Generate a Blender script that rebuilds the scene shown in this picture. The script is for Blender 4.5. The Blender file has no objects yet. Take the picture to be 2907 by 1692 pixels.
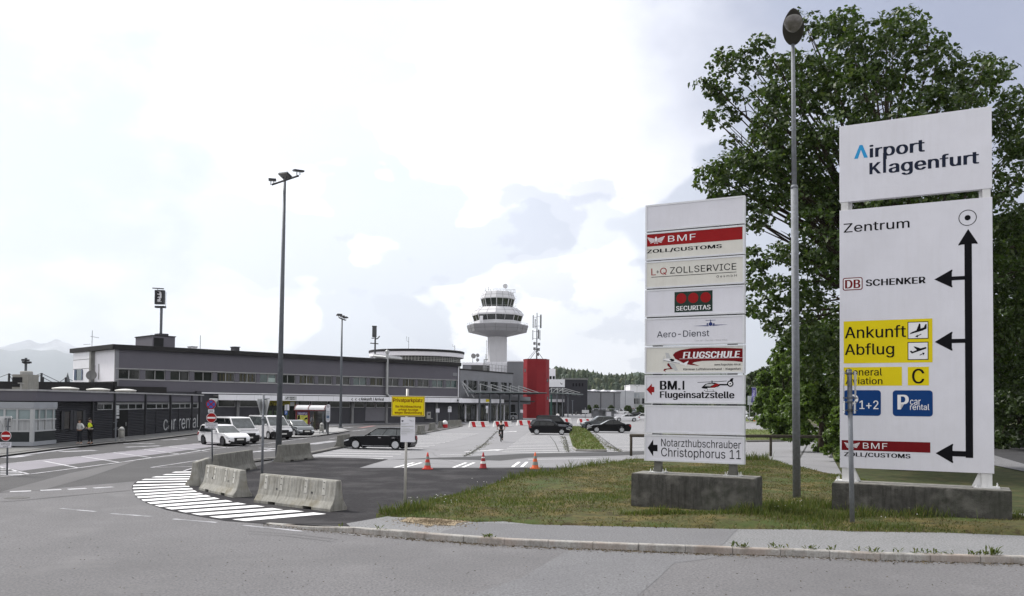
import bpy, math, random
import numpy as np
from mathutils import Vector, Matrix
from mathutils.geometry import tessellate_polygon
rnd = random.Random(7)
sc = bpy.context.scene
COL = sc.collection
R = math.radians
# ------------------------------------------------------------------ camera
CAM_H = 3.2
F_PX, CU, CV, W_PX, H_PX = 2422.5, 1453.5, 1073.5, 2907.0, 1692.0
ROLL, PITCH = 0.0095, R(1.7)
_f = Vector((0, math.cos(PITCH), math.sin(PITCH)))
_u0 = Vector((0, -math.sin(PITCH), math.cos(PITCH)))
_r0 = Vector((1, 0, 0))
CR = _r0 * math.cos(ROLL) + _u0 * math.sin(ROLL)
CUP = -_r0 * math.sin(ROLL) + _u0 * math.cos(ROLL)
cam = bpy.data.cameras.new('camera')
cam_ob = bpy.data.objects.new('camera', cam)
COL.objects.link(cam_ob)
mw = Matrix((CR, CUP, -_f)).transposed().to_4x4()
mw.translation = Vector((0, 0, CAM_H))
cam_ob.matrix_world = mw
cam.sensor_fit = 'HORIZONTAL'
cam.sensor_width = 36.0
cam.lens = 36.0 * F_PX / W_PX
cam.shift_y = (CV - H_PX / 2) / W_PX
cam.clip_start = 0.1
cam.clip_end = 60000
sc.camera = cam_ob
# ------------------------------------------------------------------ sky, sun, exposure
SUN_EL, SUN_AZ = R(48), R(-62)          # azimuth measured from +Y towards +X
world = bpy.data.worlds.new('World')
sc.world = world
world.use_nodes = True
nt = world.node_tree
nt.nodes.clear()
def wn(t, **kw):
 n = nt.nodes.new(t)
 for k, v in kw.items():
  setattr(n, k, v)
 return n
def ray(u, v):
 return (_f * F_PX + CR * (u - CU) - CUP * (v - CV)).normalized()
wout = wn('ShaderNodeOutputWorld')
wbg = wn('ShaderNodeBackground')
nt.links.new(wbg.outputs[0], wout.inputs[0])
wbg.inputs['Strength'].default_value = 0.1
sky = wn('ShaderNodeTexSky', sky_type='NISHITA')
sky.sun_disc = False
sky.sun_elevation = SUN_EL
sky.sun_rotation = SUN_AZ
tc = wn('ShaderNodeTexCoord')
def wmath(op, a, b=None, c=None, clamp=False):
 n = wn('ShaderNodeMath', operation=op)
 n.use_clamp = clamp
 for i, x in enumerate((a, b, c)):
  if x is None:
   continue
  if isinstance(x, (int, float)):
   n.inputs[i].default_value = x
  else:
   nt.links.new(x, n.inputs[i])
 return n.outputs[0]
def wnoise(scale, detail, rough, dist=0.0, off=(0, 0, 0), sz=(1, 1, 1.6)):
 mp = wn('ShaderNodeMapping')
 mp.inputs['Location'].default_value = off
 mp.inputs['Scale'].default_value = sz
 nt.links.new(tc.outputs['Generated'], mp.inputs[0])
 n = wn('ShaderNodeTexNoise')
 n.inputs['Scale'].default_value = scale
 n.inputs['Detail'].default_value = detail
 n.inputs['Roughness'].default_value = rough
 n.inputs['Distortion'].default_value = dist
 nt.links.new(mp.outputs[0], n.inputs['Vector'])
 return n
warp = wnoise(4.2, 4, 0.5)
wv = wn('ShaderNodeVectorMath', operation='MULTIPLY_ADD')
nt.links.new(warp.outputs['Color'], wv.inputs[0])
wv.inputs[1].default_value = (0.26, 0.26, 0.16)
_ad = wn('ShaderNodeVectorMath', operation='ADD')
nt.links.new(tc.outputs['Generated'], _ad.inputs[0])
_ad.inputs[1].default_value = (-0.13, -0.13, -0.08)
nt.links.new(_ad.outputs[0], wv.inputs[2])
warp2 = wnoise(11.0, 5, 0.55)
wv2 = wn('ShaderNodeVectorMath', operation='MULTIPLY_ADD')
nt.links.new(warp2.outputs['Color'], wv2.inputs[0])
wv2.inputs[1].default_value = (0.06, 0.06, 0.05)
_ad2 = wn('ShaderNodeVectorMath', operation='ADD')
nt.links.new(tc.outputs['Generated'], _ad2.inputs[0])
_ad2.inputs[1].default_value = (-0.03, -0.03, -0.025)
nt.links.new(_ad2.outputs[0], wv2.inputs[2])
def lobe(u, v, ang, soft, gain, src=None):
 d = wn('ShaderNodeVectorMath', operation='DOT_PRODUCT')
 nt.links.new((src or wv).outputs[0], d.inputs[0])
 d.inputs[1].default_value = ray(u, v)
 mr = wn('ShaderNodeMapRange', interpolation_type='SMOOTHSTEP')
 mr.inputs['From Min'].default_value = math.cos(ang)
 mr.inputs['From Max'].default_value = math.cos(ang * (1 - soft))
 mr.inputs['To Max'].default_value = gain
 nt.links.new(d.outputs['Value'], mr.inputs[0])
 return mr.outputs[0]
big = wnoise(2.6, 8, 0.55, 0.25, (3.1, 0.4, 1.7), (1, 1, 2.4))
bigr = wn('ShaderNodeMapRange', interpolation_type='SMOOTHSTEP')
bigr.inputs['From Min'].default_value = 0.44
bigr.inputs['From Max'].default_value = 0.84
bigr.inputs['To Max'].default_value = 0.42
nt.links.new(big.outputs['Fac'], bigr.inputs[0])
def layer(base, lobes, col, m=None):
 for a in lobes:
  l = lobe(*a)
  m = l if m is None else wmath('MAXIMUM', m, l)
 m = wmath('MINIMUM', m, 1.0)
 x = wn('ShaderNodeMix', data_type='RGBA')
 nt.links.new(m, x.inputs['Factor'])
 if isinstance(base, tuple):
  x.inputs['A'].default_value = (*base, 1)
 else:
  nt.links.new(base, x.inputs['A'])
 x.inputs['B'].default_value = (*col, 1)
 return x.outputs['Result']
c1 = layer((9.6, 9.55, 9.7), ((100, 450, 0.30, 1.0, 0.9, wv2), (640, 600, 0.18, 1.0, 0.6), (60, 120, 0.22, 1.0, 0.5), (1120, 760, 0.10, 1.0, 0.75), (1300, 690, 0.08, 1.0, 0.5), (2250, 900, 0.16, 1.0, 0.7)), (3.35, 3.8, 4.55), bigr.outputs[0])
c2 = layer(c1, ((1580, 830, 0.085, 1.0, 0.48, wv2), (1690, 880, 0.06, 1.0, 0.40, wv2), (1130, 850, 0.06, 1.0, 0.34, wv2)), (3.15, 3.4, 4.35))
c3 = layer(c2, ((3050, -300, 0.62, 1.0, 1.0, wv2), (3150, 400, 0.36, 1.0, 0.7, wv2)), (1.45, 1.65, 2.5))
thin = wnoise(3.4, 6, 0.6, 0.2, (7.7, 2.2, 0.3), (1, 1, 2.4))
thr = wn('ShaderNodeMapRange', interpolation_type='SMOOTHSTEP')
thr.inputs['From Min'].default_value = 0.50
thr.inputs['From Max'].default_value = 0.76
thr.inputs['To Min'].default_value = 0.02
thr.inputs['To Max'].default_value = 0.16
nt.links.new(thin.outputs['Fac'], thr.inputs[0])
cs = wn('ShaderNodeMix', data_type='RGBA')
nt.links.new(thr.outputs[0], cs.inputs['Factor'])
nt.links.new(c3, cs.inputs['A'])
nt.links.new(sky.outputs[0], cs.inputs['B'])
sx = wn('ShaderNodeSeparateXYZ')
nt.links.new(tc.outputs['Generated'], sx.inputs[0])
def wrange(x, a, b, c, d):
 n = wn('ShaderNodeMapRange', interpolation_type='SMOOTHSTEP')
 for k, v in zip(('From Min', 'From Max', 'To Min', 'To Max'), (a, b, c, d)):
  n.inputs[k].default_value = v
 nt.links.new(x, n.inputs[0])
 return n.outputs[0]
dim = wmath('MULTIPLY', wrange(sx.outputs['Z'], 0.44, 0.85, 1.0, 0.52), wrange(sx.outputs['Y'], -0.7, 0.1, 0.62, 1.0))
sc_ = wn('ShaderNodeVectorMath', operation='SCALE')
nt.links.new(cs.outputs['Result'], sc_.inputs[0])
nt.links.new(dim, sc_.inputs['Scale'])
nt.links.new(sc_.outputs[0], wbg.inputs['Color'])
sun = bpy.data.lights.new('sun', 'SUN')
sun.energy = 2.6
sun.angle = R(14)
sun.color = (1.0, 0.96, 0.90)
sun_ob = bpy.data.objects.new('sun', sun)
COL.objects.link(sun_ob)
_sd = Vector((math.sin(SUN_AZ) * math.cos(SUN_EL), math.cos(SUN_AZ) * math.cos(SUN_EL), math.sin(SUN_EL)))
sun_ob.rotation_euler = _sd.to_track_quat('Z', 'Y').to_euler()
sun_ob.location = _sd * 200
sc.view_settings.view_transform = 'Standard'
sc.view_settings.look = 'None'
sc.view_settings.exposure = 1.02
sc.view_settings.gamma = 1.0
sc.view_settings.use_curve_mapping = False
sc.render.engine = 'CYCLES'
sc.cycles.use_denoising = True
sc.cycles.max_bounces = 6
sc.cycles.diffuse_bounces = 3
sc.cycles.transparent_max_bounces = 12
# ------------------------------------------------------------------ helpers: picture point -> place
def G(u, v, z=0.0):
 d = ray(u, v)
 k = (z - CAM_H) / d.z
 return Vector((d.x * k, d.y * k, z))
def D(u, v, y):
 d = ray(u, v)
 k = y / d.y
 return Vector((d.x * k, y, CAM_H + d.z * k))
class Plane:
 """a vertical wall plane from p to q; s runs along it, d outward (towards the viewer), z up"""
 def __init__(self, p, q):
  self.p = Vector((p[0], p[1]))
  e = Vector((q[0] - p[0], q[1] - p[1]))
  self.len = e.length
  self.t = e.normalized()
  self.n = Vector((self.t.y, -self.t.x))
  if self.n.dot(-self.p) < 0:
   self.n = -self.n
 def pt(self, s, d, z):
  q = self.p + self.t * s + self.n * d
  return Vector((q.x, q.y, z))
 def uv(self, u, v, d=0.0):
  r = ray(u, v)
  o = self.p + self.n * d
  k = o.dot(self.n) / (r.x * self.n.x + r.y * self.n.y)
  w = Vector((r.x * k, r.y * k))
  return (w - o).dot(self.t), CAM_H + r.z * k
 def S(self, u, d=0.0):
  return self.uv(u, 1150, d)[0]
# ------------------------------------------------------------------ helpers: meshes
class MB:
 def __init__(self):
  self.v, self.f, self.m = [], [], []
 def add(self, vs, fs, mi=0):
  k = len(self.v)
  self.v.extend([tuple(x) for x in vs])
  self.f.extend([tuple(i + k for i in f) for f in fs])
  self.m.extend([mi] * len(fs))
  return self
 def box(self, x0, x1, y0, y1, z0, z1, mi=0, fn=None):
  vs = [(x, y, z) for z in (z0, z1) for y in (y0, y1) for x in (x0, x1)]
  if fn:
   vs = [fn(*p) for p in vs]
  return self.add(vs, [(0, 2, 3, 1), (4, 5, 7, 6), (0, 1, 5, 4), (2, 6, 7, 3), (0, 4, 6, 2), (1, 3, 7, 5)], mi)
 def fbox(self, pl, s0, s1, d0, d1, z0, z1, mi=0):
  return self.box(s0, s1, d0, d1, z0, z1, mi, pl.pt)
 def poly(self, pts, mi=0):
  return self.add(pts, [tuple(range(len(pts)))], mi)
 def prism(self, pts, fn0, fn1, mi=0, caps=True):
  n = len(pts)
  vs = [fn0(*p) for p in pts] + [fn1(*p) for p in pts]
  fs = [(i, (i + 1) % n, n + (i + 1) % n, n + i) for i in range(n)]
  if caps:
   fs += [tuple(range(n))[::-1], tuple(range(n, 2 * n))]
  return self.add(vs, fs, mi)
 def tube(self, pts, r, n=8, mi=0, cap=True):
  pts = [Vector(p) for p in pts]
  rs = r if isinstance(r, (list, tuple)) else [r] * len(pts)
  rings, k0 = [], len(self.v)
  up = None
  for i, p in enumerate(pts):
   a = pts[max(i - 1, 0)]
   b = pts[min(i + 1, len(pts) - 1)]
   t = (b - a).normalized() if (b - a).length > 1e-9 else Vector((0, 0, 1))
   if up is None:
    up = Vector((0, 0, 1)) if abs(t.z) < 0.9 else Vector((1, 0, 0))
   x = t.cross(up).normalized()
   y = x.cross(t).normalized()
   up = y if abs(t.z) >= 0.9 else up
   rings.append([p + (x * math.cos(2 * math.pi * k / n) + y * math.sin(2 * math.pi * k / n)) * rs[i] for k in range(n)])
  vs = [q for rg in rings for q in rg]
  fs = []
  for i in range(len(pts) - 1):
   for k in range(n):
    fs.append((i * n + k, i * n + (k + 1) % n, (i + 1) * n + (k + 1) % n, (i + 1) * n + k))
  if cap:
   fs.append(tuple(range(n))[::-1])
   fs.append(tuple((len(pts) - 1) * n + k for k in range(n)))
  return self.add(vs, fs, mi)
 def lathe(self, prof, c=(0, 0, 0), n=16, a0=0.0, mi=0, fn=None, cap=True):
  vs = []
  for r, z in prof:
   for k in range(n):
    a = a0 + 2 * math.pi * k / n
    p = (c[0] + r * math.cos(a), c[1] + r * math.sin(a), c[2] + z)
    vs.append(fn(*p) if fn else p)
  fs = []
  for i in range(len(prof) - 1):
   for k in range(n):
    fs.append((i * n + k, i * n + (k + 1) % n, (i + 1) * n + (k + 1) % n, (i + 1) * n + k))
  if cap:
   fs.append(tuple(range(n))[::-1])
   fs.append(tuple((len(prof) - 1) * n + k for k in range(n)))
  return self.add(vs, fs, mi)
 def build(self, name, mats, parent=None, smooth=False, loc=None, bevel=0.0, local=False, hard=False):
  o3 = Vector(loc) if loc is not None else (parent_loc(parent) if (parent is not None and not local) else Vector((0, 0, 0)))
  me = bpy.data.meshes.new(name)
  vs = self.v if local else [(x - o3.x, y - o3.y, z - o3.z) for x, y, z in self.v]
  me.from_pydata(vs, [], self.f)
  if not isinstance(mats, (list, tuple)):
   mats = [mats]
  for mm in mats:
   me.materials.append(mm)
  if len(mats) > 1:
   me.polygons.foreach_set('material_index', self.m)
  if smooth:
   me.polygons.foreach_set('use_smooth', [True] * len(me.polygons))
  me.update()
  o = bpy.data.objects.new(name, me)
  COL.objects.link(o)
  if parent is not None:
   o.parent = parent
  elif loc is not None:
   o.location = o3
  if bevel:
   b = o.modifiers.new('bevel', 'BEVEL')
   b.width = bevel
   b.segments = 2
   b.limit_method = 'ANGLE'
   b.angle_limit = R(40)
   if hard:
    me.polygons.foreach_set('use_smooth', [True] * len(me.polygons))
    b.harden_normals = True
  return o
def parent_loc(p):
 v = Vector((0, 0, 0))
 while p is not None:
  v += p.location
  p = p.parent
 return v
def tag(o, label=None, cat=None, group=None, kind=None):
 if label: o['label'] = label
 if cat: o['category'] = cat
 if group: o['group'] = group
 if kind: o['kind'] = kind
 return o
def thing(name, label, cat, loc=(0, 0, 0), rz=0.0, group=None):
 o = bpy.data.objects.new(name, None)
 o.empty_display_size = 0.3
 COL.objects.link(o)
 o.location = loc
 o.rotation_euler = (0, 0, rz)
 return tag(o, label, cat, group)
def dup(o, parent=None, loc=None, rz=None, label=None):
 kids = list(o.children)
 c = o.copy()
 COL.objects.link(c)
 c.parent = parent
 if loc is not None: c.location = loc
 if rz is not None: c.rotation_euler = (0, 0, rz)
 if label: c['label'] = label
 for k in kids:
  dup(k, c)
 return c
def struct(o):
 o['kind'] = 'structure'
 return o
# ------------------------------------------------------------------ helpers: materials
MATS = {}
def M(name, col, rough=0.7, var=0.12, scale=2.0, bump=0.0, bscale=30.0, metal=0.0, spec=0.2, streak=0.0, dirt=None, coat=0.0, detail=5, stretch=None):
 if name in MATS:
  return MATS[name]
 m = bpy.data.materials.new(name)
 m.use_nodes = True
 t = m.node_tree
 b = t.nodes['Principled BSDF']
 b.inputs['Roughness'].default_value = rough
 b.inputs['Metallic'].default_value = metal
 b.inputs['Specular IOR Level'].default_value = spec
 b.inputs['Coat Weight'].default_value = coat
 b.inputs['Coat Roughness'].default_value = 0.05
 tcn = t.nodes.new('ShaderNodeTexCoord')
 co = tcn.outputs['Object']
 if stretch:
  mp = t.nodes.new('ShaderNodeMapping')
  mp.inputs['Scale'].default_value = stretch
  t.links.new(co, mp.inputs[0])
  co = mp.outputs[0]
 n = t.nodes.new('ShaderNodeTexNoise')
 n.inputs['Scale'].default_value = scale
 n.inputs['Detail'].default_value = detail
 n.inputs['Roughness'].default_value = 0.65
 t.links.new(co, n.inputs['Vector'])
 rp = t.nodes.new('ShaderNodeMapRange')
 rp.inputs['From Min'].default_value = 0.25
 rp.inputs['From Max'].default_value = 0.75
 rp.inputs['To Min'].default_value = 1 - var
 rp.inputs['To Max'].default_value = 1 + var
 t.links.new(n.outputs['Fac'], rp.inputs[0])
 mul = t.nodes.new('ShaderNodeVectorMath')
 mul.operation = 'SCALE'
 mul.inputs[0].default_value = col[:3]
 t.links.new(rp.outputs[0], mul.inputs['Scale'])
 out = mul.outputs[0]
 if streak or dirt:
  mp2 = t.nodes.new('ShaderNodeMapping')
  mp2.inputs['Scale'].default_value = (3.0, 3.0, 0.22)
  t.links.new(tcn.outputs['Object'], mp2.inputs[0])
  n2 = t.nodes.new('ShaderNodeTexNoise')
  n2.inputs['Scale'].default_value = 2.2
  n2.inputs['Detail'].default_value = 6
  n2.inputs['Roughness'].default_value = 0.7
  t.links.new(mp2.outputs[0], n2.inputs['Vector'])
  r2 = t.nodes.new('ShaderNodeMapRange')
  r2.inputs['From Min'].default_value = 0.48
  r2.inputs['From Max'].default_value = 0.72
  r2.inputs['To Max'].default_value = streak or 0.5
  t.links.new(n2.outputs['Fac'], r2.inputs[0])
  mx = t.nodes.new('ShaderNodeMix')
  mx.data_type = 'RGBA'
  t.links.new(r2.outputs[0], mx.inputs['Factor'])
  t.links.new(out, mx.inputs['A'])
  dc = dirt or tuple(c * 0.35 for c in col[:3])
  mx.inputs['B'].default_value = (*dc, 1)
  out = mx.outputs['Result']
 t.links.new(out, b.inputs['Base Color'])
 if bump:
  nb = t.nodes.new('ShaderNodeTexNoise')
  nb.inputs['Scale'].default_value = bscale
  nb.inputs['Detail'].default_value = 4
  t.links.new(tcn.outputs['Object'], nb.inputs['Vector'])
  bp = t.nodes.new('ShaderNodeBump')
  bp.inputs['Strength'].default_value = bump
  bp.inputs['Distance'].default_value = 0.02
  t.links.new(nb.outputs['Fac'], bp.inputs['Height'])
  t.links.new(bp.outputs[0], b.inputs['Normal'])
 MATS[name] = m
 return m
def mcolor(m, hue_col, fac_scale, lo, hi, fac=0.6):
 """mix a second real colour into a material in soft patches"""
 t = m.node_tree
 b = t.nodes['Principled BSDF']
 l = b.inputs['Base Color'].links[0]
 src = l.from_socket
 tcn = next(n for n in t.nodes if n.type == 'TEX_COORD')
 n = t.nodes.new('ShaderNodeTexNoise')
 n.inputs['Scale'].default_value = fac_scale
 n.inputs['Detail'].default_value = 6
 n.inputs['Roughness'].default_value = 0.62
 t.links.new(tcn.outputs['Object'], n.inputs['Vector'])
 r2 = t.nodes.new('ShaderNodeMapRange')
 r2.inputs['From Min'].default_value = lo
 r2.inputs['From Max'].default_value = hi
 r2.inputs['To Max'].default_value = fac
 t.links.new(n.outputs['Fac'], r2.inputs[0])
 mx = t.nodes.new('ShaderNodeMix')
 mx.data_type = 'RGBA'
 t.links.new(r2.outputs[0], mx.inputs['Factor'])
 t.links.new(src, mx.inputs['A'])
 mx.inputs['B'].default_value = (*hue_col, 1)
 t.links.new(mx.outputs['Result'], b.inputs['Base Color'])
 return m
def cracks(m, scale, width=0.02, col=(0.05, 0.05, 0.05), fac=0.7):
 fac *= 0.55
 t = m.node_tree
 b = t.nodes['Principled BSDF']
 src = b.inputs['Base Color'].links[0].from_socket
 tcn = next(n for n in t.nodes if n.type == 'TEX_COORD')
 n = t.nodes.new('ShaderNodeTexNoise')
 n.inputs['Scale'].default_value = scale * 2
 n.inputs['Detail'].default_value = 5
 t.links.new(tcn.outputs['Object'], n.inputs['Vector'])
 ad = t.nodes.new('ShaderNodeVectorMath')
 ad.operation = 'MULTIPLY_ADD'
 ad.inputs[1].default_value = (1.6, 1.6, 0)
 t.links.new(n.outputs['Color'], ad.inputs[0])
 t.links.new(tcn.outputs['Object'], ad.inputs[2])
 v = t.nodes.new('ShaderNodeTexVoronoi')
 v.feature = 'DISTANCE_TO_EDGE'
 v.inputs['Scale'].default_value = scale
 t.links.new(ad.outputs[0], v.inputs['Vector'])
 r2 = t.nodes.new('ShaderNodeMapRange')
 r2.inputs['From Min'].default_value = width
 r2.inputs['From Max'].default_value = 0
 r2.inputs['To Max'].default_value = fac
 t.links.new(v.outputs['Distance'], r2.inputs[0])
 mx = t.nodes.new('ShaderNodeMix')
 mx.data_type = 'RGBA'
 t.links.new(r2.outputs[0], mx.inputs['Factor'])
 t.links.new(src, mx.inputs['A'])
 mx.inputs['B'].default_value = (*col, 1)
 t.links.new(mx.outputs['Result'], b.inputs['Base Color'])
 return m
def glassy(name, col, rough=0.08, spec=0.9, var=0.3, scale=1.5):
 return M(name, col, rough=rough, spec=spec, var=var, scale=scale)
# ------------------------------------------------------------------ helpers: lettering
_TXT = {}
try:
 SANS = bpy.data.fonts.load(bpy.utils.system_resource('DATAFILES', path='fonts') + '/Inter.woff2')
except Exception:
 SANS = None
def text_geo(s, bold=0.0, space=1.0, shear=0.0):
 key = (s, bold, space, shear)
 if key in _TXT:
  return _TXT[key]
 cu = bpy.data.curves.new('lettering', 'FONT')
 cu.body = s
 if SANS:
  cu.font = SANS
 cu.size = 1.0
 cu.offset = 0.0
 cu.space_character = space + max(0.0, bold) * 1.2
 cu.shear = shear
 cu.resolution_u = 3
 cu.fill_mode = 'NONE'
 ob = bpy.data.objects.new('lettering', cu)
 COL.objects.link(ob)
 dg = bpy.context.evaluated_depsgraph_get()
 dg.update()
 ev = ob.evaluated_get(dg)
 me = ev.to_mesh()
 co = [(v.co.x, v.co.y) for v in me.vertices]
 nx = {}
 for e in me.edges:
  i, j = e.vertices
  nx.setdefault(i, []).append(j)
  nx.setdefault(j, []).append(i)
 ev.to_mesh_clear()
 bpy.data.objects.remove(ob)
 bpy.data.curves.remove(cu)
 seen, loops = set(), []
 for i in sorted(nx):
  if i in seen: continue
  lp, prev, cur = [i], None, i
  seen.add(i)
  while True:
   opt = [j for j in nx[cur] if j != prev and j not in seen]
   if not opt: break
   opt.sort(key=lambda j: 0 if j == cur + 1 else 1)
   prev, cur = cur, opt[0]
   seen.add(cur)
   lp.append(cur)
  if len(lp) > 2: loops.append([co[k] for k in lp])
 area = lambda P: sum(p[0] * q[1] - q[0] * p[1] for p, q in zip(P, P[1:] + P[:1])) / 2
 def inside(p, P):
  c = False
  for (x0, y0), (x1, y1) in zip(P, P[1:] + P[:1]):
   if (y0 > p[1]) != (y1 > p[1]) and p[0] < (x1 - x0) * (p[1] - y0) / (y1 - y0) + x0: c = not c
  return c
 A = [area(P) for P in loops]
 sg = 1 if A[max(range(len(A)), key=lambda k: abs(A[k]))] > 0 else -1
 outer = [k for k in range(len(A)) if A[k] * sg > 0]
 vs, fs = [], []
 for n, k in enumerate(outer):
  holes = []
  for h in range(len(A)):
   if A[h] * sg < 0:
    own = [o for o in outer if inside(loops[h][0], loops[o])]
    if own and min(own, key=lambda o: abs(A[o])) == k: holes.append(loops[h])
  polys = [loops[k]] + holes
  flat = [p for P in polys for p in P]
  base = len(vs)
  vs += [(p[0], p[1], (n % 3) * 0.00025) for p in flat]
  for t in tessellate_polygon([[Vector((p[0], p[1], 0)) for p in P] for P in polys]):
   fs.append(tuple(base + i for i in t))
 y0, y1 = min(v[1] for v in vs), max(v[1] for v in vs)
 x0, x1 = min(v[0] for v in vs), max(v[0] for v in vs)
 e = max(bold, 0.0) * 1.0
 vs = [((x - x0 + e) / (x1 - x0 + 2 * e), (y - y0) / (y1 - y0), q) for x, y, q in vs]
 _TXT[key] = (vs, fs, e / (x1 - x0 + 2 * e))
 return _TXT[key]
def put_text(mb, s, fn, x0, x1, z0, z1, bold=0.0, space=1.0, shear=0.0, mi=0, fl=None):
 """write s into the rectangle; fn(x, z) gives the place; heavier strokes by overprinting"""
 vs, fs, e = text_geo(s, bold, space, shear)
 for k in ((-1.0, 1.0, -0.33, 0.33) if e and fl else (0.0,)):
  q0 = 0.0008 * (k + 1)
  mb.add([(fl(q0 + q) if fl else fn)(x0 + (x1 - x0) * (a + e * k), z0 + (z1 - z0) * b) for a, b, q in vs], fs, mi)
 return mb
# ------------------------------------------------------------------ ground, roads, markings
A_road = mcolor(mcolor(mcolor(M('asphalt_worn', (0.156, 0.154, 0.161), rough=0.9, var=0.55, scale=20, bump=0.9, bscale=60, detail=6), (0.118, 0.117, 0.122), 0.22, 0.44, 0.66, 0.6), (0.21, 0.207, 0.212), 0.5, 0.55, 0.75, 0.5), (0.075, 0.074, 0.076), 1.1, 0.66, 0.78, 0.5)
A_pale = cracks(mcolor(M('asphalt_pale', (0.238, 0.238, 0.25), rough=0.92, var=0.14, scale=20, bump=0.3, bscale=80), (0.20, 0.20, 0.21), 0.16, 0.42, 0.70, 0.6), 0.07, 0.006, (0.11, 0.11, 0.11), 0.65)
A_mid = cracks(mcolor(M('asphalt_mid', (0.074, 0.073, 0.076), rough=0.9, var=0.3, scale=16, bump=0.4, bscale=90), (0.105, 0.104, 0.107), 0.2, 0.45, 0.72, 0.5), 0.10, 0.004, (0.08, 0.08, 0.08), 0.5)
A_light = mcolor(M('asphalt_light_band', (0.125, 0.123, 0.127), rough=0.9, var=0.14, scale=40, bump=0.4, bscale=90), (0.10, 0.098, 0.102), 0.25, 0.45, 0.7, 0.5)
A_dark = mcolor(M('tarmac_new', (0.040, 0.039, 0.042), spec=0.04, rough=0.95, var=0.45, scale=24, bump=0.5, bscale=110, stretch=(0.5, 1.6, 1)), (0.080, 0.078, 0.081), 0.5, 0.46, 0.66, 0.7)
A_band = M('tarmac_strip', (0.07, 0.07, 0.073), rough=0.88, var=0.2, scale=8, bump=0.3, bscale=70)
A_bay = mcolor(M('bay_paving', (0.245, 0.235, 0.262), rough=0.9, var=0.12, scale=30, bump=0.3), (0.20, 0.197, 0.21), 0.3, 0.45, 0.7, 0.5)
A_walk = mcolor(M('footway_pale', (0.215, 0.218, 0.226), rough=0.92, var=0.6, scale=22, bump=0.8, bscale=120, detail=3), (0.25, 0.25, 0.26), 0.5, 0.45, 0.7, 0.5)
A_walk2 = mcolor(M('footway_grey', (0.172, 0.173, 0.182), rough=0.92, var=0.45, scale=22, bump=0.7, bscale=120, detail=3), (0.14, 0.14, 0.15), 0.5, 0.45, 0.7, 0.5)
P_white = mcolor(M('road_paint', (0.85, 0.85, 0.87), rough=0.7, var=0.08, scale=12), (0.40, 0.40, 0.41), 2.4, 0.52, 0.72, 0.6)
P_line = mcolor(M('line_paint', (0.52, 0.52, 0.55), rough=0.75, var=0.1, scale=10), (0.20, 0.20, 0.21), 1.6, 0.46, 0.66, 0.8)
P_worn = mcolor(M('road_paint_worn', (0.42, 0.42, 0.45), rough=0.8, var=0.1, scale=12), (0.17, 0.17, 0.18), 1.6, 0.40, 0.60, 0.9)
DIRT = mcolor(M('earth_debris', (0.30, 0.245, 0.17), rough=1.0, var=0.5, scale=18, bump=0.9, bscale=40), (0.10, 0.075, 0.05), 6.0, 0.5, 0.68, 0.8)
SOIL = M('turf_soil', (0.072, 0.068, 0.028), rough=1.0, var=0.55, scale=9, bump=0.8, bscale=30)
mcolor(SOIL, (0.140, 0.110, 0.042), 0.9, 0.46, 0.62, 0.85)
mcolor(SOIL, (0.045, 0.070, 0.018), 0.42, 0.46, 0.60, 0.85)
mcolor(SOIL, (0.036, 0.026, 0.013), 2.6, 0.54, 0.64, 0.85)
FAR_GRASS = mcolor(M('meadow', (0.040, 0.050, 0.017), rough=1.0, var=0.3, scale=1.5), (0.075, 0.066, 0.028), 0.9, 0.48, 0.62, 0.8)
mcolor(FAR_GRASS, (0.020, 0.022, 0.009), 2.2, 0.52, 0.64, 0.7)
def gp(pts, z):
 return [G(u, v, z) for u, v in pts]
def sheet(name, pts, z, m, extra=None, thick=0.0):
 mb = MB()
 q = gp(pts, z) if extra is None else extra
 mb.poly(q)
 o = mb.build(name, m)
 n = o.data.polygons[0].normal
 if n.z < 0:
  o.data.flip_normals()
 return struct(o)
def ruffle(pts, step, amp):
 """break a picture polyline into short, slightly uneven pieces (an untidy edge)"""
 out = []
 for (a, b), (c, d) in zip(pts, pts[1:]):
  p, q = G(a, b), G(c, d)
  n = max(1, int((q - p).length / step))
  for i in range(n):
   w = p.lerp(q, i / n)
   k = amp * (0 if i == 0 else 1)
   out.append(Vector((w.x + rnd.uniform(-k, k), w.y + rnd.uniform(-k, k), 0)))
 out.append(G(*pts[-1]))
 return out
g = MB()
g.poly([(-23500, -120, -0.02), (23500, -120, -0.02), (23500, 24500, -0.02), (-23500, 24500, -0.02)])
struct(g.build('ground', FAR_GRASS))
g = MB()
g.poly([(-70, -40, 0), (60, -40, 0), (60, 4, 0), tuple(G(2600, 1440)), tuple(G(2420, 1400)), tuple(G(2366, 1303)), tuple(G(2346, 1240)), tuple(G(2322, 1208)), tuple(G(2262, 1199)), tuple(G(2262, 1190)), (120, 300, 0), (170, 520, 0), (-40, 520, 0), (-70, 100, 0)])
struct(g.build('car_park', A_pale))
sheet('road', [(-900, 1396), (0, 1397), (122, 1387), (375, 1365), (480, 1378), (760, 1484), (1000, 1519), (1251, 1537), (1707, 1562), (2046, 1575), (2479, 1592), (2907, 1602), (3500, 1620), (3500, 2400), (-900, 2400)], 0.004, A_road)
sheet('forecourt', [(-700, 1400), (-600, 1290), (0, 1295), (306, 1259), (397, 1253), (436, 1247), (566, 1232), (700, 1222), (920, 1211), (1060, 1203), (1300, 1200), (1330, 1206), (1262, 1217), (1179, 1234), (997, 1265), (876, 1291), (700, 1330), (560, 1370), (375, 1367), (122, 1389), (0, 1399)], 0.006, A_mid)
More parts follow.
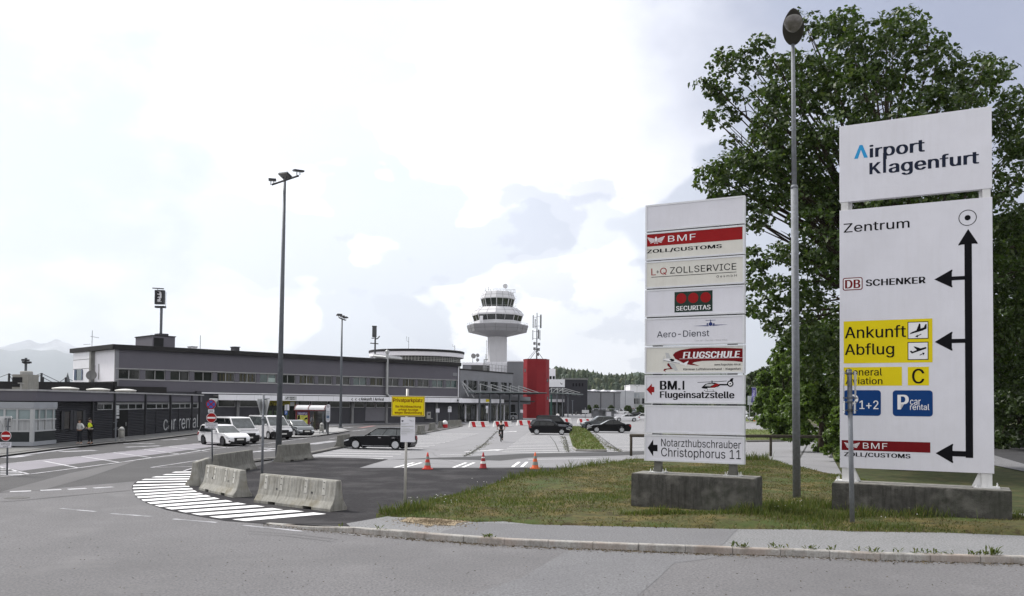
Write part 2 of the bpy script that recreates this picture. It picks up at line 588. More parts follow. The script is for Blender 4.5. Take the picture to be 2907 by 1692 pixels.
sheet('pavement_band', [(0, 1397), (92, 1372), (194, 1344), (342, 1314), (472, 1294), (600, 1279), (640, 1276), (480, 1297), (389, 1307), (319, 1331), (250, 1355), (167, 1378), (119, 1391.5)], 0.010, A_light)
sheet('parking_bays', [(0, 1320), (110, 1306), (230, 1295.5), (408, 1276.6), (555, 1259), (640, 1250), (730, 1240), (735, 1246), (600, 1268), (444, 1289.5), (278, 1308), (61, 1336.5), (0, 1326)], 0.010, A_bay)
tarmac = [(522, 1337.5), (470, 1347), (433, 1356), (383, 1369), (375, 1380), (375, 1389), (386, 1411), (417, 1428), (472, 1447), (556, 1464), (639, 1478), (760, 1487), (985, 1486), (1104, 1465), (1140, 1470), (1240, 1440), (1340, 1410), (1440, 1372), (1540, 1350), (1640, 1335), (1700, 1327), (1330, 1328.5), (1019, 1328.5), (1060, 1316), (1103, 1304), (1010, 1300), (905, 1298), (870, 1300), (800, 1304), (730, 1323), (640, 1318), (575, 1320)]
sheet('entrance_tarmac', tarmac, 0.014, A_dark)
sheet('drain_strip', [(1318, 1297), (1480, 1288), (1640, 1284.5), (1800, 1281), (1900, 1279), (1900, 1287), (1740, 1293), (1500, 1299), (1400, 1304)], 0.014, A_band)
sheet('seam_strip', [(1103, 1305), (1240, 1299), (1330, 1296.5), (1420, 1303), (1500, 1300), (1420, 1308), (1340, 1305), (1240, 1303.5)], 0.012, A_band)
sheet('loading_patch', [(1019, 1328), (1060, 1316), (1103, 1304), (1240, 1304), (1380, 1308), (1450, 1298), (1720, 1295), (1720, 1309), (1600, 1326), (1500, 1327)], 0.010, A_pale)
def stripe(mb, p, q, w, z, mi=0):
 p, q = Vector(p), Vector(q)
 d = (q - p).normalized()
 n = Vector((-d.y, d.x, 0)) * (w / 2)
 if n.y > 0 and False:
  n = -n
 mb.add([(p - n)[:2] + (z,), (q - n)[:2] + (z,), (q + n)[:2] + (z,), (p + n)[:2] + (z,)], [(0, 1, 2, 3)], mi)
def st(mb, u0, v0, u1, v1, w, z):
 a, b = G(u0, v0), G(u1, v1)
 stripe(mb, (a.x, a.y, 0), (b.x, b.y, 0), w, z)
H = [(492, 1341.5, 568, 1340.5), (466, 1348.5, 566, 1347), (436, 1355, 560, 1354), (406, 1362.5, 541, 1360.5), (388, 1370, 531, 1367.5), (378.5, 1379.5, 532, 1375),
     (377, 1388, 537, 1381.5), (379.5, 1397, 546, 1388.5), (383.5, 1405.5, 556, 1395.5), (390.5, 1413.5, 572, 1402.5), (405, 1422, 592, 1408.5), (423, 1430, 616, 1415.5),
     (446, 1438, 651, 1423), (477, 1445.5, 687, 1430.5), (515, 1453.8, 738, 1437.5), (556, 1462, 788, 1446), (610, 1470.5, 845, 1451.5), (678, 1478.5, 908, 1458.5)]
def hatch():
 mb = MB()
 for i, (a, b, c, d) in enumerate(H):
  p, q = G(a, b), G(c, d)
  w = 0.50
  nxt = H[min(i + 1, len(H) - 1)]
  prv = H[max(i - 1, 0)]
  el = (G(nxt[0], nxt[1]) - G(prv[0], prv[1])).normalized()
  er = (G(nxt[2], nxt[3]) - G(prv[2], prv[3])).normalized()
  ax = (q - p).normalized()
  n = Vector((ax.y, -ax.x, 0))
  def off(e, s):
   c0 = max(abs(e.dot(n)), 0.45) * (1 if e.dot(n) >= 0 else -1)
   return e * (s * w / 2 / c0)
  pts = [p + off(el, 1), q + off(er, 1), q + off(er, -1), p + off(el, -1)]
  mb.add([(x.x, x.y, 0.018) for x in pts], [(0, 1, 2, 3)])
 return struct(mb.build('hatching_marking', P_white))
hatch()
mk = MB()
for (a, b, c, d) in ((28, 1396.5, 88, 1394.5), (115, 1393, 174, 1390.5), (193, 1390, 245, 1387), (266, 1386.5, 320, 1383)):
 st(mk, a, b, c, d, 0.30, 0.012)
struct(mk.build('dashed_marking', P_line))
mk = MB()
for (a, b, c, d) in ((172, 1444, 270, 1453), (315, 1458.5, 430, 1467), (492, 1474, 615, 1484), (690, 1492, 860, 1509)):
 st(mk, a, b, c, d, 0.13, 0.009)
struct(mk.build('faded_marking', P_worn))
mk = MB()
line = [(0, 1354), (83, 1347), (222, 1329), (339, 1313.5), (431, 1300), (511, 1289.5), (600, 1275), (700, 1266.5), (800, 1254), (900, 1240)]
for a, b in zip(line, line[1:]):
 st(mk, *a, *b, 0.14, 0.0165)
line = [(0, 1319), (125, 1306), (230, 1296), (322, 1285.5), (408, 1276.5), (480, 1268), (555, 1260)]
for a, b in zip(line, line[1:]):
 st(mk, *a, *b, 0.11, 0.0165)
for (a, b, c, d) in ((122, 1309, 222, 1329), (230, 1296, 339, 1313.5), (322, 1285.5, 431, 1300), (408, 1276.5, 511, 1289.5), (480, 1269, 590, 1282), (545, 1261, 650, 1272), (0, 1326, 83, 1347)):
 st(mk, a, b, c, d, 0.14, 0.0165)
for (a, b, c, d) in ((0, 1334, 34, 1334), (0, 1339, 52, 1339.5), (0, 1344, 66, 1343.5), (0, 1349, 74, 1347.5), (0, 1330, 18, 1330)):
 st(mk, a, b, c, d, 0.30, 0.0165)
for (a, b, c, d) in ((428, 1328, 600, 1302), (428, 1328, 556, 1325), (522, 1337.5, 575, 1321)):
 st(mk, a, b, c, d, 0.11, 0.0165)
for (a, b, c, d) in ((1250, 1229, 1200, 1229), (935, 1246, 985, 1240), (760, 1268, 880, 1262), (700, 1288, 800, 1270)):
 st(mk, a, b, c, d, 0.13, 0.0165)
struct(mk.build('bay_marking', P_line))
mk = MB()
for (a, b, c, d, w) in ((175, 1283, 270, 1279, 0.9), (0, 1300, 60, 1292, 1.6), (60, 1292, 215, 1272, 0.7), (350, 1260, 440, 1260, 0.55), (356, 1270, 455, 1266, 0.6), (460, 1250, 530, 1246, 0.5), (880, 1262, 950, 1252, 0.9), (740, 1272, 800, 1276, 0.6), (720, 1283, 780, 1279, 0.8), (925, 1219, 1000, 1213, 0.5), (1000, 1224, 1040, 1220, 0.4)):
 st(mk, a, b, c, d, w, 0.0155)
struct(mk.build('worn_marking', P_worn))
RED = M('worn_red_paint', (0.26, 0.15, 0.15), rough=0.9, var=0.3, scale=6)
mk = MB()
st(mk, 1022, 1215, 1062, 1209, 0.7, 0.0155)
struct(mk.build('red_marking', RED))
mk = MB()
p0, p1 = G(1115, 1296), G(1348, 1234)
ax = (p1 - p0).normalized()
pr = Vector((-ax.y, ax.x, 0))
if pr.x > 0:
 pr = -pr
Lr = (p1 - p0).length
for i in range(-2, int(Lr / 2.3) + 3):
 a = p0 + ax * (i * 2.3)
 w = 0.19
 stripe(mk, a, a + pr * (4.9 + 0.25 * rnd.random()), w, 0.0085)
p0, p1 = G(1425, 1283), G(1486, 1238)
ax2 = (p1 - p0).normalized()
for i in range(0, int((p1 - p0).length / 2.3) + 9):
 a = p0 + ax2 * (i * 2.3)
 stripe(mk, a, a - pr * 5.0, 0.19, 0.0085)
for i in range(0, 16):
 a = G(1706, 1281) + ax2 * (i * 2.3)
 stripe(mk, a, a - pr * 5.2, 0.19, 0.0085)
 b = a - pr * 5.4
 stripe(mk, b, b - pr * 4.8, 0.19, 0.0085)
for (a, b, c, d) in ((1120, 1328, 1175, 1314), (1145, 1328, 1196, 1314), (1287, 1328, 1323, 1314), (1314, 1327, 1346, 1314), (1455, 1326, 1474, 1312), (1481, 1326, 1496, 1312)):
 st(mk, a, b, c, d, 0.16, 0.0145)
st(mk, 1500, 1304.5, 1700, 1302.5, 0.13, 0.0145)
st(mk, 1250, 1291, 1380, 1290, 0.08, 0.0085)
def ground_arrow(mb, u, v, ang, k, z):
 c = G(u, v)
 ca, sa = math.cos(ang), math.sin(ang)
 def T(x, y):
  return (c.x + (x * ca - y * sa) * k, c.y + (x * sa + y * ca) * k, z)
 mb.add([T(-0.08, -1.6), T(0.08, -1.6), T(0.08, 0.3), T(-0.08, 0.3)], [(0, 1, 2, 3)])
 mb.add([T(-0.30, 0.3), T(0.30, 0.3), T(0, 1.2)], [(0, 1, 2)])
ground_arrow(mk, 1386, 1279, R(-38), 1.5, 0.0085)
ground_arrow(mk, 1448, 1225.5, R(-25), 1.6, 0.0085)
struct(mk.build('parking_marking', P_white))
WEED = M('joint_weeds', (0.10, 0.105, 0.06), rough=1.0, var=0.5, scale=5)
def weed_line(name, pts, w0, w1, n):
 mb = MB()
 P = [G(*p) for p in pts]
 for k in range(n):
  i = rnd.randrange(len(P) - 1)
  q = P[i].lerp(P[i + 1], rnd.random())
  for b in range(5):
   a = rnd.uniform(0, 6.28)
   r = rnd.uniform(w0, w1)
   x, y = q.x + rnd.gauss(0, w1 * 1.2), q.y + rnd.gauss(0, 0.35)
   h = rnd.uniform(0.01, 0.07)
   mb.add([(x - r * 0.3, y, 0.01), (x + r * 0.3, y, 0.01), (x + r * math.cos(a), y + r * math.sin(a), h)], [(0, 1, 2)])
 return tag(mb.build(name, WEED), kind='stuff')
weed_line('joint_weeds', [(1325, 1294), (1350, 1278), (1385, 1258), (1412, 1224)], 0.03, 0.13, 100)
weed_line('weeds', [(1596, 1238), (1604, 1260), (1613, 1283)], 0.03, 0.12, 120)
weed_line('weeds', [(1680, 1232), (1716, 1262), (1760, 1283)], 0.03, 0.16, 150)
CRK = M('crack_filler', (0.07, 0.07, 0.07), rough=0.9)
mk = MB()
for ln, w in (([(1318, 1296), (1340, 1285), (1372, 1263), (1412, 1224)], 0.12), ([(1561, 1238), (1575, 1256), (1587, 1283)], 0.06), ([(1604, 1240), (1610, 1262), (1614, 1284)], 0.10), ([(1690, 1230), (1728, 1258), (1765, 1283)], 0.10),
              ([(0, 1426), (80, 1420), (180, 1410), (370, 1393)], 0.06), ([(700, 1509), (830, 1518), (960, 1533)], 0.02), ([(705, 1517), (800, 1522), (945, 1539)], 0.02), ([(1318, 1301), (1230, 1302.5), (1110, 1303.5)], 0.05),
              ([(2060, 1213), (2290, 1222), (2292, 1262), (2270, 1300)], 0.10), ([(1830, 1212), (1960, 1231)], 0.10)):
 for a, b in zip(ln, ln[1:]):
  st(mk, *a, *b, w, 0.017)
struct(mk.build('crack_marking', CRK))
sheet('road_patch', [(1612, 1562), (1851, 1569), (2046, 1578), (2000, 1588), (1912, 1599), (1870, 1640), (1800, 1700), (1300, 1700), (1480, 1640)], 0.008, A_walk2)
def manhole(u, v):
 c = G(u, v)
 mb = MB()
 mb.lathe([(0.36, 0.0), (0.36, 0.012), (0.30, 0.016), (0.28, 0.010), (0.0, 0.010)], (c.x, c.y, 0), 28, cap=False)
 o = mb.build('manhole_cover', M('cast_iron', (0.09, 0.088, 0.086), rough=0.7, var=0.3, scale=12, bump=0.5), loc=(c.x, c.y, 0))
 return o
tag(manhole(48, 1414), 'round iron manhole cover in the worn road at the left edge', 'manhole cover')
# ------------------------------------------------------------------ kerbs, pavements
KERB = mcolor(mcolor(M('kerb_granite', (0.36, 0.35, 0.335), rough=0.9, var=0.3, scale=24, bump=0.5, bscale=60, streak=0.5, dirt=(0.12, 0.105, 0.085)), (0.31, 0.245, 0.205), 0.55, 0.48, 0.58, 0.6), (0.11, 0.10, 0.085), 1.7, 0.52, 0.75, 0.6)
kpath = [(752, 1487), (860, 1502), (1040, 1518), (1251, 1535.5), (1418, 1548), (1707, 1560), (1851, 1566), (2046, 1573.6), (2279, 1580.6), (2479, 1590), (2693, 1596), (2907, 1601), (3200, 1612)]
def kerb_stones(name, pts, h0, h1, depth, stone, m, rise=3.0, sgn=1):
 P = [G(*p) for p in pts]
 seg = [(P[i + 1] - P[i]).length for i in range(len(P) - 1)]
 tot = sum(seg)
 def at(s):
  s = min(max(s, 0), tot)
  for i, l in enumerate(seg):
   if s <= l or i == len(seg) - 1:
    return P[i].lerp(P[i + 1], s / l)
   s -= l
 mb = MB()
 n = int(tot / stone)
 tops = []
 for i in range(n):
  a, b = at(i * stone + 0.006), at((i + 1) * stone - 0.006)
  d = (b - a).normalized()
  nn = Vector((-d.y, d.x, 0)) * sgn
  hj = rnd.uniform(-0.006, 0.006)
  ha = h0 + (h1 - h0) * min(1, i * stone / rise) + hj
  hb = h0 + (h1 - h0) * min(1, (i + 1) * stone / rise) + hj
  c = 0.022
  jo = nn * rnd.uniform(-0.008, 0.008)
  A, B = a + jo, b + jo
  def V(p, off, z):
   q = p + nn * off
   return (q.x, q.y, z)
  vs = []
  for p, hh in ((A, ha), (B, hb)):
   vs += [V(p, 0, -0.05), V(p, 0.005, max(hh - c, 0.0)), V(p, c, max(hh, 0.004)), V(p, depth, max(hh, 0.004)), V(p, depth, -0.05)]
  fs = [(i2, 5 + i2, 6 + i2, 1 + i2) for i2 in range(4)] + [(0, 1, 2, 3, 4), (9, 8, 7, 6, 5)]
  mb.add(vs, fs)
 mb2 = mb.build(name, m)
 return struct(mb2)
kerb_stones('kerb', kpath, 0.01, 0.15, 0.16, 1.0, KERB, rise=3.2)
def walk_poly(name, back, front, z, m):
 return sheet(name, front + back[::-1], z, m)
fr = [(1000, 1499), (1251, 1517), (1418, 1530), (1707, 1541), (1851, 1546), (2046, 1553), (2279, 1560), (2479, 1569), (2693, 1575), (2907, 1580), (3200, 1591)]
bk = [(983, 1484), (1104, 1463), (1240, 1470), (1348, 1480), (1430, 1478), (1512, 1487), (1740, 1493), (1880, 1496), (2101, 1500), (2295, 1501), (2440, 1507), (2679, 1510), (2907, 1519), (3200, 1530)]
walk_poly('footway', [(x, y + 2) for x, y in bk], fr, 0.132, A_walk)
struct(bpy.data.objects['footway'])
sheet('footway_patch', [(1348, 1483), (1512, 1489), (1740, 1494), (1880, 1497), (2097, 1503), (2084, 1512), (2063, 1536), (2046, 1551), (1851, 1544), (1707, 1539), (1418, 1527), (1251, 1514), (1255, 1508)], 0.137, A_walk2)
mb = MB()
mb.poly([(x.x, x.y, 0.0) for x in (G(752, 1487), G(985, 1486))] + [tuple(G(1000, 1499, 0.13)), tuple(G(860, 1489, 0.10))])
struct(mb.build('footway_ramp', A_dark))
mb = MB()
c0 = [(1150, 1471), (1180, 1467), (1215, 1470), (1262, 1468), (1300, 1476), (1328, 1480), (1300, 1486), (1285, 1493), (1240, 1491), (1212, 1495), (1170, 1486), (1140, 1480)]
mb.poly([(p.x + rnd.uniform(-.1, .1), p.y + rnd.uniform(-.1, .1), 0.142) for p in gp(c0, 0.137)])
for k in range(2600):
 a = rnd.uniform(0, 6.283)
 r = abs(rnd.gauss(0, .5))
 p = G(1228 + 118 * r * math.cos(a), 1481 + 15 * r * math.sin(a) + 0.03 * (118 * r * math.cos(a)), 0.137)
 s_, an, h = rnd.uniform(0.008, 0.035), rnd.uniform(0, 6.28), rnd.uniform(.004, .03)
 ca, sa = math.cos(an) * s_, math.sin(an) * s_
 mb.add([(p.x - ca, p.y - sa, .139), (p.x + sa * .4, p.y - ca * .4, .139 + h), (p.x + ca, p.y + sa, .140)], [(0, 1, 2)])
tag(mb.build('dirt', DIRT), kind='stuff')
LITTER = mcolor(M('leaf_litter', (0.085, 0.066, 0.042), rough=1.0, var=0.6, scale=20), (0.15, 0.12, 0.07), 9.0, 0.48, 0.62, 0.8)
mb = MB()
for k in range(2600):
 i = rnd.choices(range(len(kpath) - 1), weights=[1, 2, 3, 3, 3, 3, 3, 2.5, 2, 2, 2, 1])[0]
 t = rnd.random()
 a, b = kpath[i], kpath[i + 1]
 p = G(a[0] + (b[0] - a[0]) * t, a[1] + (b[1] - a[1]) * t)
 x, y = p.x + rnd.uniform(-.05, .05), p.y - abs(rnd.gauss(0, 0.16)) - 0.01
 r, an, h = rnd.uniform(0.012, 0.035), rnd.uniform(0, 6.3), rnd.uniform(0.006, 0.03)
 ca, sa = math.cos(an) * r, math.sin(an) * r
 mb.add([(x - ca, y - sa, 0.006), (x + sa * .5, y - ca * .5, h), (x + ca, y + sa, 0.008), (x - sa * .5, y + ca * .5, h * .6)], [(0, 1, 2, 3)])
for k in range(420):
 u, v = rnd.uniform(0, 2900), rnd.uniform(1480, 1690)
 if v < 1500 + (u / 2907) * 110: continue
 p = G(u, v)
 x, y = p.x, p.y
 r, an, h = rnd.uniform(0.008, 0.024), rnd.uniform(0, 6.3), 0.022
 ca, sa = math.cos(an) * r, math.sin(an) * r
 mb.add([(x - ca, y - sa, 0.009), (x + sa * .5, y - ca * .5, h), (x + ca, y + sa, 0.009)], [(0, 1, 2)])
tag(mb.build('litter', LITTER), kind='stuff')
turf_front = [(1068, 1458), (1115, 1466), (1240, 1472), (1348, 1482), (1430, 1480), (1512, 1489), (1740, 1495), (1880, 1498), (2101, 1502), (2295, 1503), (2440, 1509), (2679, 1512), (2907, 1521), (3200, 1532)]
turf_back = [(1068, 1458), (1115, 1449), (1212, 1427), (1332, 1396), (1437, 1362), (1526, 1342), (1623, 1328), (1707, 1316), (1780, 1304), (1850, 1304), (2120, 1304.5), (2400, 1305), (2600, 1310), (2824, 1320), (2907, 1337), (3200, 1372)]
TZ = 0.15
pts_f = [G(u, v, TZ) for u, v in turf_front]
pts_b = [G(u, v, TZ) for u, v in turf_back]
def poly_at(P, x):
 for a, b in zip(P, P[1:]):
  if a.x <= x <= b.x or b.x <= x <= a.x:
   t = 0 if abs(b.x - a.x) < 1e-9 else (x - a.x) / (b.x - a.x)
   return a.y + (b.y - a.y) * t
 return None
xs0, xs1 = pts_f[0].x, min(pts_f[-1].x, pts_b[-1].x)
NX, NY = 150, 60
mb = MB()
vs = []
def turf_h(x, y, e):
 """gently uneven ground that meets its edges"""
 w = 0.05 * math.sin(x * 0.9 + y * 0.4) + 0.035 * math.sin(y * 1.3 - x * 0.6) + 0.02 * math.sin(x * 2.9) * math.sin(y * 2.3)
 return 0.146 + min(e * 1.2, 1.0) * (0.045 + w * 0.6)
def turf_b(x):
 y = poly_at(pts_b, x)
 return y
for i in range(NX + 1):
 x = xs0 + (xs1 - xs0) * i / NX
 yf, yb = poly_at(pts_f, x), turf_b(x)
 if yf is None: yf = pts_f[0].y
 if yb is None: yb = yf
 yb = max(yb, yf + 0.001)
 for j in range(NY + 1):
  y = yf + (yb - yf) * j / NY
  e = min(y - yf, yb - y)
  z = turf_h(x, y, e) if e > 1e-4 else 0.02
  vs.append((x, y, z))
fs = []
for i in range(NX):
 for j in range(NY):
  a = i * (NY + 1) + j
  fs.append((a, a + NY + 1, a + NY + 2, a + 1))
mb.add(vs, fs)
struct(mb.build('turf_ground', SOIL, smooth=True))
def turf_z(x, y):
 yf, yb = poly_at(pts_f, x), turf_b(x)
 if yf is None or yb is None or y < yf or y > yb: return None
 return turf_h(x, y, min(y - yf, yb - y))
def gmat(name, cols, trans=0.25):
 m = bpy.data.materials.new(name)
 m.use_nodes = True
 t = m.node_tree
 b = t.nodes['Principled BSDF']
 b.inputs['Roughness'].default_value = 0.6
 b.inputs['Specular IOR Level'].default_value = 0.25
 geo = t.nodes.new('ShaderNodeNewGeometry')
 cr = t.nodes.new('ShaderNodeValToRGB')
 cr.color_ramp.interpolation = 'LINEAR'
 e = cr.color_ramp.elements
 while len(e) < len(cols): e.new(0.5)
 for i, c in enumerate(cols):
  e[i].position = i / (len(cols) - 1)
  e[i].color = (*c, 1)
 t.links.new(geo.outputs['Random Per Island'], cr.inputs[0])
 t.links.new(cr.outputs[0], b.inputs['Base Color'])
 if trans:
  tr = t.nodes.new('ShaderNodeBsdfTranslucent')
  sc2 = t.nodes.new('ShaderNodeVectorMath')
  sc2.operation = 'MULTIPLY'
  sc2.inputs[1].default_value = (1.5, 1.55, 0.8)
  t.links.new(cr.outputs[0], sc2.inputs[0])
  t.links.new(sc2.outputs[0], tr.inputs['Color'])
  mx = t.nodes.new('ShaderNodeMixShader')
  mx.inputs[0].default_value = trans
  t.links.new(b.outputs[0], mx.inputs[1])
  t.links.new(tr.outputs[0], mx.inputs[2])
  t.links.new(mx.outputs[0], t.nodes['Material Output'].inputs[0])
 return m
G_DRY = gmat('mown_grass', [(0.125, 0.102, 0.038), (0.095, 0.090, 0.030), (0.065, 0.076, 0.020), (0.155, 0.125, 0.052), (0.05, 0.065, 0.016), (0.085, 0.062, 0.026)], 0.2)
G_GRN = gmat('tall_grass', [(0.045, 0.075, 0.017), (0.074, 0.100, 0.022), (0.044, 0.062, 0.015), (0.105, 0.122, 0.036), (0.12, 0.115, 0.05)], 0.35)
def blade(mb, x, y, z, h, w, lean):
 a = rnd.uniform(0, 6.283)
 ca, sa = math.cos(a), math.sin(a)
 b = rnd.uniform(0, 6.283)
 lx, ly = math.cos(b) * lean * h, math.sin(b) * lean * h
 mb.v += [(x - ca * w, y - sa * w, z - 0.01), (x + ca * w, y + sa * w, z - 0.01), (x + lx * .45 + ca * w * .7, y + ly * .45 + sa * w * .7, z + h * .6), (x + lx * .45 - ca * w * .7, y + ly * .45 - sa * w * .7, z + h * .6), (x + lx, y + ly, z + h)]
 k = len(mb.v) - 5
 mb.f += [(k, k + 1, k + 2, k + 3), (k + 3, k + 2, k + 4)]
 mb.m += [0, 0]
def vnoise(x, y):
 from mathutils import noise
 return noise.noise(Vector((x, y, 0.37)))
dry, grn = MB(), MB()
k = 0
while k < 70000:
 x = rnd.uniform(xs0, xs1)
 yf, yb = poly_at(pts_f, x), turf_b(x)
 if yf is None or yb is None or yb - yf < 0.05: continue
 if rnd.random() > (yb - yf) / 32: continue
 t = rnd.random()
 y = yf + (yb - yf) * t
 z = turf_z(x, y)
 if z is None: continue
 k += 1
 n = vnoise(x * 0.35, y * 0.28) + 0.5 * vnoise(x * 1.3, y * 0.9)
 if rnd.random() > 0.72 + n * 1.1: continue
 if n + rnd.uniform(-.25, .25) > 0.24:
  blade(grn, x, y, z, rnd.uniform(0.05, 0.12), 0.011, 0.7)
 else:
  blade(dry, x, y, z, rnd.uniform(0.02, 0.065), 0.013, 1.3)
def tuft_line(pts, n, h0, h1, spread, onturf=True, w=0.011):
 P = [G(u, v, TZ if onturf else 0.01) for u, v in pts]
 seg = [(b - a).length for a, b in zip(P, P[1:])]
 for _ in range(int(n * .5)):
  i = rnd.choices(range(len(seg)), weights=seg)[0]
  q = P[i].lerp(P[i + 1], rnd.random())
  x, y = q.x + rnd.gauss(0, spread), q.y + rnd.gauss(0, spread)
  cl = 0.22 + 0.75 * max(0, 0.45 + 1.2 * vnoise(x * 1.3, y * 1.3))
  z = turf_z(x, y)
  z = z if z is not None else (0.012 if not onturf else None)
  if z is None: continue
  blade(grn, x, y, z, rnd.uniform(h0, h1) * cl, w, 0.45)
tuft_line([(1075, 1460), (1140, 1462), (1200, 1455)], 1300, 0.12, 0.42, 0.28)
tuft_line([(1130, 1448), (1230, 1425), (1340, 1396), (1440, 1364)], 2600, 0.08, 0.30, 0.40)
tuft_line([(1440, 1364), (1490, 1352), (1530, 1345)], 1700, 0.15, 0.50, 0.45)
tuft_line([(1530, 1345), (1640, 1330), (1720, 1318), (1790, 1308)], 3000, 0.12, 0.45, 0.6)
tuft_line([(2110, 1307), (2200, 1306), (2330, 1306), (2390, 1306)], 3000, 0.15, 0.65, 0.5, w=0.016)
tuft_line([(2150, 1304), (2215, 1304)], 900, 0.3, 0.95, 0.5, w=0.016)
tuft_line([(1775, 1462), (1850, 1466), (2000, 1466), (2150, 1464)], 2600, 0.10, 0.40, 0.18)
tuft_line([(2150, 1462), (2200, 1450), (2260, 1440), (2340, 1455)], 5200, 0.12, 0.42, 0.75)
tuft_line([(2200, 1470), (2300, 1470), (2360, 1472)], 2400, 0.10, 0.30, 0.5)
tuft_line([(2350, 1468), (2500, 1468), (2700, 1470), (2900, 1470)], 3000, 0.10, 0.38, 0.25)
tuft_line([(2330, 1495), (2480, 1498), (2650, 1503)], 2200, 0.06, 0.20, 0.4)
tuft_line([(2440, 1312), (2520, 1314), (2600, 1316)], 900, 0.1, 0.4, 0.8)
tag(dry.build('grass', G_DRY), kind='stuff')
tag(grn.build('tall_grass', G_GRN), kind='stuff')
mb = MB()
for k in range(46):
 u, v = rnd.choice([(rnd.uniform(2180, 2300), rnd.uniform(1435, 1462)), (rnd.uniform(2400, 2720), rnd.uniform(1463, 1492)), (rnd.uniform(1330, 1440), rnd.uniform(1365, 1400)), (rnd.uniform(1150, 1300), rnd.uniform(1420, 1450))])
 p = G(u, v, TZ)
 z = (turf_z(p.x, p.y) or 0.15) + rnd.uniform(0.08, 0.2)
 mb.lathe([(0.016, 0), (0.012, 0.008)], (p.x, p.y, z), 6)
tag(mb.build('daisies', M('daisy_white', (0.75, 0.75, 0.72))), kind='stuff')
mb = MB()
for u, w in ((2100, 9), (2112, 5), (2190, 4), (2215, 3), (2305, 7), (2357, 4), (2430, 3), (2484, 8), (2545, 3), (2605, 5), (2648, 6), (2690, 4), (2760, 5), (2775, 3), (2800, 5), (2822, 14), (1385, 9), (1080, 3), (965, 2)):
 vk = None
 for a, b in zip(fr, fr[1:]):
  if a[0] <= u <= b[0]:
   vk = a[1] + (b[1] - a[1]) * (u - a[0]) / (b[0] - a[0])
 if vk is None: vk = 1498
 p = G(u, vk - 1, 0.14)
 for _ in range(w * 2):
  a = rnd.uniform(0, 6.28)
  l = rnd.uniform(0.04, 0.17)
  h = rnd.uniform(0.03, 0.14) * (1.8 if u > 2810 else 1)
  x, y = p.x + rnd.gauss(0, .07), p.y + rnd.gauss(0, .02)
  ca, sa = math.cos(a), math.sin(a)
  mb.add([(x, y, 0.14), (x + ca * l * .5 - sa * .018, y + sa * l * .5 + ca * .018, 0.14 + h * .8), (x + ca * l, y + sa * l, 0.14 + h), (x + ca * l * .5 + sa * .018, y + sa * l * .5 - ca * .018, 0.14 + h * .7)], [(0, 1, 2, 3)])
tag(mb.build('kerb_weeds', G_GRN), kind='stuff')
isl = [(1625, 1214), (1616, 1234), (1622, 1255), (1628, 1273.5), (1636, 1280), (1721, 1281), (1709, 1269), (1694, 1251), (1679, 1234), (1665, 1222), (1653, 1213)]
G_ISL = mcolor(mcolor(M('island_turf', (0.085, 0.115, 0.03), rough=1, var=0.45, scale=4, bump=0.8, bscale=12), (0.125, 0.115, 0.05), 0.5, 0.45, 0.65, 0.75), (0.05, 0.045, 0.025), 1.2, 0.6, 0.75, 0.7)
mb = MB()
top = gp(isl, 0.0)
mb.prism([(p.x, p.y) for p in top], lambda x, y: (x, y, -0.02), lambda x, y: (x, y, 0.12))
struct(mb.build('grass_island', G_ISL))
mb = MB()
isl2 = [(1860, 1224), (2000, 1222), (2118, 1221), (2243, 1223.5), (2254, 1230), (2258, 1238), (2248, 1248), (2222, 1252.5), (2119, 1254.5), (1980, 1257), (1860, 1260)]
top = gp(isl2, 0.0)
mb.prism([(p.x, p.y) for p in top], lambda x, y: (x, y, -0.02), lambda x, y: (x, y, 0.13))
struct(mb.build('grass_island', G_ISL))
EDGE = M('concrete_edging', (0.21, 0.205, 0.195), rough=0.9, var=0.25, scale=5)
def edging(pts, z, w=0.10):
 mb = MB()
 P = [G(*p) for p in pts]
 mb.tube([(p.x, p.y, z) for p in P], w, 4)
 return struct(mb.build('kerb_edging', EDGE))
edging([(1628, 1274), (1637, 1281), (1680, 1282), (1722, 1282)], 0.06)
edging([(2119, 1255), (2222, 1253.5), (2248, 1249), (2259, 1238), (2255, 1230), (2244, 1224)], 0.08)
edging([(2118, 1200), (2250, 1205), (2318, 1209), (2341, 1239), (2352, 1275), (2357, 1300)], 0.06)
ig = MB()
for poly, n in ((isl, 2600), (isl2, 1500)):
 P = gp(poly, 0)
 x0, x1 = min(p.x for p in P), max(p.x for p in P)
 y0, y1 = min(p.y for p in P), max(p.y for p in P)
 def inside(x, y):
  c = False
  for a, b in zip(P, P[1:] + P[:1]):
   if (a.y > y) != (b.y > y) and x < (b.x - a.x) * (y - a.y) / (b.y - a.y) + a.x: c = not c
  return c
 q = 0
 while q < n:
  x, y = rnd.uniform(x0, x1), rnd.uniform(y0, y1)
  if not inside(x, y): continue
  q += 1
  blade(ig, x, y, 0.12, rnd.uniform(0.05, 0.22), 0.03, 0.8)
tag(ig.build('island_grass', gmat('island_blades', [(0.10, 0.115, 0.04), (0.07, 0.11, 0.025), (0.14, 0.12, 0.06)], 0.3)), kind='stuff')
sheet('verge', [(2100, 1196), (2250, 1201), (2322, 1206), (2350, 1236), (2362, 1272), (2366, 1302), (2500, 1306), (2500, 1180), (2100, 1188)], 0.012, G_ISL)
LANE = mcolor(M('lane_tarmac', (0.050, 0.050, 0.053), rough=0.95, var=0.25, scale=10, spec=0.08), (0.066, 0.066, 0.068), 0.4, 0.45, 0.7, 0.6)
sheet('far_lane', [(2824, 1216), (2950, 1236), (3300, 1290), (3300, 1420), (3000, 1350), (2907, 1318), (2824, 1293), (2500, 1250), (2500, 1205)], 0.016, LANE)
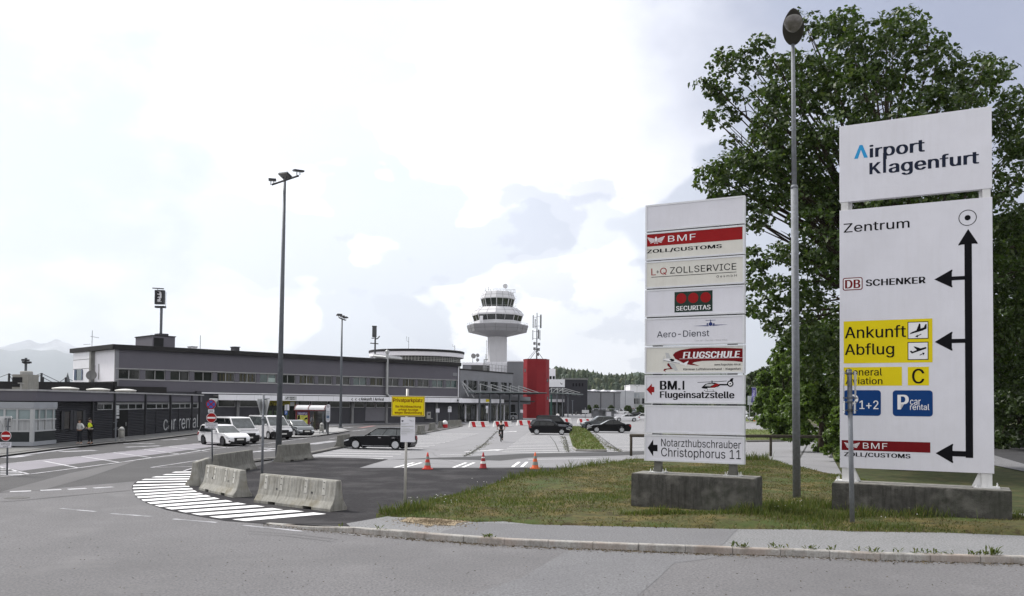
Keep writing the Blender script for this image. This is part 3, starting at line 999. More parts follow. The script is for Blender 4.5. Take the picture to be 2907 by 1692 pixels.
sheet('lane_edge', [(2500, 1249), (2824, 1293), (2907, 1317), (3000, 1349), (3300, 1416), (3300, 1460), (3000, 1374), (2907, 1338), (2824, 1321), (2500, 1275)], 0.020, A_walk2)
mk = MB()
st(mk, 2828, 1263, 2866, 1266, 0.12, 0.021)
st(mk, 2890, 1271, 2925, 1275, 0.12, 0.021)
st(mk, 2600, 1235, 2760, 1250, 0.12, 0.021)
struct(mk.build('lane_marking', P_line))
st2 = MB()
sheet('lane_footway', [(2500, 1196), (2824, 1218), (2862, 1223), (2950, 1243), (2950, 1236), (2862, 1216), (2824, 1211.5), (2500, 1190)], 0.03, A_walk)
pk = [(-300, 1330), (0, 1295), (150, 1276), (306, 1259), (392, 1252), (436, 1247.5), (566, 1232), (690, 1222)]
pb = [(-300, 1268), (0, 1272), (89, 1266), (156, 1257), (322, 1240), (442, 1231), (540, 1220), (690, 1211)]
A_pave = mcolor(M('terminal_pavement', (0.17, 0.17, 0.168), rough=0.9, var=0.15, scale=4), (0.13, 0.13, 0.13), 0.3, 0.45, 0.7, 0.6)
sheet('pavement', [(u, v) for u, v in pb] + [(u, v - 1.5) for u, v in pk[::-1]], 0.11, A_pave)
K2 = M('kerb_dark', (0.06, 0.058, 0.055), rough=0.9, var=0.3, scale=5)
kerb_stones('kerb', pk, 0.12, 0.125, 0.16, 1.0, K2)
pk2 = [(880, 1241), (900, 1238), (950, 1231), (985, 1225), (993, 1223.5)]
pb2 = [(850, 1222), (900, 1219), (960, 1216), (990, 1219)]
A_isl = M('bus_island_paving', (0.30, 0.30, 0.305), rough=0.9, var=0.15, scale=4)
sheet('bus_island', [(800, 1226), (850, 1218), (900, 1214), (960, 1213), (993, 1222), (950, 1229.5), (880, 1239), (820, 1240), (780, 1240)], 0.11, A_isl)
kerb_stones('kerb', [(820, 1242)] + pk2, 0.12, 0.125, 0.16, 1.0, K2)
kerb_stones('kerb', [(640, 1324), (730, 1310), (815, 1301), (876, 1291.5), (997, 1267), (1179, 1236), (1262, 1220.5), (1305, 1213)], 0.10, 0.11, 0.35, 1.0, M('kerb_grey', (0.16, 0.155, 0.15), rough=0.9, var=0.3, scale=5))
sheet('median_strip', [(640, 1322), (730, 1308), (815, 1298.5), (876, 1289), (997, 1264.5), (1179, 1233.5), (1262, 1218), (1290, 1214), (1300, 1209), (1262, 1212), (1179, 1225), (1060, 1243), (930, 1262), (830, 1278), (730, 1296), (640, 1311)], 0.075, A_mid)
edging([(600, 1335), (690, 1318), (740, 1309)], 0.05, 0.06)
# ------------------------------------------------------------------ signs, lamps, barriers in front
GALV = mcolor(M('galvanised_steel', (0.20, 0.212, 0.235), rough=0.65, var=0.25, scale=9, metal=0.1, streak=0.25), (0.14, 0.147, 0.16), 2.0, 0.45, 0.7, 0.6)
STEEL_D = M('steel_dark', (0.11, 0.12, 0.135), rough=0.5, var=0.2, scale=6, metal=0.3)
STEEL_BLK = M('steel_blackish', (0.035, 0.036, 0.04), rough=0.5, var=0.2)
ALU = M('sign_back_aluminium', (0.50, 0.51, 0.52), rough=0.45, var=0.12, metal=0.4)
SIGNW = mcolor(M('sign_white', (0.65, 0.65, 0.705), rough=0.45, var=0.05, scale=1.2, streak=0.12, dirt=(0.44, 0.43, 0.43)), (0.58, 0.575, 0.61), 0.7, 0.45, 0.75, 0.4)
SIGNW2 = mcolor(M('sign_white_aged', (0.63, 0.62, 0.575), rough=0.5, var=0.06, scale=1.2, streak=0.16, dirt=(0.42, 0.39, 0.33)), (0.56, 0.54, 0.50), 0.9, 0.5, 0.75, 0.5)
FRAMEW = M('sign_frame_alu', (0.60, 0.61, 0.64), rough=0.4, var=0.08, metal=0.2)
INK = M('ink_black', (0.006, 0.006, 0.008), rough=0.7, var=0.05, spec=0.08)
NAVY = M('ink_navy', (0.012, 0.017, 0.036), rough=0.6, spec=0.1, var=0.05)
BLUE2 = M('ink_blue', (0.015, 0.03, 0.14), rough=0.5, var=0.05)
CYAN = M('ink_cyan', (0.02, 0.27, 0.55), rough=0.45, var=0.05)
REDI = M('ink_red', (0.27, 0.014, 0.016), spec=0.06, rough=0.45, var=0.08)
REDD = M('ink_red_dark', (0.15, 0.008, 0.011), spec=0.06, rough=0.45, var=0.08)
YEL = M('sign_yellow', (0.68, 0.55, 0.012), rough=0.6, spec=0.06, var=0.05)
BLUE = M('sign_blue', (0.008, 0.045, 0.17), spec=0.06, rough=0.4, var=0.06)
WHT = M('ink_white', (0.74, 0.74, 0.76), rough=0.45, var=0.04)
SILV = M('ink_silver', (0.45, 0.46, 0.47), rough=0.4, var=0.08)
GRN_D = M('ink_dark_green', (0.012, 0.03, 0.022), rough=0.5, var=0.1)
PAL = [INK, WHT, REDI, REDD, YEL, BLUE, NAVY, BLUE2, CYAN, SILV, GRN_D]
I_INK, I_WHT, I_RED, I_REDD, I_YEL, I_BLUE, I_NAVY, I_BLUE2, I_CYAN, I_SILV, I_GRN = range(11)
class Decal:
 """flat film lettering stuck on a sign face: rectangles, polygons and words given by where they are seen on that face"""
 def __init__(self, pl, d):
  self.pl, self.d, self.mb, self.k = pl, d, MB(), 0
 def fn(self, lift):
  return lambda s, z: self.pl.pt(s, self.d + lift, z)
 def rz(self, lb, rt):
  s0, z0 = self.pl.uv(*lb, self.d)
  s1, z1 = self.pl.uv(*rt, self.d)
  return s0, s1, z0, z1
 def rect(self, lb, rt, mi, lift=0.003, r=0.0):
  s0, s1, z0, z1 = self.rz(lb, rt)
  f = self.fn(lift)
  if r:
   P = []
   for cx, cz, a0 in ((s1 - r, z1 - r, 0), (s0 + r, z1 - r, 90), (s0 + r, z0 + r, 180), (s1 - r, z0 + r, 270)):
    for k in range(6):
     a = R(a0 + k * 18)
     P.append(f(cx + r * math.cos(a), cz + r * math.sin(a)))
   self.mb.poly(P, mi)
  else:
   self.mb.poly([f(s0, z0), f(s1, z0), f(s1, z1), f(s0, z1)], mi)
  return self
 def poly(self, pts, mi, lift=0.003):
  f = self.fn(lift)
  self.mb.poly([f(*self.pl.uv(u, v, self.d)) for u, v in pts], mi)
  return self
 def disc(self, c, r, mi, lift=0.003, n=28, hole=0.0):
  s, z = self.pl.uv(*c, self.d)
  f = self.fn(lift)
  if hole:
   vs = [f(s + q * math.cos(2 * math.pi * k / n), z + q * math.sin(2 * math.pi * k / n)) for q in (hole, r) for k in range(n)]
   self.mb.add(vs, [(k, (k + 1) % n, n + (k + 1) % n, n + k) for k in range(n)], mi)
  else:
   self.mb.poly([f(s + r * math.cos(2 * math.pi * k / n), z + r * math.sin(2 * math.pi * k / n)) for k in range(n)], mi)
  return self
 def line(self, a, b, w, mi, lift=0.003):
  (s0, z0), (s1, z1) = self.pl.uv(*a, self.d), self.pl.uv(*b, self.d)
  l = math.hypot(s1 - s0, z1 - z0)
  nx, nz = -(z1 - z0) / l * w / 2, (s1 - s0) / l * w / 2
  f = self.fn(lift)
  self.mb.poly([f(s0 - nx, z0 - nz), f(s1 - nx, z1 - nz), f(s1 + nx, z1 + nz), f(s0 + nx, z0 + nz)], mi)
  return self
 def text(self, s, lb, rt, mi, bold=0.0, lift=0.003, space=1.0, shear=0.0):
  s0, s1, z0, z1 = self.rz(lb, rt)
  put_text(self.mb, s, self.fn(lift), s0, s1, z0, z1, bold, space, shear, mi, lambda q: self.fn(lift + q))
  return self
 def build(self, name, parent):
  used = sorted(set(self.mb.m))
  self.mb.m = [used.index(i) for i in self.mb.m]
  return self.mb.build(name, [PAL[i] for i in used], parent)
def cmap(ox, oy, k):
 return lambda x, y: (ox + x / k, oy + y / k)
def eagle(dc, lb, rt, lift=0.006):
 """a spread-winged heraldic bird: two fans of feathers, a body and a tail"""
 s0, s1, z0, z1 = dc.rz(lb, rt)
 f = dc.fn(lift)
 def T(a, b):
  return f(s0 + (s1 - s0) * a, z0 + (z1 - z0) * b)
 for sg in (-1, 1):
  for k in range(5):
   a = 0.5 + sg * 0.07
   y0, y1 = 0.70 - k * 0.09, 1.0 - k * 0.19
   e = 0.5 + sg * (0.50 - k * 0.045)
   dc.mb.poly([T(a, y0), T(e, y1 - 0.02), T(e, y1 - 0.14), T(a, y0 - 0.06)], I_WHT)
 dc.mb.poly([T(0.46, 0.3), T(0.54, 0.3), T(0.56, 0.72), T(0.52, 0.98), T(0.46, 0.95), T(0.44, 0.72)], I_WHT)
 for k in (-1, 0, 1):
  dc.mb.poly([T(0.49 + k * .05, 0.28), T(0.51 + k * .05, 0.28), T(0.53 + k * .09, 0.02), T(0.49 + k * .09, 0.0)], I_WHT)
PLINTH = mcolor(mcolor(M('plinth_concrete', (0.070, 0.068, 0.063), rough=0.95, var=0.4, scale=5, bump=0.7, bscale=30, streak=0.85, dirt=(0.022, 0.022, 0.020)), (0.16, 0.155, 0.143), 1.3, 0.52, 0.66, 0.7), (0.055, 0.06, 0.045), 0.8, 0.5, 0.75, 0.6)
PLINTH_T = M('plinth_top', (0.21, 0.205, 0.19), rough=0.95, var=0.45, scale=6, bump=0.6, streak=0.3)
def plinth(pl, s0, s1, d0, d1, ztop, label):
 c = pl.pt((s0 + s1) / 2, (d0 + d1) / 2, 0.12)
 t = thing('concrete_plinth', label, 'plinth', c)
 mb = MB()
 n = 28
 ring = [(s0, d0), (s1, d0), (s1, d1), (s0, d1)]
 def loop(off, z, jit):
  out = []
  for (a, b), (c2, e) in zip(ring, ring[1:] + ring[:1]):
   k = n if abs(c2 - a) > abs(e - b) else 8
   for i in range(k):
    tt = i / k
    s, d = a + (c2 - a) * tt, b + (e - b) * tt
    s += -off if s > (s0 + s1) / 2 else off
    d += -off if d > (d0 + d1) / 2 else off
    out.append((s + rnd.uniform(-jit, jit), d + rnd.uniform(-jit, jit), z + rnd.uniform(-jit, jit) * .6))
  return out
 L = [loop(0, 0.05, 0.0), loop(0, ztop - 0.10, 0.004), loop(0.004, ztop - 0.025, 0.009), loop(0.03, ztop, 0.004)]
 m = len(L[0])
 vs = [pl.pt(*p) for lp in L for p in lp]
 fs = [(i * m + k, i * m + (k + 1) % m, (i + 1) * m + (k + 1) % m, (i + 1) * m + k) for i in range(3) for k in range(m)]
 mb.add(vs, fs)
 mb.build('body', PLINTH, t)
 mt = MB()
 mt.poly([vs[3 * m + k] for k in range(m)])
 mt.build('top', PLINTH_T, t)
 return t
# ---- the nine-panel sign tower in the middle
PA = Plane(D(1830, 1200, 25.6).xy, D(2113, 1200, 24.25).xy)
LA = PA.len
zt = plinth(PA, PA.S(1793, 0.35), PA.S(2143, 0.35), -0.72, 0.35, PA.uv(1793, 1342.5, 0.35)[1], 'weathered dark concrete block under the tower of nine white sign panels')
ZTA = PA.uv(1793, 1342.5, 0.35)[1]
ta = thing('sign_tower', 'tall tower of nine white framed sign panels with company names', 'sign', PA.pt(LA / 2, -0.18, ZTA))
edges = [(584, 658.5), (662.3, 740.6), (743.8, 820), (823.7, 900.5), (904.5, 981), (984.7, 1061.5), (1065.6, 1144.6), (1150, 1229), (1233, 1307)]
zz = [(PA.uv(1830, a)[1], PA.uv(1830, b)[1]) for a, b in edges]
for s in (0.36, LA - 0.36):
 mb = MB()
 mb.fbox(PA, s - 0.11, s + 0.11, -0.30, -0.16, ZTA + 0.02, zz[0][0] - 0.1)
 for k in (-1, 1):
  mb.prism([(0, 0), (0.07, 0), (0, 0.2)], lambda a, b, k=k: PA.pt(s + k * (0.11 + a), -0.235, ZTA + 0.02 + b), lambda a, b, k=k: PA.pt(s + k * (0.11 + a), -0.22, ZTA + 0.02 + b))
 mb.build('post', M('post_dark_bronze', (0.13, 0.13, 0.115), rough=0.5, var=0.3, metal=0.3), ta)
 mb = MB()
 mb.fbox(PA, s - 0.24, s + 0.24, -0.42, -0.02, ZTA + 0.005, ZTA + 0.03)
 for a, b in ((-.19, -.36), (.19, -.36), (-.19, -.08), (.19, -.08)):
  q = PA.pt(s + a, b, ZTA + 0.03)
  mb.lathe([(0.028, 0), (0.028, 0.03), (0.014, 0.03), (0.014, 0.09)], q, 6)
 mb.build('base_plate', M('plate_white', (0.55, 0.55, 0.54), rough=0.5, var=0.3, scale=9), ta)
for i, (zt1, zb1) in enumerate(zz):
 m = SIGNW2 if i in (1, 2, 5) else SIGNW
 mb = MB()
 mb.fbox(PA, 0.0, LA, -0.16, -0.005, zb1, zt1)
 p = mb.build('sign_panel', m, ta, bevel=0.008)
 fr_ = MB()
 w = 0.045
 for (a, b, c, d) in ((-0.004, LA + 0.004, zb1 - 0.004, zb1 + w), (-0.004, LA + 0.004, zt1 - w, zt1 + 0.004)):
  fr_.fbox(PA, a, b, -0.165, 0.012, c, d)
 for a, b in ((-0.004, w), (LA - w, LA + 0.004)):
  fr_.fbox(PA, a, b, -0.163, 0.012, zb1 + w, zt1 - w)
 fr_.build('frame', FRAMEW, p)
 if i < 8:
  zn = zz[i + 1][0]
  for s in (0.36, LA - 0.36):
   br = MB()
   br.fbox(PA, s - 0.13, s + 0.13, -0.14, -0.03, zn + 0.006, zb1 - 0.006)
   br.build('spacer', STEEL_BLK, p)
  if i < 4:
   br = MB()
   br.fbox(PA, 0.03, LA - 0.03, -0.12, -0.06, zn + 0.012, zb1 - 0.01)
   br.build('gap_cover', STEEL_BLK, p)
 if i in (0, 7):
  continue
 dc = Decal(PA, -0.005)
 c5 = cmap(1780, 540, 3.19)
 cf = cmap(1820, 970, 6.378)
 c6 = cmap(1780, 900, 2.445)
 if i == 1:
  dc.rect(c5(170, 513), c5(1046, 330), I_RED)
  eagle(dc, c5(185, 492), c5(342, 414))
  dc.text('BMF', c5(372, 468), c5(622, 393), I_WHT, -0.012, 0.006, 1.1)
  dc.text('ZOLL/CUSTOMS', c5(180, 577), c5(860, 487), I_INK, 0.03)
 elif i == 2:
  dc.text('L', c5(220, 772), c5(262, 707), I_RED).text('+', c5(266, 755), c5(290, 725), I_INK).text('Q', c5(300, 769), c5(360, 700), I_RED)
  dc.text('ZOLLSERVICE', c5(390, 757), c5(990, 658), I_INK)
  dc.line(c5(220, 789), c5(990, 740), 0.016, I_INK)
  dc.text('GesmbH', c5(810, 792), c5(992, 760), I_INK, space=1.3)
 elif i == 3:
  dc.rect(c5(430, 1108), c5(775, 905), I_GRN)
  for x, y in ((492, 980), (600, 975), (712, 970)):
   dc.disc(c5(x, y), 0.152, I_RED, 0.006)
  dc.text('SECURITAS', c5(445, 1092), c5(757, 1037), I_WHT, 0.025, 0.006)
 elif i == 4:
  dc.text('Aero-Dienst', c5(272, 1335), c5(745, 1262), I_NAVY, -0.008)
  dc.text('Your Jet - Our Job - Since 1958', c5(610, 1371), c5(908, 1346), I_SILV, -0.01)
  dc.disc(c5(757, 1212), 0.056, I_BLUE2, 0.004)
  for x in (728, 786):
   dc.disc(c5(x, 1212), 0.026, I_BLUE2, 0.004)
  dc.poly([c5(595, 1229), c5(740, 1222), c5(740, 1232)], I_BLUE2).poly([c5(918, 1215), c5(774, 1218), c5(774, 1229)], I_BLUE2)
  dc.line(c5(757, 1205), c5(757, 1172), 0.02, I_BLUE2).line(c5(712, 1180), c5(802, 1176), 0.012, I_BLUE2)
 elif i == 5:
  P = [(575, 240), (620, 190), (720, 150), (900, 120), (1200, 108), (1500, 110), (1840, 122), (1840, 368), (1700, 352), (1400, 342), (1100, 350), (960, 372), (930, 395), (1060, 437), (900, 422), (790, 400), (700, 350), (620, 310)]
  dc.poly([cf(*p) for p in P], I_REDD)
  dc.poly([cf(*p) for p in ((470, 400), (500, 388), (560, 450), (578, 495), (470, 503), (430, 523), (458, 552), (402, 522), (420, 492), (530, 480), (478, 432))], I_REDD)
  dc.line(cf(690, 312), cf(1838, 288), 0.008, I_WHT, 0.006)
  dc.text('FLUGSCHULE', cf(755, 303), cf(1795, 165), I_WHT, 0.045, 0.006, shear=0.18)
  dc.text('www.flugschule-klv.at', cf(1325, 442), cf(1802, 390), I_INK, 0.02)
  dc.text('Kärntner Luftfahrerverband - Klagenfurt', cf(765, 530), cf(1804, 468), I_INK, 0.02)
  dc.poly([cf(*p) for p in ((440, 200), (500, 205), (545, 312), (462, 308))], I_SILV, 0.006)
  dc.poly([cf(*p) for p in ((490, 372), (600, 402), (668, 512), (622, 527), (560, 480))], I_SILV, 0.006)
  dc.poly([cf(*p) for p in ((390, 318), (440, 305), (540, 308), (640, 330), (690, 362), (762, 393), (862, 345), (815, 445), (785, 420), (640, 395), (500, 372), (420, 348))], I_WHT, 0.009)
  dc.poly([cf(*p) for p in ((510, 318), (560, 308), (605, 325), (600, 352), (555, 358))], I_INK, 0.012)
  dc.line(cf(410, 340), cf(700, 392), 0.012, I_INK, 0.012).line(cf(420, 262), cf(402, 388), 0.012, I_SILV, 0.012)
 elif i == 6:
  dc.poly([cf(*p) for p in ((98, 866), (195, 760), (195, 815), (240, 818), (240, 916), (195, 916), (195, 972))], I_RED)
  dc.text('BM.', cf(340, 870), cf(716, 708), I_INK, 0.035).rect(cf(750, 872), cf(784, 708), I_INK)
  dc.text('Flugeinsatzstelle', cf(340, 1052), cf(1690, 898), I_INK, 0.032)
  dc.poly([cf(*p) for p in ((1092, 828), (1160, 770), (1230, 745), (1335, 742), (1400, 765), (1560, 765), (1570, 792), (1430, 792), (1385, 822), (1300, 850), (1170, 852), (1110, 845))], I_INK)
  dc.poly([cf(*p) for p in ((1150, 805), (1195, 765), (1280, 758), (1330, 770), (1250, 810))], I_SILV, 0.006)
  dc.poly([cf(*p) for p in ((1250, 830), (1350, 757), (1430, 768), (1380, 805), (1320, 830))], I_RED, 0.007)
  dc.poly([cf(*p) for p in ((1200, 838), (1330, 836), (1390, 812), (1330, 860), (1210, 862))], I_WHT, 0.006)
  dc.disc(cf(1615, 760), 0.092, I_INK, 0.004).disc(cf(1615, 760), 0.056, I_WHT, 0.006).disc(cf(1615, 760), 0.022, I_INK, 0.008)
  dc.poly([cf(*p) for p in ((1590, 725), (1625, 668), (1672, 658), (1655, 735))], I_INK)
  dc.line(cf(1020, 738), cf(1555, 712), 0.014, I_INK).line(cf(1285, 745), cf(1285, 705), 0.03, I_INK)
  dc.line(cf(1175, 903), cf(1345, 903), 0.012, I_INK).line(cf(1140, 880), cf(1175, 903), 0.012, I_INK)
  dc.line(cf(1205, 855), cf(1195, 903), 0.010, I_INK).line(cf(1300, 855), cf(1310, 903), 0.010, I_INK)
 elif i == 8:
  dc.poly([c6(*p) for p in ((143, 908), (182, 850), (182, 886), (212, 887), (212, 932), (182, 931), (182, 967))], I_INK)
  dc.text('Notarzthubschrauber', c6(237, 897), c6(790, 860), I_INK)
  dc.text('Christophorus 11', c6(237, 983), c6(791, 923), I_INK)
 dc.build('lettering', p)
# ---- the big direction sign on the right
PB = Plane(D(2384.4, 1200, 25.2).xy, D(2821.6, 1200, 23.35).xy)
LB_ = PB.len
ZTB = PB.uv(2360, 1369, 0.4)[1]
plinth(PB, PB.S(2361, 0.4), PB.S(2871, 0.4), -0.75, 0.4, ZTB, 'long dark concrete block under the tall white airport direction sign')
tb = thing('direction_sign', 'tall white airport direction sign with black arrows, yellow and blue fields', 'sign', PB.pt(LB_ / 2, -0.15, ZTB))
z1t, z1b = PB.uv(2384.4, 359)[1], PB.uv(2384.7, 575)[1]
z2t, z2b = PB.uv(2384.7, 598)[1], PB.uv(2385, 1327)[1]
POSTW = M('post_white', (0.62, 0.62, 0.62), rough=0.5, var=0.12, streak=0.3)
for s in (0.18, LB_ - 0.18):
 mb = MB()
 mb.fbox(PB, s - 0.14, s + 0.14, -0.30, -0.20, ZTB + 0.02, z1b + 0.3)
 mb.build('post', POSTW, tb)
 mb = MB()
 k = -1 if s > 1 else 1
 for dd in (-0.27, -0.12):
  mb.prism([(0, 0), (0.22, 0), (0.0, 0.5)], lambda a, b: PB.pt(s + k * (0.14 + a), dd, ZTB + 0.035 + b), lambda a, b: PB.pt(s + k * (0.14 + a), dd + 0.02, ZTB + 0.035 + b))
 mb.fbox(PB, s - 0.13, s + 0.13, -0.199, -0.05, ZTB + 0.035, z2b - 0.002)
 mb.build('foot', POSTW, tb)
 mb = MB()
 mb.fbox(PB, s - 0.32, s + 0.32, -0.48, 0.05, ZTB + 0.005, ZTB + 0.035)
 for a, b in ((-.26, -.42), (.26, -.42), (-.26, -.02), (.26, -.02)):
  mb.lathe([(0.03, 0), (0.03, 0.035), (0.015, 0.035), (0.015, 0.10)], PB.pt(s + a, b, ZTB + 0.035), 6)
 mb.build('base_plate', POSTW, tb)
mb = MB()
mb.fbox(PB, 0, LB_, -0.19, 0.0, z1b, z1t)
h1 = mb.build('header_panel', SIGNW, tb, bevel=0.006)
mb = MB()
mb.fbox(PB, 0, LB_, -0.19, 0.0, z2b, z2t)
h2 = mb.build('direction_panel', SIGNW, tb, bevel=0.006)
for s in (0.14, LB_ - 0.14):
 mb = MB()
 mb.fbox(PB, s - 0.10, s + 0.10, -0.19, -0.02, z2t + 0.002, z1b - 0.002)
 mb.build('spacer', POSTW, tb)
c8 = cmap(2340, 280, 2.573)
c9 = cmap(2340, 840, 2.222)
dc = Decal(PB, 0.0)
dc.poly([c8(*p) for p in ((218, 441), (258, 339), (279, 338), (319, 430), (291, 433), (268, 374), (246, 438))], I_CYAN)
dc.text('irport', (2340 + 330 / 2.573, 457.5), c8(734, 290), I_NAVY, 0.026)
dc.rect(c8(429.5, 543), c8(451, 395), I_NAVY, 0.0034)
dc.text('K', c8(330, 554), c8(414, 461), I_NAVY, 0.026)
dc.text('agenfurt', (2340 + 470 / 2.573, 501.5), c8(1131, 376), I_NAVY, 0.026)
dc.build('lettering', h1)
dc = Decal(PB, 0.0)
dc.text('Zentrum', c8(142, 981), c8(623, 874), I_INK, 0.008)
dc.disc(c8(1047, 870), 0.225, I_INK, hole=0.205).disc(c8(1047, 870), 0.075, I_INK)
def arrow_head(tip, a, b):
 """arrow head with softly rounded back corners"""
 s = [PB.uv(*q) for q in (tip, a, b)]
 P = []
 t0, a0, b0 = (Vector((x, y)) for x, y in s)
 for q, o in ((a0, b0), (b0, a0)):
  for w1, w2 in ((0.90, 0.0), (0.955, 0.02), (0.965, 0.07), (0.93, 0.14)):
   P.append((q - t0) * w1 + (o - q) * w2 + t0)
 P = [t0] + P[:4] + P[4:][::-1]
 f = dc.fn(0.0034)
 dc.mb.poly([f(x.x, x.y) for x in P], I_INK)
dc.rect((2741.5, 1299.5), (2758.8, 692), I_INK, 0.003)
arrow_head((2748.5, 650), c8(972, 1078), c8(1128, 1064))
for tip, a, b, y0, y1 in (((2652.5, 793.5), (2706, 763), (2706, 818), 783, 797), ((2653.5, 970.8), (2706, 939), (2706, 998), 961.5, 974.8), ((2656, 1286.5), (2708, 1257.5), (2708, 1317), 1281, 1295.5)):
 arrow_head(tip, a, b)
 dc.rect((2694, y1 - 0.5), (2741.4, y0), I_INK, 0.003)
dc.rect(c8(135, 1403), c8(280, 1303), I_REDD, 0.003, 0.06).rect(c8(142, 1396), c8(273, 1310), I_WHT, 0.005, 0.04)
dc.text('DB', c8(152, 1388), c8(264, 1320), I_REDD, 0.03, 0.007)
dc.text('SCHENKER', c8(303, 1371), c8(740, 1299), I_INK, 0.03)
dc.rect(c9(123, 426), c9(682, 142), I_YEL).rect(c9(123, 567), c9(490, 447), I_YEL).rect(c9(527, 565), c9(660, 447), I_YEL)
dc.text('Ankunft', c9(130, 269), c9(515, 182), I_INK, 0.010, 0.006).text('Abflug', c9(130, 393), c9(441, 295), I_INK, 0.010, 0.006)
for y0, y1 in ((272, 161), (404, 290)):
 dc.rect(c9(526, y0 + 1), c9(657, y1 - 1), I_INK, 0.005).rect(c9(531, y0 - 4), c9(652, y1 + 4), I_WHT, 0.008)
dc.poly([c9(*p) for p in ((537, 243), (546, 232), (582, 216), (598, 174), (606, 176), (608, 206), (628, 199), (638, 178), (646, 178), (645, 207), (620, 219))], I_INK, 0.011)
dc.line(c9(582, 256), c9(612, 241), 0.022, I_INK, 0.011).poly([c9(*p) for p in ((574, 258), (588, 244), (592, 262))], I_INK, 0.012)
dc.poly([c9(*p) for p in ((538, 348), (550, 346), (558, 352), (584, 341), (562, 320), (572, 319), (608, 331), (640, 322), (646, 327), (642, 333), (552, 364))], I_INK, 0.011)
dc.line(c9(602, 374), c9(626, 363), 0.022, I_INK, 0.011).poly([c9(*p) for p in ((634, 359), (618, 358), (626, 376))], I_INK, 0.012)
dc.text('General', c9(134, 504), c9(365, 456), I_INK, 0.008, 0.006).text('Aviation', c9(134, 558), c9(367, 514), I_INK, 0.008, 0.006)
dc.text('C', c9(554, 553), c9(631, 459), I_INK, 0.012, 0.006)
dc.rect(c9(122, 754), c9(357, 595), I_BLUE, 0.003, 0.09).rect(c9(432, 758), c9(684, 596), I_BLUE, 0.003, 0.09)
dc.text('P', c9(150, 712), c9(214, 622), I_WHT, 0.03, 0.006).text('1+2', c9(222, 713), c9(342, 660), I_WHT, 0.01, 0.006)
dc.text('P', c9(462, 716), c9(533, 624), I_WHT, 0.03, 0.006).text('car', c9(541, 687), c9(608, 655), I_WHT, 0.008, 0.006).text('rental', c9(541, 719), c9(663, 683), I_WHT, 0.008, 0.006)
dc.rect(c9(110, 972), c9(669, 924), I_REDD)
eagle(dc, c9(126, 961), c9(224, 925))
dc.text('BMF', c9(244, 962), c9(398, 930), I_WHT, -0.012, 0.006, 1.1)
dc.text('ZOLL/CUSTOMS', c9(125, 1014), c9(544, 997), I_INK, 0.03)
dc.build('lettering', h2)
# ---- street lamp with an egg-shaped head, between the two signs
b = G(2262, 1414, 0.19)
top = D(2252, 122, b.y)
t = thing('street_lamp', 'tall galvanised street lamp with egg-shaped head between the two signs', 'street lamp', b)
j = b.lerp(top, 0.68)
mb = MB()
mb.tube([b - Vector((0, 0, .1)), j], [0.125, 0.115], 20)
mb.build('pole', GALV, t, smooth=True)
mb = MB()
mb.tube([j - Vector((0, 0, 0.05)), j + Vector((0, 0, 0.06))], [0.128, 0.10], 20)
mb.build('collar', GALV, t, smooth=True)
mb = MB()
mb.tube([j + Vector((0, 0, 0.02)), top + Vector((0, 0.05, 0.2))], [0.082, 0.058], 18)
mb.build('upper_pole', GALV, t, smooth=True)
_h = Vector((-top.x, -top.y, 0)).normalized()
ld = (_h * math.cos(R(27)) + Vector((0, 0, math.sin(R(27))))).normalized()
lx = Vector((-_h.y, _h.x, 0))
lu = lx.cross(ld).normalized()
if lu.z < 0: lu = -lu
Lh, Wh = 1.50, 0.385
def egg(a):
 return Wh * (math.sin(math.pi * min(1, max(0, a)) ** 0.80) ** 0.62) * (0.78 + 0.22 * a)
mb = MB()
NA, NB = 22, 10
base = top - ld * 0.12
for face, hh in ((0, 0.24), (1, -0.05)):
 k0 = len(mb.v)
 vs, fs = [], []
 for i in range(NA + 1):
  a = i / NA
  w = max(egg(a), 0.004)
  for k in range(NB + 1):
   bb = -1 + 2 * k / NB
   q = base + ld * (a * Lh) + lx * (w * bb) + lu * (hh * math.sqrt(max(0, 1 - bb * bb)) * min(1, w / Wh * 1.15))
   vs.append(q)
 for i in range(NA):
  for k in range(NB):
   p = i * (NB + 1) + k
   fs.append((p, p + 1, p + NB + 2, p + NB + 1))
 mb.add(vs, fs)
hd = mb.build('lamp_head', M('lamp_housing', (0.055, 0.052, 0.047), rough=0.5, var=0.1), t, smooth=True)
mb = MB()
vs = [base + ld * 0.95 - lu * 0.155]
n = 28
for rr, hh in ((0.55, 0.135), (0.85, 0.10), (1.0, 0.02)):
 for k in range(n):
  a = 2 * math.pi * k / n
  vs.append(base + ld * (0.95 + 0.36 * rr * math.sin(a)) + lx * (0.285 * rr * math.cos(a) * (1 + 0.12 * math.sin(a))) - lu * (hh + 0.03))
fs = [(0, 1 + k, 1 + (k + 1) % n) for k in range(n)]
for i in range(2):
 fs += [(1 + i * n + k, 1 + (i + 1) * n + k, 1 + (i + 1) * n + (k + 1) % n, 1 + i * n + (k + 1) % n) for k in range(n)]
mb.add(vs, fs)
mb.build('lens', M('lamp_lens', (0.16, 0.15, 0.145), rough=0.15, spec=0.8, var=0.35, scale=6), hd, smooth=True)
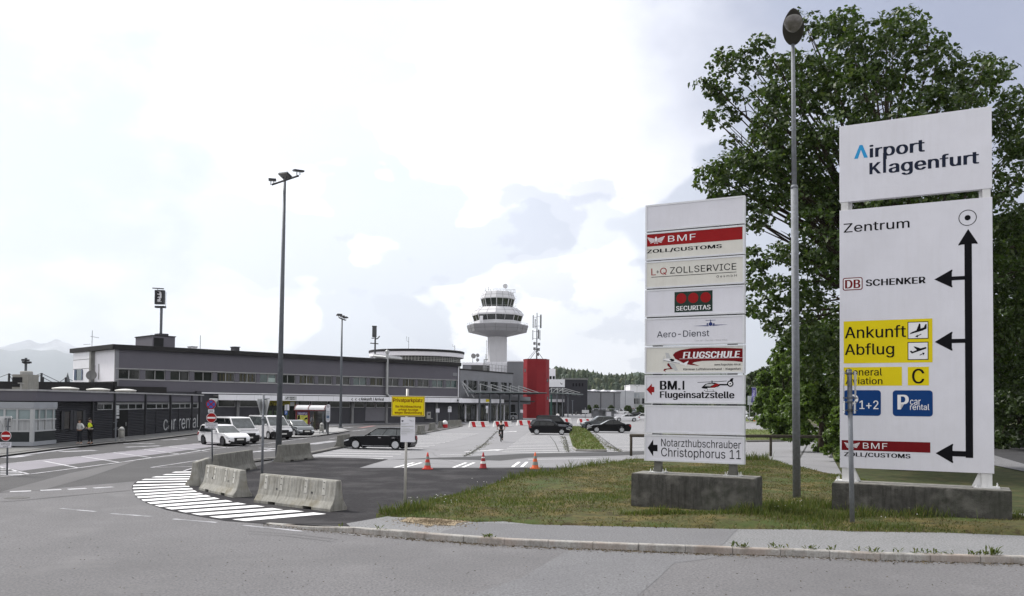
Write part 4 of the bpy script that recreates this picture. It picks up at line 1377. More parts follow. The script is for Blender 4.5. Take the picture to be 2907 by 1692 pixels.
# ---- thin sign pole in front of the big sign: its plates are turned edge-on
b = G(2419.5, 1481, 0.17)
t = thing('sign_post', 'grey sign post in front of the big sign, its plates seen edge-on', 'sign post', b)
tp = D(2411.5, 1052, b.y)
mb = MB()
mb.tube([b - Vector((0, 0, .1)), tp], 0.062, 14)
mb.build('pole', GALV, t, smooth=True)
mb = MB()
mb.tube([tp, tp + Vector((0, 0, .04))], [0.072, 0.05], 14)
mb.build('cap', STEEL_D, t)
zc1, zc2, zc3 = D(2411, 1060, b.y).z, D(2411, 1133, b.y).z, D(2411, 1165, b.y).z
def plate_edge(pts, x, th, tilt, name, m):
 mb = MB()
 mb.prism(pts, lambda a, z: (tp.x + x + a * tilt, tp.y + a, z), lambda a, z: (tp.x + x + th + a * tilt, tp.y + a, z))
 return mb.build(name, m, t)
hh = zc1 - zc2
plate_edge([(-0.42, zc1 + .05), (0.42, zc1 + .05), (0.02, zc2 - .02), (-0.02, zc2 - .02)], -0.17, 0.03, 0.36, 'give_way_plate', ALU)
plate_edge([(-0.42, zc1 + .05), (0.42, zc1 + .05), (0.02, zc2 - .02), (-0.02, zc2 - .02)], 0.14, 0.03, 0.47, 'give_way_plate', ALU)
plate_edge([(-0.3, zc2 - .05), (0.3, zc2 - .05), (0.3, zc3 - .08), (-0.3, zc3 - .08)], -0.16, 0.025, 0.35, 'supplementary_plate', ALU)
plate_edge([(-0.3, zc2 - .05), (0.3, zc2 - .05), (0.3, zc3 - .08), (-0.3, zc3 - .08)], 0.13, 0.025, 0.45, 'supplementary_plate', ALU)
for z in (zc1, zc2 + 0.03, zc2 - 0.08, zc3):
 mb = MB()
 mb.tube([(tp.x, tp.y, z - .03), (tp.x, tp.y, z + .03)], 0.075, 14)
 mb.tube([(tp.x - 0.19, tp.y - 0.05, z), (tp.x + 0.19, tp.y - 0.05, z)], 0.016, 6)
 mb.build('clamp', STEEL_D, t)
# ---- yellow private parking sign
b = G(1148.5, 1447, 0.15)
t = thing('parking_notice_sign', 'yellow and white private parking notices on a single grey post', 'sign', b)
tp = D(1157, 1104, b.y)
mb = MB()
mb.tube([b - Vector((0, 0, .1)), tp], 0.038, 12)
mb.build('pole', M('post_pale', (0.46, 0.45, 0.43), rough=0.5, var=0.2, metal=0.2, streak=0.3), t, smooth=True)
PC = Plane(D(1100, 1150, b.y + 0.0).xy, D(1210, 1150, b.y - 0.06).xy)
def board(pl, lb, rt, name, parent, m, th=0.02, d0=0.06, bev=0.0):
 s0, z0 = pl.uv(*lb, d0)
 s1, z1 = pl.uv(*rt, d0)
 mb = MB()
 mb.fbox(pl, s0, s1, d0 - th, d0, z0, z1)
 return mb.build(name, m, parent, bevel=bev)
c4 = cmap(880, 1060, 7.0)
p = board(PC, c4(1618, 848), c4(2285, 452), 'yellow_board', t, M('board_pale_yellow', (0.66, 0.57, 0.20), rough=0.5, var=0.06))
dc = Decal(PC, 0.06)
dc.rect(c4(1630, 835), c4(2272, 464), I_REDD, 0.002).rect(c4(1638, 826), c4(2264, 473), I_YEL, 0.004)
dc.text('Privatparkplatz', c4(1652, 587), c4(2242, 498), I_REDD, 0.022, 0.006)
dc.text('Bei Nichtbeachtung', c4(1700, 692), c4(2205, 636), I_REDD, 0.018, 0.006)
dc.text('erfolgt Anzeige', c4(1757, 752), c4(2150, 700), I_REDD, 0.018, 0.006)
dc.text('wegen Besitzstörung', c4(1680, 815), c4(2225, 755), I_REDD, 0.018, 0.006)
dc.build('lettering', p)
p = board(PC, c4(1796, 1363), c4(2088, 872), 'notice_board', t, SIGNW)
dc = Decal(PC, 0.06)
dc.poly([c4(*q) for q in ((1812, 940), (1835, 930), (1868, 940), (1835, 965))], I_NAVY)
dc.text('Airport', c4(1972, 936), c4(2015, 925), I_NAVY, 0.01).text('Klagenfurt', c4(1985, 953), c4(2066, 938), I_NAVY, 0.01)
for y, x1 in ((997, 1965), (1018, 1900), (1047, 2050), (1056, 2062), (1063, 1920), (1098, 1985), (1120, 2060), (1128, 2040), (1150, 2062), (1160, 1990), (1182, 2050), (1192, 1930), (1222, 1930)):
 dc.line(c4(1812, y), c4(x1, y), 0.012, I_SILV)
dc.build('print', p)
mb = MB()
for v in (1130, 1175, 1192, 1246):
 q = D(1153, v, b.y)
 mb.tube([(q.x, q.y, q.z - .02), (q.x, q.y, q.z + .02)], 0.046, 12)
mb.build('clamp', STEEL_D, t)
# ---- traffic cones
def cone(u, v, label, c1, c2, c3, bands):
 q = G(u, v)
 t = thing('traffic_cone', label, 'traffic cone', (q.x, q.y, 0.014), 0, 'traffic cones across the entrance')
 H_, r0, r1 = 0.82, 0.17, 0.028
 mb = MB()
 mb.box(q.x - .25, q.x + .25, q.y - .25, q.y + .25, 0.014, 0.055)
 mb.build('base', c3, t, bevel=0.015)
 def rad(a):
  return r0 + (r1 - r0) * a
 mb = MB()
 mb.lathe([(r0 + .03, 0.055), (r0, 0.085)] + [(rad(a), 0.085 + (H_ - 0.085) * a) for a in (0.25, .5, .75, 1)], (q.x, q.y, 0), 20)
 mb.build('body', c1, t, smooth=True)
 for a, bb in bands:
  mb = MB()
  mb.lathe([(rad(a) + .004, 0.085 + (H_ - 0.085) * a), (rad(bb) + .004, 0.085 + (H_ - 0.085) * bb)], (q.x, q.y, 0), 20, cap=False)
  mb.build('reflective_band', c2, t, smooth=True)
CRED = M('cone_red', (0.50, 0.05, 0.035), rough=0.5, var=0.15, scale=8)
CDRED = M('cone_dark_red', (0.30, 0.03, 0.035), rough=0.5, var=0.15, scale=8)
CORG = M('cone_orange', (0.62, 0.13, 0.05), rough=0.5, var=0.15, scale=8)
CGR = M('cone_band_grey', (0.22, 0.25, 0.23), rough=0.5, var=0.25, scale=12)
CWH = M('cone_band_white', (0.72, 0.70, 0.68), rough=0.5, var=0.1)
cone(1213.6, 1333, 'red traffic cone with dull grey bands, nearest the yellow notice post', CRED, CGR, CRED, ((0.16, 0.36), (0.56, 0.74)))
cone(1371.5, 1332, 'red and white banded traffic cone on a black base', CDRED, CWH, STEEL_BLK, ((0.26, 0.42), (0.62, 0.70)))
cone(1519, 1331.5, 'orange traffic cone with grey bands and an orange base', CORG, CGR, CORG, ((0.16, 0.38), (0.58, 0.76)))
# ---- concrete barriers
BCON = mcolor(mcolor(M('barrier_concrete', (0.262, 0.258, 0.238), rough=0.9, var=0.22, scale=4, bump=0.5, bscale=26, streak=0.75, dirt=(0.10, 0.094, 0.078)), (0.35, 0.345, 0.32), 1.2, 0.5, 0.7, 0.6), (0.15, 0.132, 0.09), 1.4, 0.52, 0.70, 0.7)
BCON2 = mcolor(M('barrier_concrete_dark', (0.165, 0.163, 0.148), rough=0.9, var=0.3, scale=4, bump=0.5, bscale=26, streak=0.55, dirt=(0.075, 0.07, 0.06)), (0.26, 0.255, 0.235), 1.2, 0.5, 0.7, 0.6)
BPATCH = M('barrier_strip', (0.40, 0.395, 0.37), rough=0.85, var=0.25, scale=9, streak=0.5, dirt=(0.2, 0.19, 0.16))
PROF = [(0.335, 0.0), (0.335, 0.075), (0.20, 0.27), (0.155, 0.42), (0.125, 0.62), (0.105, 0.84), (0.085, 0.885)]
def prof_y(z):
 for (y0, z0), (y1, z1) in zip(PROF, PROF[1:]):
  if z0 <= z <= z1:
   return y0 + (y1 - y0) * (z - z0) / (z1 - z0)
 return PROF[-1][0]
def barrier(c, ang, L, label, m=BCON, strips=True, h=1.0, group='concrete barriers'):
 t = thing('concrete_barrier', label, 'barrier', (c.x, c.y, 0.016), ang, group)
 mb = MB()
 xs = [-L / 2, -L / 2 + 0.02]
 notch = []
 for f0, f1 in ((0.20, 0.30), (0.66, 0.77)):
  notch.append((-L / 2 + f0 * L, -L / 2 + f1 * L))
 N = 46
 for i in range(1, N):
  xs.append(-L / 2 + L * i / N)
 xs += [L / 2 - 0.02, L / 2]
 for a, b in notch:
  xs += [a - .001, a + .001, b - .001, b + .001]
 xs = sorted(xs)
 vs, m_ = [], 0
 for x in xs:
  inn = any(a < x < b for a, b in notch)
  z0 = 0.085 if inn else 0.0
  sh = 0.02 if x in (xs[0], xs[-1]) else 0.0
  rib = 0.006 * math.sin(x * 46)
  ring = []
  for sg in (1, -1):
   P = []
   for (y, z) in PROF:
    zz_ = max(z, z0) * h
    yy = (prof_y(max(z, z0)) - sh + (rib if 0.2 < z < 0.86 else 0) + rnd.uniform(-.003, .003))
    P.append((x, sg * yy, zz_ - (sh if z > .8 else 0)))
   ring += P if sg == 1 else P[::-1]
  m_ = len(ring)
  vs += ring
 fs = []
 for i in range(len(xs) - 1):
  for k in range(m_):
   fs.append((i * m_ + k, i * m_ + (k + 1) % m_, (i + 1) * m_ + (k + 1) % m_, (i + 1) * m_ + k))
 fs += [tuple(range(m_)), tuple((len(xs) - 1) * m_ + k for k in range(m_))[::-1]]
 mb.add(vs, fs)
 mb.build('body', m, t, local=True)
 if strips:
  for f0 in (0.10, 0.31, 0.63, 0.86):
   x0 = -L / 2 + f0 * L
   for sg in (-1,):
    mb = MB()
    zs = [0.44, 0.60, 0.74, 0.84, 0.870]
    v2 = []
    for z in zs:
     y = prof_y(z) + 0.009
     v2 += [(x0 - .07, sg * y, z * h), (x0 + .07, sg * y, z * h)]
    for z in zs:
     y = prof_y(z) - 0.02
     v2 += [(x0 - .07, sg * y, z * h), (x0 + .07, sg * y, z * h)]
    f2 = [(2 * i, 2 * i + 1, 2 * i + 3, 2 * i + 2) for i in range(4)]
    o = 10
    f2 += [(2 * i, 2 * i + 2, o + 2 * i + 2, o + 2 * i) for i in range(4)] + [(2 * i + 1, o + 2 * i + 1, o + 2 * i + 3, 2 * i + 3) for i in range(4)]
    f2 += [(0, o, o + 1, 1), (8, 9, o + 9, o + 8)]
    mb.add(v2, f2)
    s_ = mb.build('mounting_strip', BPATCH, t, local=True)
    bo = MB()
    for z in (0.62, 0.80):
     y = prof_y(z) + 0.016
     bo.lathe([(0.014, 0), (0.014, 0.02)], (0, 0, 0), 6, fn=lambda a, b2, c2, y=y, z=z: (x0 + a, sg * (y + c2), z * h + b2))
    bo.build('bolt', STEEL_BLK, s_, local=True)
  for f0 in (0.255, 0.715):
   mb = MB()
   x0 = -L / 2 + f0 * L
   y = prof_y(0.47) + 0.004
   mb.lathe([(0.028, -0.02), (0.028, 0.008)], (0, 0, 0), 10, fn=lambda a, b2, c2: (x0 + a, -(y + c2), 0.47 * h + b2))
   mb.build('lifting_hole', STEEL_BLK, t, local=True)
 return t
def bar_from(p, q, label, **kw):
 """barrier whose front foot runs from p to q (ground points)"""
 d = (q - p)
 L = d.length
 n = Vector((-d.y, d.x, 0)).normalized()
 c = (p + q) / 2 + n * 0.335
 return barrier(c, math.atan2(d.y, d.x), L, label, **kw)
bar_from(G(718.8, 1427.6), G(936.5, 1455), 'long pale concrete barrier nearest the viewer, right end beside black tarmac')
bar_from(G(564, 1392), G(661, 1414.5), 'pale concrete barrier left of the longest one, at the inner edge of the white hatching')
barrier(Vector((-12.0, 33.2, 0)), R(99), 2.6, 'concrete barrier seen end-on behind the left end of the hatched marking', strips=False)
barrier(Vector((-12.45, 38.4, 0)), R(86), 4.0, 'grey stained concrete barrier beside the no stopping sign post', m=BCON2, strips=False)
barrier(Vector((-11.75, 46.3, 0)), R(73), 3.0, 'grey stained concrete barrier right behind the tall floodlight pole', m=BCON2, strips=False)
barrier(Vector((-11.85, 60.3, 0)), R(86), 2.6, 'mossy concrete barrier in front of the bonnet of the black estate car', m=BCON2, strips=False)
barrier(Vector((-9.15, 86.5, 0)), R(86), 3.0, 'small concrete barrier seen end-on beside the tail of the black estate car', m=BCON2, strips=False)
barrier(Vector((-8.95, 96.5, 0)), R(86), 3.0, 'second small concrete barrier seen end-on along the car park kerb', m=BCON2, strips=False)
barrier(Vector((-8.45, 107.5, 0)), R(70), 3.0, 'low concrete barrier beside the red and white marker at the kerb corner', m=BCON2, strips=False)
barrier(Vector((-7.6, 114.5, 0)), R(62), 3.0, 'concrete barrier beyond the red and white marker, near the plastic barriers', m=BCON2, strips=False)
PLW = M('plastic_white', (0.70, 0.70, 0.70), rough=0.45, var=0.12, scale=4)
PLR = M('plastic_red', (0.46, 0.02, 0.025), rough=0.4, var=0.12, scale=4)
def plastic(u0, u1, v, label):
 a, b = G(u0, v), G(u1, v)
 c = (a + b) / 2
 L = (b - a).length * 0.985
 t = thing('plastic_barrier', label, 'plastic barrier', (c.x, c.y + .25, 0.005), math.atan2(b.y - a.y, b.x - a.x), 'red and white plastic barriers')
 pr_ = [(0.27, 0), (0.27, 0.10), (0.14, 0.32), (0.11, 0.74), (0.07, 0.78)]
 ring = pr_ + [(-y, z) for y, z in pr_[::-1]]
 mb = MB()
 mb.prism(ring, lambda y, z: (-L / 2 + (0.10 if z > .5 else 0), y, z), lambda y, z: (L / 2 - (0.10 if z > .5 else 0), y, z))
 for x in (-L * 0.32, L * 0.12):
  pass
 mb.build('body', PLW, t, local=True)
 for f0 in (-0.30, 0.16):
  x0 = f0 * L
  mb = MB()
  sh = 0.22
  for sg in (-1, 1):
   q = [(0.275, 0.03), (0.275, 0.10), (0.148, 0.32), (0.118, 0.74)]
   v2 = []
   for y, z in q:
    dx = sh * (0.5 - z)
    v2 += [(x0 + dx - .24, sg * y, z), (x0 + dx + .24, sg * y, z)]
   mb.add(v2, [(2 * i, 2 * i + 1, 2 * i + 3, 2 * i + 2) for i in range(3)])
  mb.build('red_panel', PLR, t, local=True)
for a in ((1331, 1389, 1213, 'white plastic barrier with red panels, leftmost of the row'), (1400, 1453.5, 1212, 'plastic red and white barrier just behind the cyclist'), (1467, 1518, 1208, 'red and white plastic barrier left of the parked black cars'),
          (1580, 1622, 1201.5, 'red and white plastic barrier seen above the bonnet of the black van'), (1640, 1682, 1202, 'rightmost red and white plastic barrier, by the grey off-road car')):
 plastic(*a)
# ---- tall floodlight poles
def flood(b, top, r0, r1, label, heads, armp, k=1.0):
 t = thing('floodlight_pole', label, 'floodlight pole', b)
 mb = MB()
 mb.tube([b, b.lerp(top, 0.5), top], [r0, (r0 + r1) / 2, r1], 16)
 mb.build('pole', STEEL_D, t, smooth=True)
 mb = MB()
 mb.lathe([(r0 * 2.0, 0.0), (r0 * 2.0, 0.05), (r0 * 1.1, 0.06), (r0 * 1.05, 0.22)], b, 16)
 mb.build('base_flange', STEEL_D, t)
 a, c = armp
 mb = MB()
 mb.tube([a, c], 0.055 * k, 8)
 mb.build('crossarm', STEEL_BLK, t)
 for hx, w, dp, pit, yaw in heads:
  q = a.lerp(c, hx)
  mb = MB()
  M3 = Matrix.Translation(q + Vector((0, 0, 0.26 * k))) @ Matrix.Rotation(yaw, 4, 'Z') @ Matrix.Rotation(pit, 4, 'X')
  mb.box(-w, w, -dp, dp, -0.045 * k, 0.045 * k, 0, lambda x, y, z: tuple(M3 @ Vector((x, y, z))))
  o = mb.build('lamp', STEEL_BLK, t)
  mb = MB()
  mb.box(-w * .85, w * .85, -dp * .85, dp * .85, -0.055 * k, -0.046 * k, 0, lambda x, y, z: tuple(M3 @ Vector((x, y, z))))
  mb.build('lens', M('led_lens', (0.22, 0.22, 0.22), rough=0.2), o)
  mb = MB()
  for dx in (-0.13 * k, 0.13 * k):
   v0 = (c - a).normalized() * dx
   mb.tube([q + v0, q + v0 + Vector((0, 0, 0.27 * k))], 0.022 * k, 6)
  mb.build('bracket', STEEL_BLK, o)
b = G(790, 1310)
top = D(808.5, 505, b.y)
flood(b + Vector((0, 0, 0.02)), top, 0.165, 0.075, 'tallest floodlight pole with three lamp heads, beside the barriers', [(0.0, 0.20, 0.16, 0.0, R(15)), (0.50, 0.30, 0.22, R(-22), R(-25)), (1.0, 0.26, 0.20, R(8), R(30))], (D(773, 524, b.y), D(847, 499, b.y - 1.4)))
b = G(966.4, 1218) + Vector((0, 0, 0.11))
top = D(971, 907, b.y)
flood(b, top, 0.17, 0.09, 'slimmer grey floodlight pole on the bus island before the arrivals front', [(0.0, 0.3, 0.2, R(-20), R(40)), (0.5, 0.3, 0.2, 0, R(-60)), (1.0, 0.3, 0.2, R(-10), R(-20))], (D(963, 902, b.y - .5), D(980, 909, b.y + .8)), 1.3)
mb = MB()
# ---- traffic signs on the left
def disc_mesh(c, r, n_dir, th, mb=None, k=28, r_in=None, lift=0.0):
 n_ = Vector((n_dir[0], n_dir[1], 0)).normalized()
 x_ = Vector((-n_.y, n_.x, 0))
 mb = mb or MB()
 vs = []
 for dd in (lift, lift + th):
  for i in range(k):
   a = 2 * math.pi * i / k
   vs.append(c + n_ * dd + x_ * (r * math.cos(a)) + Vector((0, 0, r * math.sin(a))))
 return mb.add(vs, [(i, (i + 1) % k, k + (i + 1) % k, k + i) for i in range(k)] + [tuple(range(k))[::-1], tuple(range(k, 2 * k))])
def tri_plate(c, side, n_dir, th, down=True, mb=None):
 n_ = Vector((n_dir[0], n_dir[1], 0)).normalized()
 x_ = Vector((-n_.y, n_.x, 0))
 h = side * 0.866
 P = [(-side / 2, h / 2), (side / 2, h / 2), (0, -h / 2)]
 Q = []
 for i, (x, z) in enumerate(P):   # blunt corners
  for j in (-1, 1):
   o = P[(i + j) % 3]
   Q.append((x + (o[0] - x) * .10, z + (o[1] - z) * .10))
 Q = [Q[0], Q[1], Q[2], Q[3], Q[4], Q[5]]
 mb = mb or MB()
 return mb.prism(Q, lambda x, z: c + x_ * x + Vector((0, 0, z)), lambda x, z: c + x_ * x + n_ * th + Vector((0, 0, z)))
SRED = M('sign_red', (0.30, 0.014, 0.016), spec=0.06, rough=0.45, var=0.08)
SBLU = M('sign_blue2', (0.03, 0.10, 0.36), rough=0.45, var=0.08)
def no_entry(t, c, r, nd):
 o = disc_mesh(c, r, nd, 0.02).build('no_entry_plate', ALU, t)
 disc_mesh(c, r * .985, nd, 0.002, lift=0.021).build('white_rim', WHT, o)
 disc_mesh(c, r * .93, nd, 0.003, lift=0.022).build('red_field', SRED, o)
 n_ = Vector((nd[0], nd[1], 0)).normalized()
 x_ = Vector((-n_.y, n_.x, 0))
 mb = MB()
 mb.box(-r * .80, r * .80, 0.026, 0.028, -r * .17, r * .17, 0, lambda x, y, z: c + x_ * x + n_ * y + Vector((0, 0, z)))
 mb.build('white_bar', WHT, o)
def small_plate(t, pl, lb, rt, lines, name='supplementary_plate'):
 p = board(pl, lb, rt, name, t, SIGNW, 0.015, 0.06)
 dc = Decal(pl, 0.06)
 for txt, a, b2 in lines:
  dc.text(txt, a, b2, I_INK, 0.01)
 dc.build('lettering', p)
 return p
b = G(603, 1321)
t = thing('traffic_sign', 'no stopping sign above a no entry sign on one grey post by the barriers', 'traffic sign', b)
y = b.y
tp = D(600.5, 1134, y)
mb = MB()
mb.tube([b, tp], 0.036, 10)
mb.build('pole', STEEL_D, t, smooth=True)
nd = (0.12, -1)
q = D(599.3, 1147.7, y - 0.05)
r = 13.6 * y / F_PX
o = disc_mesh(q, r, nd, 0.02).build('no_stopping_plate', ALU, t)
disc_mesh(q, r * .99, nd, 0.003, lift=0.021).build('red_rim', SRED, o)
disc_mesh(q, r * .80, nd, 0.003, lift=0.024).build('blue_field', SBLU, o)
n_ = Vector((nd[0], nd[1], 0)).normalized()
x_ = Vector((-n_.y, n_.x, 0))
mb = MB()
for sg in (-1, 1):
 mb.box(-r * .84, r * .84, 0.028 + .001 * sg, 0.030 + .001 * sg, -r * .10, r * .10, 0, lambda x, yy, z, sg=sg: q + x_ * ((x - sg * z) * .7071) + n_ * yy + Vector((0, 0, (sg * x + z) * .7071)))
mb.build('red_cross', SRED, o)
no_entry(t, D(600.5, 1186, y - 0.05), 14 * y / F_PX, nd)
PD = Plane(D(560, 1150, y + .02).xy, D(640, 1150, y - .02).xy)
small_plate(t, PD, (590.5, 1171.5), (608, 1162.3), [('ENDE', (593, 1169.5), (605.5, 1164.5))])
small_plate(t, PD, (581.3, 1215.5), (618, 1200.3), [('Ausgenommen', (583.5, 1205.8), (616, 1201.6)), ('Berechtigte', (585, 1210), (614, 1206.6)), ('der KFBG', (590, 1214.3), (609, 1210.9))])
tri_plate(D(606, 1147, y + 0.10), 0.66, (0.5, 1), 0.02).build('give_way_plate', ALU, t)
b = G(20, 1349)
t = thing('traffic_sign', 'no entry sign with a white text plate at the left edge of the photo', 'traffic sign', b)
y = b.y
tp = D(22.5, 1187, y)
mb = MB()
mb.tube([b, tp], 0.036, 10)
mb.build('pole', STEEL_D, t, smooth=True)
no_entry(t, D(17.5, 1237.4, y - 0.05), 14.5 * y / F_PX, (0.05, -1))
PE = Plane(D(-30, 1250, y).xy, D(60, 1250, y).xy)
small_plate(t, PE, (0, 1270.5), (32, 1255), [('Ausgenommen', (2.5, 1260.3), (29.5, 1256.3)), ('Berechtigte', (3.5, 1264.7), (28.5, 1261.2)), ('der KFBG', (8.5, 1269.3), (23, 1265.8))])
tri_plate(D(15.5, 1200, y + 0.06), 0.62, (-0.85, 0.6), 0.02).build('give_way_plate', ALU, t)
tri_plate(D(30.5, 1200, y + 0.06), 0.62, (0.85, 0.6), 0.02).build('give_way_plate', ALU, t)
mb = MB()
mb.tube([D(11, 1189, y + .05), D(36, 1189, y + .05)], 0.025, 6)
mb.tube([D(18, 1211, y + .05), D(31, 1211, y + .05)], 0.025, 6)
mb.build('clamp', STEEL_D, t)
b = G(744, 1353)
t = thing('traffic_sign', 'grey back of a triangular give way sign on a slim post among the barriers', 'traffic sign', b)
y = b.y
tp = D(748, 1121, y)
mb = MB()
mb.tube([b, tp], 0.052, 12)
mb.build('pole', GALV, t, smooth=True)
tri_plate(D(754.5, 1159, y + 0.04), 0.92, (0.80, 0.6), 0.02).build('give_way_plate', ALU, t)
tri_plate(D(742, 1157, y + 0.10), 0.86, (-0.98, 0.2), 0.02).build('give_way_plate', ALU, t)
mb = MB()
mb.tube([D(747, 1134, y), D(765, 1132, y)], 0.03, 6)
mb.tube([D(740, 1191, y - .06), D(754, 1190, y - .06)], 0.03, 6)
mb.build('clamp', STEEL_D, t)
# ---- timber rail fence behind the turf
WOOD = M('fence_timber', (0.060, 0.052, 0.040), rough=0.9, var=0.4, scale=6, streak=0.4)
a, c = G(1791.5, 1294), G(2188, 1295)
e = G(2376, 1297)
t = thing('rail_fence', 'low dark timber rail on posts behind the mown turf', 'fence', ((a.x + e.x) / 2, a.y, 0))
H1 = D(1791, 1236.5, a.y).z
for q in (a, c, e, G(1985, 1294.5)):
 mb = MB()
 mb.tube([(q.x, q.y, -.02), (q.x, q.y, H1 - 0.03)], 0.085, 10)
 mb.build('post', WOOD, t, smooth=True)
mb = MB()
mb.tube([(a.x - .08, a.y, H1), (c.x, c.y, H1 + 0.01), (e.x + .3, e.y, H1)], 0.10, 12)
mb.build('rail', WOOD, t, smooth=True)
# ------------------------------------------------------------------ vehicles
TYRE = M('tyre_rubber', (0.012, 0.012, 0.013), rough=0.85, var=0.2)
RIM = M('alloy_rim', (0.55, 0.56, 0.58), rough=0.3, metal=0.6, var=0.08)
RIMD = M('alloy_rim_dark', (0.10, 0.10, 0.11), rough=0.35, metal=0.6, var=0.1)
UNDER = M('underbody_black', (0.008, 0.008, 0.009), rough=0.9)
CGLASS = M('car_glass', (0.006, 0.008, 0.009), rough=0.05, spec=0.5, var=0.3, scale=2, coat=0.1)
CGLASS2 = M('car_glass_pale', (0.065, 0.075, 0.078), rough=0.06, spec=0.7, var=0.6, scale=2.5, coat=0.2)
TRIMB = M('plastic_trim_black', (0.015, 0.015, 0.017), rough=0.6)
CHROME = M('chrome_trim', (0.6, 0.61, 0.63), rough=0.18, metal=0.9)
LAMPG = M('headlamp_clear', (0.55, 0.57, 0.60), rough=0.12, spec=0.9, metal=0.2)
LAMPR = M('tail_lamp_red', (0.30, 0.012, 0.014), rough=0.2, spec=0.8)
PLATE = M('number_plate', (0.62, 0.62, 0.60), rough=0.5, var=0.06)
def paint(n, c, metal=0.0):
 k = n in ('black', 'dark')
 return M('paint_' + n, c, rough=0.3, coat=0.12 if k else 0.8, var=0.03, spec=0.12 if k else 0.5, metal=metal)
PT = {'white': paint('white', (0.72, 0.72, 0.74)), 'black': paint('black', (0.006, 0.006, 0.008)), 'silver': paint('silver', (0.34, 0.355, 0.38), 0.35), 'grey': paint('grey', (0.085, 0.095, 0.105), 0.25), 'dark': paint('dark', (0.025, 0.028, 0.04), 0.2),
      'blue': paint('blue', (0.03, 0.06, 0.16)), 'red': paint('red', (0.30, 0.02, 0.02))}
SPECS = {
 'estate': dict(L=4.76, W=1.83, H=1.47, wb=2.79, fo=0.90, r=0.335, belt=0.93, hood=0.90, nose=0.72, w0=0.92, w1=0.10, r1=-1.95, r0=-2.25, tail=0.96),
 'sedan': dict(L=4.87, W=1.84, H=1.45, wb=2.83, fo=0.96, r=0.345, belt=0.93, hood=0.90, nose=0.70, w0=0.98, w1=0.10, r1=-0.85, r0=-1.88, tail=1.00),
 'hatch': dict(L=4.20, W=1.77, H=1.47, wb=2.58, fo=0.86, r=0.315, belt=0.92, hood=0.92, nose=0.72, w0=0.95, w1=0.15, r1=-1.45, r0=-1.92, tail=0.95),
 'suv': dict(L=4.65, W=1.88, H=1.70, wb=2.75, fo=0.90, r=0.37, belt=1.06, hood=1.06, nose=0.86, w0=0.95, w1=0.20, r1=-1.75, r0=-2.12, tail=1.08),
 'van': dict(L=4.95, W=1.90, H=1.97, wb=3.0, fo=0.92, r=0.335, belt=1.14, hood=1.12, nose=0.92, w0=1.72, w1=0.95, r1=-2.30, r0=-2.42, tail=1.14),
 'mpv': dict(L=4.50, W=1.80, H=1.80, wb=2.75, fo=0.90, r=0.325, belt=1.05, hood=1.02, nose=0.82, w0=1.30, w1=0.55, r1=-2.05, r0=-2.18, tail=1.05),
 'pickup': dict(L=4.70, W=1.80, H=1.75, wb=2.9, fo=0.88, r=0.35, belt=1.08, hood=1.04, nose=0.86, w0=1.15, w1=0.50, r1=-0.45, r0=-0.62, tail=1.06),
}
